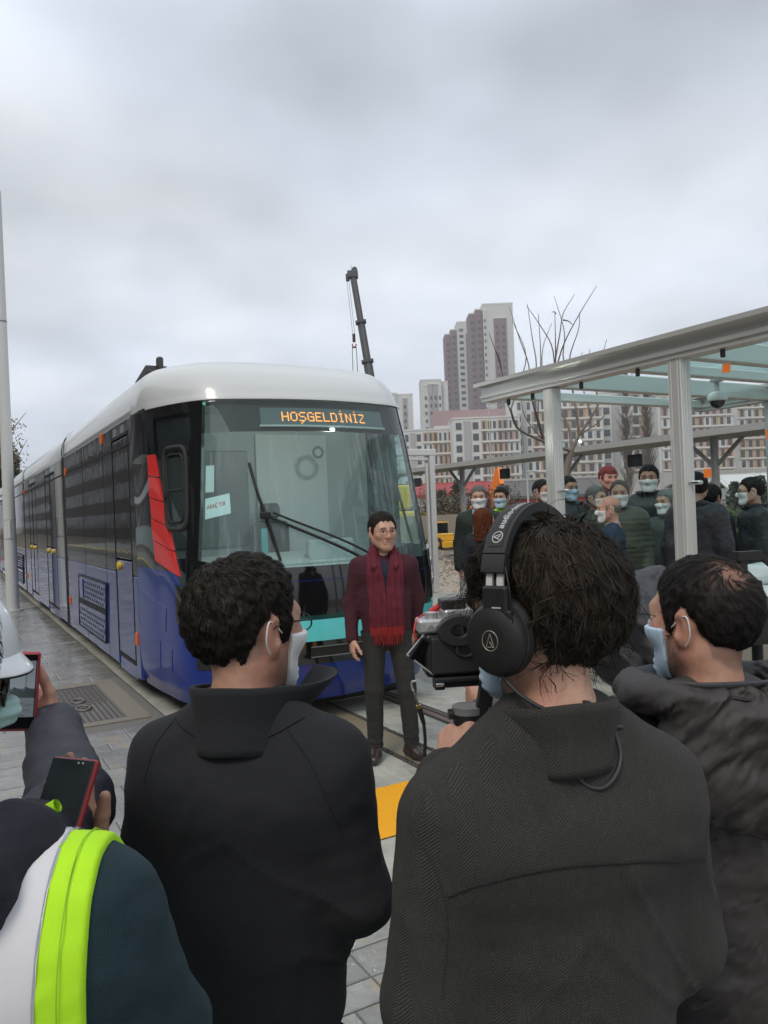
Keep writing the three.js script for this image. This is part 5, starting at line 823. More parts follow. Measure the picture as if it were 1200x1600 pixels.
  // open neck, hem, cuffs
  const hem = o.hem ?? 0.84, neckCut = o.neckCut || [0, 1.56, 0.02, 0.062];
  const jackF = (x, y, z) => { let d = j0(x, y, z) + fold(x, y, z) + (o.quilt ? 0.005 * Math.pow(Math.abs(Math.sin(y * Math.PI / o.quilt)), 0.5) * -1 + 0.003 : 0); d = smax(d, hem - y + 0.01 * N3(x * 5, 0, z * 5), 0.012); if (o.mod) d = o.mod(d, x, y, z); return d; };
  const cellB = o.cellBody || 0.014, reach = [J.L.e, J.R.e, J.L.w, J.R.w, [0.28, hem, 0.16], [-0.28, 1.56, -0.2], ...(o.reach || [])], [lo, hi] = boundsOf(reach, 0.10);
  const jm = part(o.jacketName || 'jacket', boxUV(surface(jackF, lo, hi, cellB)), o.jacket, g, o.jacketLabel);
  const ctx = { g, HG, hm, J, jackF, torso, armP, field, jm, toHead, skinF, hf };
  if (o.collar) { const c = { r: 0.076, h: 0.055, y: 1.425, tilt: 0.10, open: 0.5, flare: 0.012, z: -0.018, mat: o.jacket, ...o.collar }; part('collar', collarGeo(c), c.mat, g); }
  if (o.trousers) { const ft = o.feet || { L: [0.105, 0, 0.0], R: [-0.105, 0, 0.0] }; const toe = o.toes || { L: 0.25, R: -0.25 };
    const tp = [ecap([-0.03, 0.93, 0], [0.03, 0.93, 0], 0.15, 0.15, 0.72, 0.05)]; const legs = {};
    for (const s of ['L', 'R']) { const d = side[s], f = ft[s], kn = [d * 0.10 * 0.5 + f[0] * 0.5, 0.50, f[2] * 0.5 + 0.025]; tp.push(cap([d * 0.088, 0.88, 0], kn, 0.088, 0.066, 0.03), cap(kn, [f[0], 0.09, f[2] - 0.01], 0.066, 0.054, 0.02)); }
    const tf0 = field(tp), tf = (x, y, z) => smax(tf0(x, y, z) + 0.004 * fbm(x * 9, y * 14, z * 9, 3) + 0.005 * N3(x * 12, y * 26, z * 12 + 5) * smooth(0.3, 0.1, y), 0.055 - y, 0.008);
    part('trousers', boxUV(surface(tf, [-0.24, 0.03, -0.18], [0.24, Math.min(1.06, hem + 0.12), 0.18], o.cellLeg || 0.016)), o.trousers, g);
    for (const s of ['L', 'R']) { const f = ft[s], a = toe[s], c = Math.cos(a), sn = Math.sin(a), Q = (x, y, z) => [f[0] + x * c + z * sn, y, f[2] - x * sn + z * c]; const sp = [cap(Q(0, 0.045, -0.05), Q(0, 0.04, 0.06), 0.041, 0.043, 0.03), cap(Q(0, 0.038, 0.06), Q(0, 0.032, 0.145), 0.042, 0.032, 0.03), cap(Q(0, 0.09, -0.025), Q(0, 0.06, 0.03), 0.042, 0.04, 0.03)], sf = field(sp); const F = (x, y, z) => smax(sf(x, y, z), 0.002 - y, 0.004); const [l2, h2] = boundsOf([Q(0, 0, -0.1), Q(0, 0.1, 0.17)], 0.06); part('shoe', boxUV(surface(F, l2, h2, o.cellShoe || 0.010)), o.shoe || M.shoe, g); } }
  return Object.assign(ctx, { jackF });
}
// a stand collar: a bent strip with thickness around the neck
function collarGeo(c) {
  const nA = 48, pos = [], idx = [], t = c.t || 0.006, P = (a, v, o) => { const hh = c.hAt ? c.hAt(a) : c.h, dn = c.down ?? 0.055, yy = v * (hh + dn) - dn, vf = Math.max(0, yy / hh), y = c.y + yy, r = c.r + o + (yy < 0 ? -yy * 0.15 : 0) + (c.flare + (c.flareAt ? c.flareAt(a) : 0)) * vf * (1.2 - 0.2 * vf), w = 0.0025 * Math.sin(a * 5 + v * 2); return [Math.sin(a) * (r + w) * (c.sx || 1), y - Math.cos(a) * c.tilt * (c.r), Math.cos(a) * (r + w) * 0.98 + c.z]; };
  const a0 = c.open, a1 = TAU - c.open, nv = 9, ring = (o) => { for (let i = 0; i <= nA; i++) for (let j = 0; j <= nv; j++) pos.push(...P(lerp(a0, a1, i / nA) , j / nv, o)); };
  ring(t); ring(-t); const S1 = (nA + 1) * (nv + 1), id = (i, j, s) => s * S1 + i * (nv + 1) + j;
  for (let i = 0; i < nA; i++) for (let j = 0; j < nv; j++) { idx.push(id(i, j, 0), id(i + 1, j, 0), id(i, j + 1, 0), id(i + 1, j, 0), id(i + 1, j + 1, 0), id(i, j + 1, 0)); idx.push(id(i, j, 1), id(i, j + 1, 1), id(i + 1, j, 1), id(i + 1, j, 1), id(i, j + 1, 1), id(i + 1, j + 1, 1)); }
  for (let i = 0; i < nA; i++) { idx.push(id(i, nv, 0), id(i + 1, nv, 0), id(i, nv, 1), id(i + 1, nv, 0), id(i + 1, nv, 1), id(i, nv, 1)); idx.push(id(i, 0, 0), id(i, 0, 1), id(i + 1, 0, 0), id(i + 1, 0, 0), id(i, 0, 1), id(i + 1, 0, 1)); }
  for (const i of [0, nA]) for (let j = 0; j < nv; j++) idx.push(id(i, j, 0), id(i, j + 1, 0), id(i, j, 1), id(i, j + 1, 0), id(i, j + 1, 1), id(i, j, 1));
  const g = new THREE.BufferGeometry(); g.setAttribute('position', new THREE.Float32BufferAttribute(pos, 3)); g.setIndex(idx); g.computeVertexNormals(); return boxUV(g);
}

// ---------------------------------------------------------------- the man in burgundy in front of the tram
{
  const wool = cloth(0.060, 0.010, 0.020, 0.9, { bumpMap: fuzz, bumpScale: 0.001 });
  const P0 = at(612, 1190, 5.62); P0.y = 0;
  const c = makePerson({ label: 'man in burgundy blazer and long burgundy scarf standing in front of the tram', pos: P0.toArray(), yaw: 0.08, height: 1.80, headScale: 1.10, headYaw: 0.30, headPitch: 0.03, tone: 'light', cellHead: 0.005, cellBody: 0.010, cellHand: 0.005, cellLeg: 0.012, face: { jaw: 1.05, w: 1.03 },
    beard: 0.22, gaze: 0.6, glasses: std(col(0.12, 0.1, 0.09), 0.3, { metalness: 0.6 }), glassW: 0.8,
    hair: { col: [0.022, 0.015, 0.011], thick: 0.009, count: 1400, len: 0.022, width: 0.0013, seed: 4, front: 0.072, nape: -0.062, flow: () => V(0, 0.1, 0.2), crown: [0, 0.09, -0.07] },
    jacket: wool, jacketName: 'blazer', hem: 0.79, bulk: 0.006, girth: 1.06, wrinkle: 0.004, seed: 2, cuff: 0.038, trousers: cloth(0.026, 0.028, 0.028, 0.9), feet: { L: [0.15, 0, 0.03], R: [-0.11, 0, 0.0] }, toes: { L: 0.5, R: -0.15 }, cellShoe: 0.008,
    arms: { R: { s: [-0.182, 1.372, -0.015], e: [-0.243, 1.11, -0.03], w: [-0.248, 0.87, 0.045], f: [0.02, -1, 0.14], n: [1, 0, -0.25], curl: [0.30, 0.35, 0.4, 0.45] }, L: { s: [0.182, 1.372, -0.015], e: [0.240, 1.115, -0.07], w: [0.205, 0.89, -0.09], f: [-0.2, -1, -0.3], n: [-1, 0, 0.2] } } });
  const g = c.g, F = c.jackF;
  // shirt opening
  const sf = field([ecap([0, 1.2, 0.0], [0, 1.42, -0.012], 0.160, 0.12, 0.78, 0.04)]);
  const shirtF = (x, y, z) => smax(smax(smax(F(x, y, z) - 0.004, Math.abs(x) - (0.008 + 0.062 * smooth(1.20, 1.50, y)), 0.004), y - 1.385 - Math.abs(x) * 1.1, 0.003), -z - 0.0, 0.004);
  part('shirt', boxUV(surface(shirtF, [-0.09, 1.16, -0.02], [0.09, 1.52, 0.17], 0.006)), cloth(0.008, 0.012, 0.04, 0.8), g);
  part('shirt_collar', collarGeo({ r: 0.064, h: 0.035, y: 1.435, tilt: 0.35, open: 0.55, flare: 0.016, down: 0.03, z: -0.018, t: 0.004 }), cloth(0.010, 0.015, 0.05, 0.8), g);
  // lapels and pocket, edge of the front
  const lap = (s) => { const f2 = (x, y, z) => { const xx = x * s, a = 0.02 + 0.055 * smooth(1.05, 1.48, y), b = a + 0.055 * smooth(1.02, 1.36, y) * (y > 1.40 ? smooth(1.50, 1.40, y) : 1); return smax(smax(F(x, y, z) - 0.009, Math.max(a - xx, xx - b), 0.004), -z, 0.004); }; return boxUV(surface(f2, s > 0 ? [0, 1.0, 0.02] : [-0.16, 1.0, 0.02], s > 0 ? [0.16, 1.52, 0.18] : [0, 1.52, 0.18], 0.006)); };
  part('lapel', lap(1), wool, g); part('lapel', lap(-1), wool, g);
  part('front_edge', seam(F, [[0.02, 1.05, 0.2], [0.012, 0.95, 0.2], [0.03, 0.86, 0.2]], 0.003, 0.001), std(col(0.03, 0.005, 0.008), 0.9), g);
  part('pocket_flap', seam(F, [[-0.16, 1.0, 0.14], [-0.11, 0.985, 0.17]], 0.006, 0.002), wool, g);
  // scarf: loop round the neck and two hanging ends with fringe
  const sc = cloth(0.150, 0.016, 0.034, 0.95, { bumpMap: fuzz, bumpScale: 0.0012 }), scr = cloth(0.28, 0.016, 0.018, 0.95, { bumpMap: fuzz, bumpScale: 0.0012 });
  const loop = field([cap([-0.07, 1.462, 0.02], [-0.06, 1.485, -0.07], 0.030, 0.030, 0.03), cap([-0.06, 1.485, -0.07], [0.06, 1.485, -0.07], 0.030, 0.030, 0.03), cap([0.06, 1.485, -0.07], [0.07, 1.462, 0.02], 0.030, 0.030, 0.03), cap([-0.07, 1.462, 0.02], [-0.075, 1.37, 0.10], 0.030, 0.024, 0.03), cap([0.07, 1.462, 0.02], [0.075, 1.37, 0.10], 0.030, 0.026, 0.03)]);
  const scf = part('scarf', boxUV(surface((x, y, z) => loop(x, y, z) + 0.004 * Math.sin((x + z) * 160 + y * 60) * 0.6, [-0.14, 1.30, -0.14], [0.14, 1.55, 0.16], 0.007)), sc, g);
  const tail = (s, y1, red) => { const x0 = s * 0.075; const f2 = (x, y, z) => { const cx = s * lerp(0.058, 0.080, smooth(1.1, 1.42, y)), hw = 0.064 - 0.020 * smooth(1.2, 1.44, y) + 0.003 * Math.sin(y * 20); let d = F(x, Math.max(y, 0.86), z) - 0.016 - 0.005 * Math.sin(x * 150 + y * 4 + s) - 0.004 * N3(x * 20, y * 9, s); const dz = y < 0.86 ? 0.0 : 0; d = smax(d, Math.abs(x - cx) - hw, 0.006); d = smax(d, -z - 0.06 * smooth(1.36, 1.44, y), 0.004); d = smax(d, y - 1.455, 0.006); return smax(smax(d, red ? y - 0.95 : 0.95 - y, 0.001), y1 - y, 0.003); }; return boxUV(surface(f2, [Math.min(0, s * 0.16) - 0.01, y1 - 0.02, -0.08], [Math.max(0, s * 0.16) + 0.01, 1.48, 0.22], 0.006)); };
  for (const s of [-1, 1]) { part('scarf_end', tail(s, 0.80, false), sc, scf); part('scarf_border', tail(s, 0.885, true), scr, scf);
    for (let i = 0; i < 22; i++) { const x = s * 0.058 + (i / 21 - 0.5) * 0.122, top = project(F, V(x, 0.888, 0.2), 0.018); const sw = 0.006 * Math.sin(i * 2.7); part('fringe', tube([top, top.clone().add(V(sw * 0.5, -0.03, 0.002)), top.clone().add(V(sw, -0.065 - 0.01 * Math.sin(i * 1.9), 0.002))], 0.0024, 8, 4), scr, scf); } }
  // shoe buckles
}

// ---------------------------------------------------------------- people in the foreground
{ // man in black fleece
  const H = 1.765, yaw = Math.PI - 0.16, hp = at(388, 1005, 1.45), pos = standAt(hp, yaw, H), loc = (u, v, D) => toLocal(pos, yaw, H, at(u, v, D)); pos[1] = 0;
  const fl = fleece(0.020, 0.022, 0.027);
  const c = makePerson({ label: 'man in plain black fleece with short black hair and white mask, back turned', pos, yaw, height: H, headYaw: -0.56, headRoll: 0.02, headScale: 1.04, head: [0, 1.580, 0.012], tone: 'mid', cellHead: 0.004, cellBody: 0.009, cellHand: 0.007, cellMask: 0.0035, beard: 0.6, eyes: true, hands: true,
    mask: M.maskWhite, loopR: 0.0016, glasses: M.black,
    hair: { col: [0.018, 0.0155, 0.015], thick: 0.010, lump: 0.0045, count: 9500, len: 0.034, width: 0.0010, seed: 8, nape: -0.122, fray: 0.006, mess: 0.36, rise: 0.0045, curl: 0.30, down: 0.25, swirl: 0.9, crown: [0.012, 0.105, -0.05], cell: 0.0045, tint: 1, thin: (p) => 0.75 * Math.exp(-((p.x - 0.012) ** 2 + (p.z + 0.05) ** 2) / 0.0003), shape: (x, y, z) => 1 - 0.9 * Math.exp(-((x - 0.012) ** 2 + (z + 0.05) ** 2) / 0.00025) + 0.35 * smooth(-0.02, 0.06, z) * smooth(0.03, 0.09, y) },
    jacket: fl, jacketName: 'fleece', bulk: 0.011, build: 1.0, girth: 1.0, wrinkle: 0.008, wrinkleF: 0.55, seed: 5, hem: 0.68, trousers: cloth(0.02, 0.022, 0.03), reach: [[0, 1.55, -0.22]],
    arms: { L: { s: [0.158, 1.34, -0.02], e: [0.205, 1.11, -0.02], w: [0.13, 1.02, 0.20], f: [-0.7, 0.2, 0.7], n: [0, -0.2, -1] }, R: { s: [-0.158, 1.34, -0.02], e: [-0.196, 1.10, -0.015], w: [-0.14, 1.04, 0.21], f: [0.7, 0.2, 0.7], n: [0, -0.2, -1] } } });
  const hA = (a) => 0.060 + 0.012 * smooth(4.6, 5.6, a);
  part('collar', collarGeo({ r: 0.090, h: 0.064, hAt: hA, y: 1.418, tilt: 0.16, open: 0.42, flare: 0.004, flareAt: (a) => 0.115 * smooth(4.3, 5.75, a), z: -0.02, t: 0.0055 }), fl, c.g);
  const line = std(col(0.010, 0.011, 0.013), 0.95);
  for (const p of [[[448, 1138], [486, 1195], [516, 1262], [536, 1310]], [[272, 1128], [242, 1168], [226, 1225]]]) part('seam', seam(c.jackF, p.map(([u, v]) => cast(c.jackF, loc, u, v)), 0.0013, 0.0002), line, c.g);
  part('seam', seam(c.jackF, [[-0.115, 1.42, -0.05], [-0.06, 1.412, -0.12], [0, 1.41, -0.14], [0.06, 1.412, -0.12], [0.115, 1.42, -0.05]], 0.0015, 0.001), line, c.g);
}
let coatCtx, coatPos, coatYaw = Math.PI + 0.22, coatH = 1.80;
{ // man with headphones in a herringbone coat
  const H = coatH, yaw = coatYaw, hp = at(846, 1018, 1.2), pos = standAt(hp, yaw, H); pos[1] = 0; coatPos = pos; const loc = (u, v, D) => toLocal(pos, yaw, H, at(u, v, D));
  const coat = phys(0xffffff, 0.95, { map: herrCol, bumpMap: herrBump, bumpScale: 0.0012, sheen: 0.25, sheenColor: col(0.10, 0.10, 0.095), sheenRoughness: 0.8 });
  const gw = loc(702, 1222, 1.27);
  const c = makePerson({ label: 'man with bushy dark hair and over-ear headphones in charcoal herringbone coat', pos, yaw, height: H, headYaw: 0.66, headScale: 1.0, head: [0, 1.583, 0.015], tone: 'light', cellHead: 0.0045, cellBody: 0.009, cellHand: 0.0045, cellMask: 0.0035, beard: 0.3, mask: M.maskBlue, maskDrop: 0.012,
    hair: { col: [0.024, 0.019, 0.0175], thick: 0.020, lump: 0.006, count: 15000, len: 0.080, width: 0.0010, seed: 12, nape: -0.128, front: 0.045, fray: 0.008, mess: 0.30, rise: 0.007, curl: 0.12, down: 0.75, swirl: 0.5, crown: [0.005, 0.125, -0.03], big: 0.18, cell: 0.0055, tint: 1, lenAt: (p) => 1.0 - 0.55 * smooth(-0.04, -0.10, p.y), shape: (x, y, z) => 0.9 + 0.35 * smooth(0.02, 0.10, z) + 0.3 * smooth(0.0, -0.06, z) * smooth(-0.09, 0.0, y) - 0.45 * smooth(-0.03, -0.09, y) },
    jacket: coat, jacketName: 'coat', bulk: 0.014, build: 1.0, girth: 1.0, wrinkle: 0.008, wrinkleF: 0.5, seed: 9, hem: 0.62, cuff: 0.044, trousers: cloth(0.02, 0.02, 0.022),
    arms: { L: { s: [0.162, 1.312, -0.02], e: [0.216, 1.06, -0.03], w: gw, f: [-0.35, 0.75, 0.5], n: [-0.8, 0.1, 0.5], curl: [0.8, 0.85, 0.9, 0.95], thumb: [0.3, 0.1] }, R: { s: [-0.162, 1.325, -0.02], e: [-0.205, 1.07, 0.0], w: [-0.10, 1.12, 0.22], f: [0.6, 0.3, 0.7], n: [0, -0.2, -1] } } });
  coatCtx = c;
  part('collar', collarGeo({ r: 0.080, h: 0.050, y: 1.408, tilt: 0.22, open: 0.5, flare: 0.006, z: -0.025, t: 0.008, down: 0.046 }), coat, c.g);
  const sm = std(col(0.022, 0.022, 0.021), 0.95);
  part('yoke_seam', seam(c.jackF, [[700, 1400], [745, 1382], [800, 1368], [880, 1355], [960, 1348], [1040, 1344], [1100, 1342]].map(([u, v]) => cast(c.jackF, loc, u, v)), 0.0022, 0.0002), coat, c.g);
  part('sleeve_seam', seam(c.jackF, [[640, 1290], [672, 1340], [694, 1400], [700, 1440], [696, 1500], [690, 1560]].map(([u, v]) => cast(c.jackF, loc, u, v)), 0.0016, -0.0004), sm, c.g);

  // headphones
  const wm = new THREE.Matrix4().compose(V(...pos), new THREE.Quaternion().setFromEuler(new THREE.Euler(0, yaw, 0)), V(1, 1, 1).multiplyScalar(H / 1.75)).multiply(c.hm);
  const hpn = thing('headphones', 'black over-ear studio headphones with silver slider on the bushy-haired man', 'headphones'); wm.decompose(hpn.position, hpn.quaternion, hpn.scale);
  const blk = std(col(0.014, 0.014, 0.015), 0.5), soft = std(col(0.018, 0.018, 0.019), 0.62, { bumpMap: fuzz, bumpScale: 0.0004 });
  const arch = (a, o = 0) => V(Math.sin(a) * (0.112 + o), 0.028 + Math.cos(a) * (0.119 + o), -0.002 + 0.012 * Math.cos(a)); // a from -90 to 90 degrees
  const strip = (a0, a1, w, th, o, dz = 0) => { const n = 26, pos2 = [], idx = []; for (let i = 0; i <= n; i++) { const a = lerp(a0, a1, i / n), p = arch(a, o), q = arch(a, o + th); for (const [v, s] of [[p, -1], [q, -1], [q, 1], [p, 1]]) pos2.push(v.x, v.y, v.z + dz + s * w / 2); } for (let i = 0; i < n; i++) for (let k = 0; k < 4; k++) { const a = i * 4 + k, b = i * 4 + (k + 1) % 4; idx.push(a, a + 4, b, b, a + 4, b + 4); } idx.push(0, 1, 2, 0, 2, 3, n * 4, n * 4 + 2, n * 4 + 1, n * 4, n * 4 + 3, n * 4 + 2); let g = new THREE.BufferGeometry(); g.setAttribute('position', new THREE.Float32BufferAttribute(pos2, 3)); g.setIndex(idx); g = g.toNonIndexed(); g.computeVertexNormals(); return g; };
  part('headband_pad', strip(-1.02, 1.02, 0.036, 0.013, 0.012), soft, hpn);
  // maker's mark on the band
  { const cv = document.createElement('canvas'); cv.width = 512; cv.height = 96; const x = cv.getContext('2d'); x.fillStyle = '#1b1b1c'; x.fillRect(0, 0, 512, 96); x.strokeStyle = x.fillStyle = '#b9bbbd'; x.lineWidth = 5; x.beginPath(); x.arc(54, 48, 32, 0, TAU); x.moveTo(54, 22); x.lineTo(38, 68); x.moveTo(54, 22); x.lineTo(70, 68); x.moveTo(50, 48); x.lineTo(60, 68); x.stroke(); x.font = 'bold 54px sans-serif'; x.fillText('audio-technica', 104, 66); const t2 = new THREE.CanvasTexture(cv); t2.colorSpace = THREE.SRGBColorSpace;
    const n = 16, p2 = [], uv = [], id = []; for (let i = 0; i <= n; i++) { const a = lerp(0.95, -0.15, i / n), v = arch(a, 0.0258); for (const s of [-1, 1]) { p2.push(v.x, v.y, v.z + s * 0.011); uv.push(i / n, s < 0 ? 0.04 : 0.96); } } for (let i = 0; i < n; i++) { const a = i * 2; id.push(a, a + 1, a + 2, a + 1, a + 3, a + 2); } const g = new THREE.BufferGeometry(); g.setAttribute('position', new THREE.Float32BufferAttribute(p2, 3)); g.setAttribute('uv', new THREE.Float32BufferAttribute(uv, 2)); g.setIndex(id); g.computeVertexNormals(); part('band_print', g, std(0xffffff, 0.6, { map: t2 }), hpn); }
  for (const s of [-1, 1]) {
    part('band_end', strip(s * 1.03, s * 1.22, 0.037, 0.016, 0.008), blk, hpn);
    for (const dz of [-0.0085, 0.0085]) part('slider', strip(s * 1.20, s * 1.50, 0.010, 0.004, 0.012, dz), std(col(0.72, 0.72, 0.72), 0.35, { metalness: 0.3 }), hpn);
    part('slider_core', strip(s * 1.20, s * 1.50, 0.026, 0.003, 0.008), blk, hpn);
    const yk = part('yoke', [rbox(0.016, 0.044, 0.040, 0.005, s * 0.124, 0.036, -0.002), rbox(0.012, 0.03, 0.052, 0.004, s * 0.126, 0.010, -0.002)], blk, hpn); part('yoke_mark', box(0.001, 0.002, 0.014, s * 0.1325, 0.028, -0.006), M.lightGrey, yk);
    const cup = part('ear_cup', new THREE.LatheGeometry([[0, 0.026], [0.022, 0.026], [0.024, 0.0245], [0.040, 0.022], [0.0455, 0.014], [0.047, 0.0]].map((p) => new THREE.Vector2(...p)), 48).rotateZ(-s * Math.PI / 2).scale(1, 1.12, 1).translate(s * 0.110, -0.018, 0.004), blk, hpn);
    part('ear_pad', new THREE.TorusGeometry(0.037, 0.0135, 14, 40).rotateY(Math.PI / 2).scale(1, 1.14, 1).translate(s * 0.101, -0.016, 0.004), soft, cup);
    part('cup_ring', new THREE.TorusGeometry(0.047, 0.0022, 8, 48).rotateY(Math.PI / 2).scale(1, 1.12, 1).translate(s * 0.112, -0.018, 0.004), M.rubber, cup);
    const R0 = (g) => g.rotateY(s * Math.PI / 2).translate(s * 0.1365, -0.018, 0.004), gold = std(col(0.42, 0.40, 0.33), 0.35, { metalness: 0.7 });
    part('emblem', [R0(new THREE.TorusGeometry(0.0125, 0.0007, 6, 36).scale(1, 1.12, 1)), R0(rod([0, 0.0105, 0], [-0.0062, -0.0088, 0], 0.0006)), R0(rod([0, 0.0105, 0], [0.0062, -0.0088, 0], 0.0006)), R0(rod([-0.0062, -0.0088, 0], [0.0062, -0.0088, 0], 0.0006)), R0(rod([-0.001, -0.001, 0], [0.0045, -0.0088, 0], 0.0006))], gold, cup);
    part('joint_wire', tube([V(s * 0.128, 0.085, -0.02), V(s * 0.136, 0.055, -0.03), V(s * 0.134, 0.03, -0.03), V(s * 0.128, 0.0, -0.03)], 0.0012, 16, 5), blk, hpn);
  }
  // lead: from the left cup, round under the neck, looping on the coat
  const g = c.g, hw = (x, y, z) => V(x, y, z).applyMatrix4(wm), w2l = (p) => vec(toLocal(pos, yaw, H, p));
  const lead = [hw(0.118, -0.068, 0.0), hw(0.114, -0.095, -0.03), hw(0.095, -0.116, -0.07), hw(0.05, -0.11, -0.10)].map(w2l);
  const loop = [[900, 1098], [932, 1112], [958, 1140], [970, 1180], [960, 1215], [938, 1232], [912, 1224], [896, 1200], [894, 1170], [908, 1147], [935, 1136], [972, 1136]].map(([u, v]) => cast(c.jackF, loc, u, v, 0.004));
  const cab = std(col(0.030, 0.031, 0.034), 0.5), gl = thing('headphone_lead', 'thin black headphone lead looped on the back of the herringbone coat', 'cable', pos, yaw); gl.scale.setScalar(H / 1.75);
  part('lead', tube([...lead, ...loop], 0.0030, 160, 8), cab, gl);
}
{ // man in hooded jacket at the right
  const H = 1.715, yaw = Math.PI + 0.12, hp = at(1098, 1026, 1.55), pos = standAt(hp, yaw, H); pos[1] = 0; const loc = (u, v, D) => toLocal(pos, yaw, H, at(u, v, D));
  const ny = nylon(0.036, 0.031, 0.030), crown = [0.018, 0.088, -0.075];
  const near = (x, y, z, r) => Math.exp(-((x - crown[0]) ** 2 + (y - crown[1] - 0.01) ** 2 + (z - crown[2]) ** 2) / r);
  const c = makePerson({ label: 'man with thinning crown and blue mask in dark brown hooded jacket', pos, yaw, height: H, headYaw: 0.50, headScale: 1.04, head: [0, 1.588, 0.012], tone: 'mid', cellHead: 0.004, cellBody: 0.010, cellHand: 0.008, cellMask: 0.0035, beard: 0.95, mask: M.maskBlue, loopR: 0.0014, stubble: 0.45,
    hair: { col: [0.017, 0.015, 0.0145], thick: 0.009, lump: 0.002, count: 8200, len: 0.030, width: 0.0010, seed: 21, nape: -0.088, fray: 0.008, mess: 0.25, rise: 0.0025, curl: 0.25, down: 0.5, swirl: 2.2, crown, cell: 0.0042, thin: (p) => 0.78 * near(p.x, p.y, p.z, 0.0016), shape: (x, y, z) => 1 - 0.82 * near(x, y, z, 0.0016), scalp: (x, y, z) => 0.85 * clamp(near(x, y, z, 0.0013) * (1 + 0.5 * N3(x * 70, y * 70, z * 70))) },
    jacket: ny, bulk: 0.018, build: 1.0, girth: 1.0, wrinkle: 0.010, wrinkleF: 1.3, seed: 13, hem: 0.78, trousers: cloth(0.02, 0.02, 0.022),
    arms: { L: { s: [0.172, 1.36, -0.01], e: loc(900, 1165, 1.58), w: loc(762, 1120, 1.72), f: [0.2, 0.3, 1], n: [-1, 0, 0], hide: false }, R: { s: [-0.172, 1.36, -0.02], e: [-0.225, 1.10, -0.03], w: [-0.15, 1.05, 0.2], f: [0.4, 0.4, 0.8], n: [0, -0.3, -1] } } });
  // hood bunched behind the neck and its lining
  const ring = [[0.105, 1.440, 0.075], [0.150, 1.457, 0.01], [0.165, 1.465, -0.07], [0.115, 1.457, -0.145], [0, 1.440, -0.180], [-0.115, 1.457, -0.145], [-0.165, 1.465, -0.07], [-0.150, 1.457, 0.01], [-0.105, 1.440, 0.075]], hp2 = [];
  for (let i = 0; i < ring.length - 1; i++) hp2.push(cap(ring[i], ring[i + 1], 0.030, 0.030, 0.03));
  hp2.push(ell([0, 1.370, -0.150], [0.200, 0.105, 0.055], 0.06), ell([0, 1.295, -0.150], [0.12, 0.09, 0.035], 0.06));
  const hf0 = field(hp2), hoodF = (x, y, z) => hf0(x, y, z) + 0.012 * fbm(x * 9, y * 16 + Math.abs(x) * 14, z * 9, 3) + 0.006 * Math.sin((y * 60 + Math.abs(x) * 38) + 3 * N3(x * 8, y * 8, 2));
  const hood = part('hood', boxUV(surface(hoodF, [-0.25, 1.200, -0.28], [0.25, 1.545, 0.14], 0.009)), ny, c.g);
  part('hood_lining', collarGeo({ r: 0.088, h: 0.052, y: 1.440, tilt: 0.10, open: 0.35, flare: 0.058, z: -0.03, t: 0.008, sx: 1.12 }), nylon(0.045, 0.047, 0.056), hood);
  part('hood_cord', tube([V(0.10, 1.465, 0.09), V(0.16, 1.485, 0.0), V(0.16, 1.490, -0.07), V(0.08, 1.480, -0.16), V(0, 1.470, -0.19), V(-0.08, 1.480, -0.16), V(-0.16, 1.490, -0.07), V(-0.16, 1.485, 0.0)], 0.004, 80, 6), M.black, hood);
}
let hatLoc;
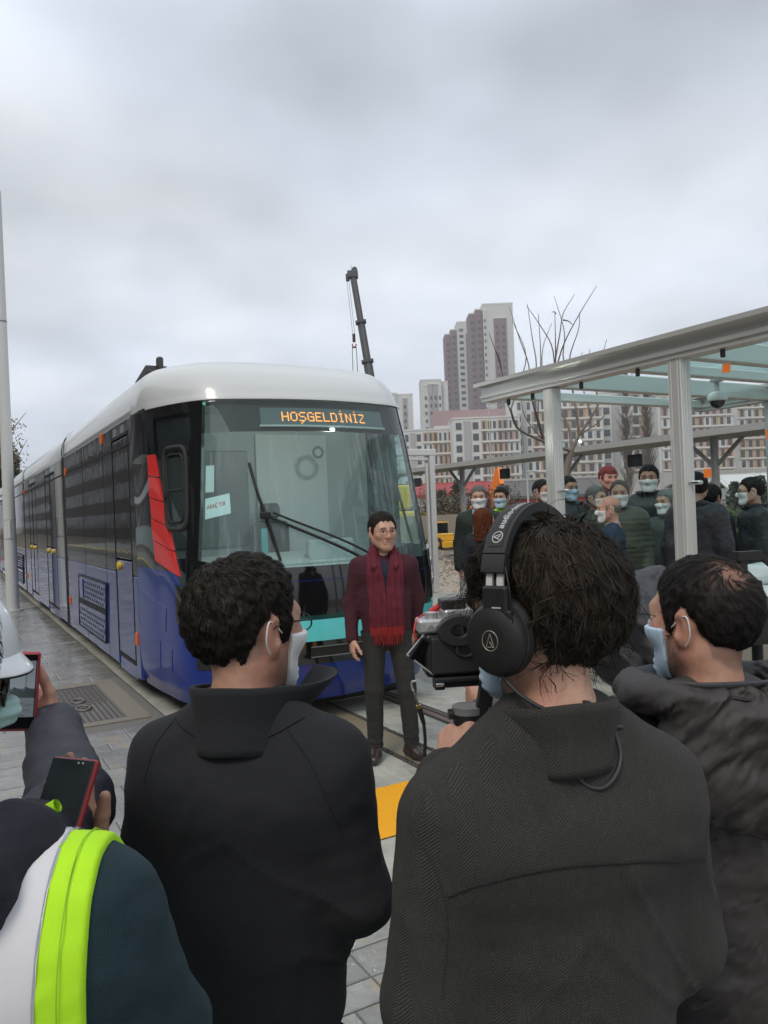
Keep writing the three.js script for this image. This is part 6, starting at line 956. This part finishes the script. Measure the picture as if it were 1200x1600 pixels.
{ // man in the white hard hat at the left edge
  const H = 1.72, yaw = Math.PI - 0.35, hp = at(-137, 1064, 1.02), pos = standAt(hp, yaw, H); pos[1] = 0; const loc = (u, v, D) => toLocal(pos, yaw, H, at(u, v, D));
  const c = makePerson({ label: 'man in white hard hat, black glasses and mask raising a phone at the left edge', pos, yaw, height: H, headYaw: -0.82, headPitch: 0.05, headScale: 1.06, tone: 'mid', cellHead: 0.005, cellBody: 0.011, cellHand: 0.0045, cellMask: 0.004, beard: 0.8, mask: M.maskTeal, maskDrop: 0.006, glasses: phys(col(0.008, 0.008, 0.009), 0.2), glassW: 1.9, headC: 0,
    hair: { col: [0.009, 0.008, 0.007], thick: 0.008, seed: 3, count: 900, len: 0.02 },
    jacket: nylon(0.020, 0.021, 0.034), bulk: 0.022, wrinkle: 0.009, seed: 31, hem: 0.8, trousers: cloth(0.02, 0.02, 0.03), cuff: 0.040,
    arms: { R: { e: loc(108, 1262, 1.30), w: loc(84, 1142, 1.60), f: dirLocal(yaw, [-0.75, 0.62, -0.25]), n: dirLocal(yaw, [0.15, 0.1, 1]), curl: [0.15, 0.15, 0.2, 0.2], thumb: [0.7, 0.2] }, L: {} } });
  const wm = new THREE.Matrix4().compose(V(...pos), new THREE.Quaternion().setFromEuler(new THREE.Euler(0, yaw, 0)), V(1, 1, 1).multiplyScalar(H / 1.75)).multiply(c.hm);
  const hat = thing('hard_hat', 'white safety helmet with peak on the man with black glasses', 'helmet'); wm.decompose(hat.position, hat.quaternion, hat.scale);
  const pl = phys(col(0.70, 0.73, 0.76), 0.3, { clearcoat: 0.4, clearcoatRoughness: 0.15 });
  const shell = new THREE.SphereGeometry(1, 48, 24, 0, TAU, 0, Math.PI / 2).scale(0.112, 0.125, 0.135).translate(0, 0.045, -0.012); part('shell', shell, pl, hat);
  const brim = (() => { const p2 = [], id = [], n = 64; for (let i = 0; i <= n; i++) { const a = i / n * TAU, fz = smooth(0.2, 1, Math.cos(a)), r = 0.012 + 0.008 * fz; const bx = Math.sin(a), bz = Math.cos(a); for (const [k, y] of [[0, 0.050], [1, 0.038 - 0.012 * fz], [1, 0.033 - 0.012 * fz], [0, 0.042]]) p2.push(bx * (0.109 + k * r * 0.75), y, bz * (0.132 + k * r) - 0.012); } for (let i = 0; i < n; i++) for (let k = 0; k < 4; k++) { const a = i * 4 + k, b = i * 4 + (k + 1) % 4; id.push(a, a + 4, b, b, a + 4, b + 4); } const g = new THREE.BufferGeometry(); g.setAttribute('position', new THREE.Float32BufferAttribute(p2, 3)); g.setIndex(id); g.computeVertexNormals(); return g; })();
  part('brim', brim, pl, hat); for (const x of [-0.03, 0, 0.03]) part('ridge', tube([V(x, 0.09, 0.102 - Math.abs(x) * 0.3), V(x, 0.155, 0.055), V(x, 0.171 - Math.abs(x) * 0.2, -0.012), V(x, 0.155, -0.08), V(x, 0.09, -0.125)], 0.007, 30, 8), pl, hat);
  for (const s of [-1, 1]) part('slot_lug', rbox(0.02, 0.035, 0.04, 0.006, s * 0.112, 0.06, 0.01), pl, hat);
  // his phone
  const red = phys(col(0.32, 0.02, 0.03), 0.4), ph = thing('smartphone', 'red-cased phone filming the tram, held by the man in hard hat', 'phone', at(28, 1080, 1.56).toArray(), 0.25, 'phones held by onlookers'); ph.rotation.x = -0.12; ph.rotation.z = -0.05;
  part('case', rbox(0.078, 0.158, 0.011, 0.010), red, ph);
  const cv = document.createElement('canvas'); cv.width = 128; cv.height = 256; const x = cv.getContext('2d'); x.fillStyle = '#0a0b0d'; x.fillRect(0, 0, 128, 256); const gr = x.createLinearGradient(0, 20, 0, 130); gr.addColorStop(0, '#7d8894'); gr.addColorStop(1, '#9aa4ac'); x.fillStyle = gr; x.fillRect(4, 22, 120, 105); x.fillStyle = '#566069'; x.fillRect(4, 118, 120, 20); x.fillStyle = '#3a434c'; for (let i = 0; i < 24; i++) x.fillRect(4 + i * 5, 112 + (i * 53) % 17, 6, 44); x.fillStyle = '#77838a'; x.fillRect(4, 150, 120, 66); x.fillStyle = '#4b555c'; for (let i = 0; i < 10; i++) x.fillRect(4 + (i * 29) % 100, 156 + i * 6, 30, 2); x.fillStyle = '#333c46'; x.fillRect(30, 56, 2, 66); x.fillRect(92, 44, 2, 76);
  const ct = new THREE.CanvasTexture(cv); ct.colorSpace = THREE.SRGBColorSpace; part('screen', rbox(0.070, 0.148, 0.002, 0.0009, 0, 0, 0.006), phys(col(0.05, 0.05, 0.05), 0.1, { map: ct, emissive: 0xffffff, emissiveMap: ct, emissiveIntensity: 0.35 }), ph);
}
{ // man in the high-visibility vest, nearest to the camera
  const H = 1.80, yaw = Math.PI + 0.10, pos = [at(-190, 1300, 0.74).x, 0, -0.74], loc = (u, v, D) => toLocal(pos, yaw, H, at(u, v, D));
  const fl = fleece(0.008, 0.030, 0.040);
  const c = makePerson({ label: 'man in yellow-green reflective vest over dark teal fleece, bottom left corner', pos, yaw, height: H, head: [0.015, 1.60, 0.07], headPitch: 0.45, tone: 'mid', cellHead: 0.006, cellBody: 0.008, cellHand: 0.0045, hair: { col: [0.01, 0.008, 0.007], thick: 0.01, count: 1500, len: 0.02 },
    jacket: fl, jacketName: 'fleece', bulk: 0.018, build: 1.0, girth: 1.02, wrinkle: 0.006, seed: 41, hem: 0.8, trousers: cloth(0.02, 0.02, 0.03), cuff: 0.042,
    extra: [],
    arms: { R: { s: [-0.185, 1.370, -0.02], e: [-0.270, 1.10, 0.035], w: loc(116, 1372, 1.155), f: dirLocal(yaw, [-0.14, 0.96, -0.25]), n: dirLocal(yaw, [-0.10, 0.1, 1]), curl: [0.06, 0.06, 0.06, 0.06], thumb: [0.75, 0.35] }, L: { e: [0.27, 1.10, 0.0], w: [0.1, 1.1, 0.25], f: [-0.5, 0.3, 0.8], n: [0, -0.3, -1] } } });
  const neon = phys(col(0.46, 0.86, 0.012), 0.75, { bumpMap: weave, bumpScale: 0.0005 }), silver = std(col(0.62, 0.63, 0.66), 0.45, { bumpMap: weave, bumpScale: 0.0004 });
  const F = c.jackF;
  const shell = (off, x0, x1) => (x, y, z) => { let d = F(x, y, z) - off; d = smax(d, Math.abs(x) - 0.212 - 0.10 * Math.max(0, 1.3 - y), 0.004); d = smax(d, 0.9 - y, 0.004); const n = Math.hypot(x, (z + 0.02) * 1.0) - 0.105; if (y > 1.36) d = smax(d, -n, 0.004); if (x1 !== undefined) d = smax(d, Math.max(x0 - x, x - x1), 0.0015); return d; };
  const vest = part('safety_vest', boxUV(surface(shell(0.0065), [-0.26, 0.88, -0.24], [0.26, 1.55, 0.22], 0.007)), neon, c.g);
  const VF = shell(0.010), bandStrip = (a, b, off, fin) => { const rows = [], nx = 6; for (let y = 0.90; y < 1.29; y += 0.03) rows.push([0, y]); for (let k = 0; k <= 22; k++) rows.push([1, k / 22 * 2.4]); const P2 = [], id = []; rows.forEach(([kind, q]) => { for (let i = 0; i <= nx; i++) { const x = lerp(a, b, i / nx) + Math.sign(a) * 0.10 * (kind ? 0 : Math.max(0, 1.3 - q)); let o, d; if (!kind) { o = V(x, q, -0.45); d = V(0, 0, 1); } else { o = V(x, 1.29 + Math.sin(q) * 0.4, -0.02 - Math.cos(q) * 0.43); d = V(x, 1.29, -0.02).sub(o).normalize(); } let n = 0; while (n++ < 300 && F(o.x, o.y, o.z) > off) o.addScaledVector(d, 0.002); P2.push(o.x, o.y, o.z); } }); for (let r = 0; r < rows.length - 1; r++) for (let i = 0; i < nx; i++) { const p = r * (nx + 1) + i; id.push(p, p + nx + 1, p + 1, p + 1, p + nx + 1, p + nx + 2); } const g = new THREE.BufferGeometry(); g.setAttribute('position', new THREE.Float32BufferAttribute(P2, 3)); g.setIndex(id); g.computeVertexNormals(); return boxUV(g); };
  for (const [a, b] of [[-0.178, -0.130], [0.130, 0.178]]) part('reflective_band', bandStrip(a, b, 0.0085), silver, vest);
  const st = std(col(0.25, 0.45, 0.02), 0.8), sg = std(col(0.3, 0.3, 0.36), 0.8); for (const [x, mt, of] of [[-0.1765, sg, 0.0093], [-0.1315, sg, 0.0093], [-0.194, st, 0.0095], [-0.124, st, 0.0095]]) part('stitching', bandStrip(x - 0.0006, x + 0.0006, of), mt, vest);
  // thick navy collar and the vest tab
  const nv = fleece(0.010, 0.012, 0.022), pc = [[-0.115, 1.430, 0.045], [-0.128, 1.443, -0.02], [-0.105, 1.437, -0.085], [-0.04, 1.425, -0.125], [0.04, 1.425, -0.125], [0.105, 1.437, -0.085], [0.128, 1.443, -0.02], [0.115, 1.430, 0.045]], cp = []; for (let i = 0; i < pc.length - 1; i++) cp.push(cap(pc[i], pc[i + 1], 0.042, 0.042, 0.03));
  const cf = field(cp); part('hood', boxUV(surface((x, y, z) => cf(x, y, z) + 0.006 * fbm(x * 10, y * 12, z * 10, 3), [-0.22, 1.35, -0.20], [0.22, 1.52, 0.12], 0.008)), nv, c.g);
  const tb = [[40, 1286], [58, 1277], [76, 1266], [90, 1258]].map(([u, v]) => vec(loc(u, v, 0.76))); part('vest_tab', new THREE.TubeGeometry(new THREE.CatmullRomCurve3(tb), 24, 0.0065, 8).applyMatrix4(new THREE.Matrix4()), neon, vest);
  const red = phys(col(0.30, 0.02, 0.025), 0.4), ph = thing('smartphone', 'phone with dark blank screen held by the man in the vest', 'phone', at(95, 1270, 1.09).toArray(), -0.12, 'phones held by onlookers'); ph.rotation.x = -0.55; ph.rotation.z = -0.15;
  part('case', rbox(0.073, 0.152, 0.011, 0.009), red, ph); part('screen', rbox(0.067, 0.146, 0.002, 0.0009, -0.001, 0, 0.0062), phys(col(0.035, 0.038, 0.042), 0.18), ph); for (const k of [0, 1]) part('camera_dot', new THREE.SphereGeometry(0.0018, 8, 6).translate(0.008 + k * 0.007, 0.068, 0.0072), M.lightGrey, ph);
}
// ---------------------------------------------------------------- stabilised camera held by the man in the coat
{
  const D = 1.34, O = at(715, 1000, D), s = D / 1200, g = thing('gimbal_camera', 'silver and black mirrorless camera on a handheld gimbal in front of the coated man', 'camera', O.toArray(), 0.10);
  const X = (u) => (u - 715) * s, Y = (v) => (1000 - v) * s, blk = std(col(0.016, 0.016, 0.018), 0.45), blk2 = std(col(0.025, 0.026, 0.028), 0.4), silver = phys(col(0.50, 0.51, 0.52), 0.35, { metalness: 0.6 });
  const body = part('camera_body', rbox(X(778) - X(660), Y(985) - Y(1052), 0.055, 0.008, (X(778) + X(660)) / 2, (Y(985) + Y(1052)) / 2, 0), blk, g);
  part('top_plate', rbox(X(780) - X(651), Y(962) - Y(984), 0.05, 0.006, (X(780) + X(651)) / 2, Y(974), 0), silver, body);
  for (const u of [669, 681]) part('knob', cyl(0.0052, 0.0052, 0.008, 18).rotateX(Math.PI / 2).translate(X(u), Y(975), 0.029), M.chrome, body);
  part('mode_dial', cyl(0.0115, 0.0115, 0.010, 24, X(675), Y(959), 0), silver, body); part('mode_dial', cyl(0.0105, 0.0105, 0.009, 24, X(756), Y(960), 0), silver, body);
  part('viewfinder_hump', rbox(X(738) - X(690), Y(948) - Y(980), 0.05, 0.008, X(714), Y(964), 0), silver, body);
  const ev = part('eyecup', new THREE.ExtrudeGeometry((() => { const sh = new THREE.Shape(); sh.absellipse(0, 0, 0.034, 0.0235, 0, TAU); const h = new THREE.Path(); h.absellipse(0, 0, 0.0155, 0.0125, 0, TAU); sh.holes.push(h); return sh; })(), { depth: 0.016, bevelEnabled: true, bevelSize: 0.003, bevelThickness: 0.003, bevelSegments: 3, curveSegments: 28 }).translate(X(711), Y(980), 0.026), blk2, body);
  part('eyepiece', rbox(0.024, 0.018, 0.006, 0.003, X(711), Y(980), 0.028), phys(col(0.10, 0.08, 0.06), 0.08), ev);
  part('rear_panel', rbox(X(752) - X(668), Y(990) - Y(1046), 0.008, 0.004, (X(752) + X(668)) / 2, Y(1018), 0.030), blk2, body);
  part('receiver', rbox(X(727) - X(689), Y(934) - Y(950), 0.045, 0.004, X(708), Y(942), 0.0), blk2, g); part('hot_shoe', rbox(0.02, 0.010, 0.02, 0.002, X(710), Y(953), 0), blk, g);
  part('lens', [cyl(0.036, 0.036, 0.08, 28).rotateX(Math.PI / 2).translate(X(715), Y(1000), -0.065)], blk, g);
  const coil = []; for (let i = 0; i <= 90; i++) { const t = i / 90; coil.push(V(X(lerp(676, 700, t)), Y(lerp(960, 944, t)) + 0.006 * Math.sin(i * 0.9), -0.03 + 0.006 * Math.cos(i * 0.9))); } part('coiled_cable', tube(coil, 0.0013, 360, 5), std(col(0.55, 0.03, 0.03), 0.4), g);
  part('red_cable', tube([V(X(668), Y(958), -0.02), V(X(652), Y(966), 0), V(X(646), Y(985), 0.01), V(X(652), Y(998), 0.01)], 0.0018, 24, 6), std(col(0.5, 0.03, 0.03), 0.4), g);
  const scr = part('flip_screen', rbox(0.058, 0.042, 0.006, 0.002).rotateY(0.5).rotateZ(-0.62).translate(X(662), Y(1016), 0.02), phys(col(0.012, 0.013, 0.014), 0.15), g); part('screen_edge', rod([X(631), Y(1013), 0.032], [X(671), Y(1047), 0.026], 0.0014), M.lightGrey, scr); part('screen_edge', rod([X(631), Y(1013), 0.032], [X(661), Y(984), 0.02], 0.0012), M.lightGrey, scr);
  part('base_plate', rbox(X(770) - X(672), 0.008, 0.06, 0.003, (X(770) + X(672)) / 2, Y(1055), 0), blk2, g); part('plate_clamp', rbox(0.018, 0.022, 0.03, 0.003, X(681), Y(1062), 0.01), blk, g); part('clamp_screw', cyl(0.004, 0.004, 0.014, 12).rotateZ(Math.PI / 2).translate(X(680), Y(1062), 0.027), M.chrome, g); part('roll_bar', rbox(0.07, 0.018, 0.025, 0.005, X(722), Y(1066), -0.01), blk, g);
  part('tilt_motor', cyl(0.026, 0.026, 0.036, 30).rotateX(Math.PI / 2).translate(X(752), Y(1008), 0.034), blk2, g); part('motor_loop', new THREE.TorusGeometry(0.011, 0.0035, 8, 24).scale(1.5, 1, 1).translate(X(722), Y(1010), 0.036), blk2, g);
  part('gimbal_arm', [bar([X(758), Y(1010), 0.036], [X(753), Y(1066), 0.036], 0.030, 0.012, V(0, 0, 1)), bar([X(753), Y(1058), 0.036], [X(735), Y(1152), 0.03], 0.024, 0.016, V(0, 0, 1))], blk, g);
  for (const [u, v] of [[744, 1040], [757, 1040], [742, 1055], [755, 1055]]) part('bolt', new THREE.SphereGeometry(0.0022, 10, 8).translate(X(u), Y(v), 0.0435), M.lightGrey, g);
  { const cv = document.createElement('canvas'); cv.width = 128; cv.height = 192; const x = cv.getContext('2d'); x.fillStyle = '#131315'; x.fillRect(0, 0, 128, 192); x.strokeStyle = '#d5d7d8'; x.lineWidth = 5; x.lineJoin = 'round'; x.beginPath(); x.moveTo(40, 26); x.lineTo(96, 12); x.lineTo(104, 44); x.lineTo(52, 58); x.closePath(); x.moveTo(30, 78); x.lineTo(104, 70); x.moveTo(22, 96); x.lineTo(38, 120); x.moveTo(18, 124); x.lineTo(44, 98); x.moveTo(66, 92); x.lineTo(108, 90); x.lineTo(112, 140); x.lineTo(84, 160); x.lineTo(74, 136); x.lineTo(94, 122); x.moveTo(62, 104); x.lineTo(62, 160); x.stroke(); const t2 = new THREE.CanvasTexture(cv); t2.colorSpace = THREE.SRGBColorSpace; const q = new THREE.PlaneGeometry(0.030, 0.046).rotateZ(-0.15).translate(X(754), Y(1012), 0.0535); part('arm_print', q, std(0xffffff, 0.5, { map: t2, polygonOffset: true }), g); }
  const grip = part('handle', [cyl(0.026, 0.0255, Y(1108) - Y(1200), 28, X(723), (Y(1108) + Y(1200)) / 2, 0.02), cyl(0.0245, 0.0245, 0.12, 24, X(722), Y(1200) - 0.06, 0.02)], blk, g); part('handle_cap', cyl(0.027, 0.026, 0.012, 28, X(723), Y(1104), 0.02), M.midGrey, grip); part('focus_wheel', cyl(0.024, 0.024, 0.016, 26).rotateZ(Math.PI / 2).translate(X(700), Y(1176), 0.02), blk2, grip);
  part('panel_lights', box(0.012, 0.003, 0.001, X(722), Y(1160), 0.0465), std(col(0.6, 0.65, 0.7), 0.3, { emissive: col(0.5, 0.6, 0.7), emissiveIntensity: 0.6 }), grip); part('joystick', new THREE.TorusGeometry(0.0085, 0.0018, 8, 22).translate(X(722), Y(1176), 0.0455), M.midGrey, grip);
  part('tilt_knob', cyl(0.009, 0.009, 0.012, 16).rotateZ(Math.PI / 2).translate(X(698), Y(1110), 0.02), blk, grip);
  const ml = thing('microphone_cable', 'black audio cable with gold plug hanging below the gimbal camera', 'cable', O.toArray(), 0.10);
  part('plug', rod([X(640), Y(1070), 0.02], [X(648), Y(1098), 0.02], 0.0022, 0.0022, 10), M.chrome, ml); part('gold_collar', rod([X(646.5), Y(1093), 0.02], [X(648), Y(1098), 0.02], 0.0042, 0.0042, 14), std(col(0.75, 0.45, 0.12), 0.3, { metalness: 1 }), ml); part('boot', rod([X(648), Y(1098), 0.02], [X(654), Y(1122), 0.02], 0.005, 0.0036, 12), blk, ml); part('elbow', tube([V(X(645), Y(1054), 0.03), V(X(638), Y(1056), 0.024), V(X(638), Y(1064), 0.02), V(X(640), Y(1072), 0.02)], 0.0018, 16, 6), M.lightGrey, ml);
  part('cable', tube([V(X(654), Y(1120), 0.02), V(X(655), Y(1150), 0.02), V(X(650), Y(1190), 0.025), V(X(647), Y(1232), 0.03), V(X(648), Y(1300), 0.0), V(X(690), Y(1340), -0.03)], 0.0030, 60, 7), blk, ml);
}
// ---------------------------------------------------------------- video cameras between and behind the men
{
  const g = thing('covered_video_camera', 'video camera under a dark grey rain cover between the two right-hand men', 'camera', at(1018, 985, 1.95).toArray(), 0.25);
  const f0 = field([ecap([-0.10, 0.03, 0], [0.13, 0.06, 0.0], 0.105, 0.085, 1.2, 0.05), cap([-0.02, -0.10, 0.06], [0.08, 0.06, 0], 0.06, 0.08, 0.06), ell([-0.05, -0.06, 0.05], [0.11, 0.10, 0.10], 0.06)]);
  part('rain_cover', boxUV(surface((x, y, z) => smax(f0(x, y, z) + 0.016 * fbm(x * 6 + 4, y * 9, z * 6, 3) + 0.010 * Math.sin(x * 30 + y * 44 + 4 * N3(x * 5, y * 5, z * 5)), -0.17 - y + 0.04 * N3(x * 8, 0, z * 8), 0.01), [-0.32, -0.24, -0.2], [0.32, 0.22, 0.25], 0.010)), nylon(0.036, 0.038, 0.044), g);
  part('lens_hood', [cyl(0.05, 0.045, 0.12, 24).rotateX(Math.PI / 2).translate(0.02, -0.12, 0.02)], M.black, g); part('plate', rbox(0.14, 0.02, 0.2, 0.005, 0, -0.19, 0), M.black, g); part('pan_bar', rod([-0.05, -0.19, 0.05], [0.16, -0.26, 0.24], 0.010), M.black, g);
  part('tripod_head', cyl(0.04, 0.05, 0.12, 20, 0, -0.26, 0), M.black, g); for (const a of [0.3, 2.4, 4.5]) part('tripod_leg', rod([0, -0.28, 0], [Math.cos(a) * 0.42, -1.48, Math.sin(a) * 0.42], 0.018, 0.014, 10), M.black, g);
  part('strap', bar([-0.10, -0.10, 0.16], [-0.065, -0.27, 0.17], 0.03, 0.003, V(0, 0, 1)), M.black, g);
  const r = thing('camera_handle', 'black camera top handle and bracket above the hooded man\'s head', 'camera', at(1180, 930, 2.2).toArray(), 0.2);
  part('upright', rbox(0.025, 0.11, 0.025, 0.004, -0.04, 0.06, 0), M.black, r); part('handle_bar', [bar([-0.06, 0.115, 0], [0.02, 0.115, 0], 0.03, 0.025), bar([0.018, 0.115, 0], [0.075, 0.07, 0], 0.016, 0.016), bar([0.075, 0.075, 0], [0.08, 0.0, 0], 0.016, 0.016)], M.black, r); part('clamp', rbox(0.05, 0.05, 0.04, 0.006, -0.02, 0.02, 0.01), M.black, r); part('knob', cyl(0.014, 0.014, 0.02, 14, 0.075, 0.03, 0.02), M.black, r); part('body', rbox(0.16, 0.12, 0.26, 0.02, 0.0, -0.07, -0.05), M.black, r); part('post', cyl(0.015, 0.02, 1.42, 12, 0, -0.83, 0), M.black, r);
}

// ---------------------------------------------------------------- officials and onlookers on the platform
{
  const grey = [0.16, 0.155, 0.15], dk = [0.012, 0.010, 0.009], PL = 0.3;
  const one = (label, u, v, D, o) => { const p = at(u, v, D), Hd = (p.y - PL) / HEADC[1] * 1.75, H = clamp(Hd, 1.5, 1.95), pos = standAt(p, o.yaw, H); pos[1] = PL; return makePerson({ label, pos, yaw: o.yaw, height: H, group: 'people on the platform', cellHead: 0.0085, cellBody: 0.017, cellHand: 0.010, cellLeg: 0.022, cellShoe: 0.016, loopR: 0.003, trousers: cloth(0.018, 0.019, 0.022), headScale: 1.08, bulk: 0.018, ...o, hair: o.hair === null ? undefined : { col: dk, thick: 0.010, count: 350, len: 0.022, width: 0.002, ...o.hair } }); };
  const hang = (fx = 0) => ({});
  let c = one('grey-haired man with white mask in long dark green coat over pale blue shirt', 748, 778, 8.5, { yaw: -0.15, mask: M.maskWhite, hair: { col: grey }, browCol: grey, jacket: cloth(0.024, 0.037, 0.031), hem: 0.55, bulk: 0.03, seed: 1 });
  const sf = (F, w, y0, y1) => (x, y, z) => smax(smax(F(x, y, z) - 0.008, Math.abs(x + 0.02) - w, 0.004), -z, 0.004);
  part('shirt', boxUV(surface(sf(c.jackF, 0.055), [-0.1, 0.9, 0], [0.08, 1.5, 0.22], 0.012)), cloth(0.36, 0.46, 0.62), c.g);
  { const G = fleece(0.012, 0.055, 0.022); const cf = field([cap([0.14, 1.39, 0.04], [0.10, 1.43, -0.10], 0.055, 0.055, 0.04), cap([0.10, 1.43, -0.10], [-0.10, 1.43, -0.10], 0.055, 0.055, 0.04), cap([0.15, 1.38, 0.0], [0.18, 1.20, 0.05], 0.075, 0.07, 0.04)]); part('green_hood', boxUV(surface(cf, [-0.2, 1.1, -0.2], [0.32, 1.56, 0.16], 0.014)), G, c.g); }
  c = one('woman with long auburn hair in dark navy jacket, seen from behind', 758, 812, 7.6, { yaw: 2.5, tone: 'light', headYaw: -0.3, hair: { col: [0.115, 0.032, 0.012], count: 0, field: (() => { const f = field([ell([0, 0.03, -0.025], [0.092, 0.098, 0.102], 0.03), cap([0, 0.02, -0.06], [0.0, -0.20, -0.075], 0.085, 0.070, 0.05), cap([0.065, 0, -0.02], [0.075, -0.2, -0.02], 0.035, 0.03, 0.04), cap([-0.065, 0, -0.02], [-0.075, -0.2, -0.02], 0.035, 0.03, 0.04)]); const h = field([ell([0, -0.03, 0.085], [0.058, 0.10, 0.075], 0.02)]); return (x, y, z) => smax(f(x, y, z) + 0.006 * N3(x * 60, y * 7, z * 60), -h(x, y, z), 0.02); })(), big: 0.26 }, jacket: cloth(0.017, 0.020, 0.034), build: 0.9, seed: 2 });
  { const lo = strands; }
  one('man in yellow-green high-visibility jacket with blue mask', 783, 778, 9.8, { yaw: -0.5, mask: M.maskBlue, jacket: phys(col(0.42, 0.80, 0.02), 0.7), seed: 3, tone: 'tan' });
  one('dark-haired man with pale mask in black jacket left of the first post', 848, 768, 8.9, { yaw: 0.35, headYaw: 0.25, mask: M.maskWhite, jacket: nylon(0.031, 0.031, 0.032), wrinkle: 0.008, seed: 4 });
  c = one('tall dark-haired man with pale blue mask in black coat behind the first post', 888, 764, 8.4, { yaw: 0.1, headYaw: 0.3, mask: M.maskBlue, jacket: nylon(0.022, 0.024, 0.029), bulk: 0.03, wrinkle: 0.008, seed: 5, tone: 'tan', collar: { r: 0.105, h: 0.06, flare: 0.05, open: 0.7 } });
  one('grey-haired masked man half hidden behind the bald man', 932, 778, 8.3, { yaw: 0.3, headYaw: 0.4, mask: M.maskWhite, hair: { col: grey }, browCol: grey, jacket: cloth(0.051, 0.060, 0.051), seed: 6 });
  c = one('man with red cap at the back between the posts', 951, 748, 9.2, { yaw: 0.2, hair: { col: [0.20, 0.045, 0.04], thick: 0.014, count: 0, nape: -0.02, front: 0.04 }, tone: 'pink', jacket: cloth(0.051, 0.051, 0.060), seed: 7 });
  one('bald man with mask in blue suit jacket, turned to the left', 951, 796, 6.75, { yaw: -2.0, headYaw: 0.25, tone: 'light', stubble: 0.18, face: { w: 1.06 }, mask: M.maskWhite, hair: { col: [0.20, 0.18, 0.16], thick: 0.004, count: 260, len: 0.012, front: 0.20, shape: (x, y, z) => 1 - 3.5 * smooth(0.02, 0.06, y) }, jacket: cloth(0.012, 0.034, 0.072), seed: 8, girth: 1.12, hem: 0.76, collar: { r: 0.066, h: 0.035, y: 1.445, flare: 0.006, open: 0.3, t: 0.005, mat: cloth(0.45, 0.5, 0.6) } });
  one('grey-haired man with white mask in olive quilted jacket facing the camera', 968, 772, 7.3, { yaw: -0.25, headYaw: -0.1, mask: M.maskWhite, hair: { col: [0.13, 0.12, 0.11], front: 0.09, thick: 0.008 }, browCol: [0.08, 0.07, 0.06], jacket: nylon(0.071, 0.085, 0.061), bulk: 0.036, quilt: 0.052, girth: 1.1, build: 1.08, seed: 9, cellBody: 0.012, collar: { r: 0.085, h: 0.06, flare: 0.01, open: 0.5, t: 0.012 } });
  one('tall man with dark crop and white mask in black jacket at the back', 1014, 748, 7.9, { yaw: -0.3, headYaw: -0.15, tone: 'tan', mask: M.maskWhite, jacket: nylon(0.020, 0.024, 0.034), bulk: 0.03, wrinkle: 0.007, seed: 10, collar: { r: 0.10, h: 0.07, flare: 0.02, open: 0.6, t: 0.01 } });
  one('grey-haired person with white mask just left of the second post', 1040, 785, 7.6, { yaw: -0.8, headYaw: -0.2, mask: M.maskWhite, hair: { col: [0.22, 0.22, 0.22], thick: 0.016, nape: -0.1 }, browCol: grey, jacket: cloth(0.085, 0.099, 0.093), seed: 11 });
  one('man in long black padded coat with his back turned, right of the second post', 1088, 762, 6.7, { yaw: 2.5, headYaw: 0.5, tone: 'light', jacket: nylon(0.019, 0.020, 0.029), bulk: 0.034, wrinkle: 0.010, hem: 0.5, seed: 12, collar: { r: 0.09, h: 0.05, flare: 0.03, open: 0.5, t: 0.01 } });
  one('dark-haired person mostly hidden behind the padded coat', 1112, 778, 7.6, { yaw: 2.2, jacket: cloth(0.024, 0.024, 0.029), seed: 13, hair: { thick: 0.02, nape: -0.1 } });
  one('man with glasses and mask in black jacket, in profile at the right', 1172, 768, 7.2, { yaw: -1.75, headYaw: -0.1, tone: 'light', mask: M.maskWhite, glasses: M.black, glassW: 1.6, hair: { col: [0.02, 0.015, 0.012], thick: 0.012 }, jacket: nylon(0.017, 0.019, 0.024), bulk: 0.03, wrinkle: 0.008, seed: 14, collar: { r: 0.095, h: 0.06, flare: 0.03, open: 0.5, t: 0.01 } });
}
scene.traverse((o) => { if (o.isMesh) o.castShadow = o.receiveShadow = true; });
renderer.render(scene, camera);
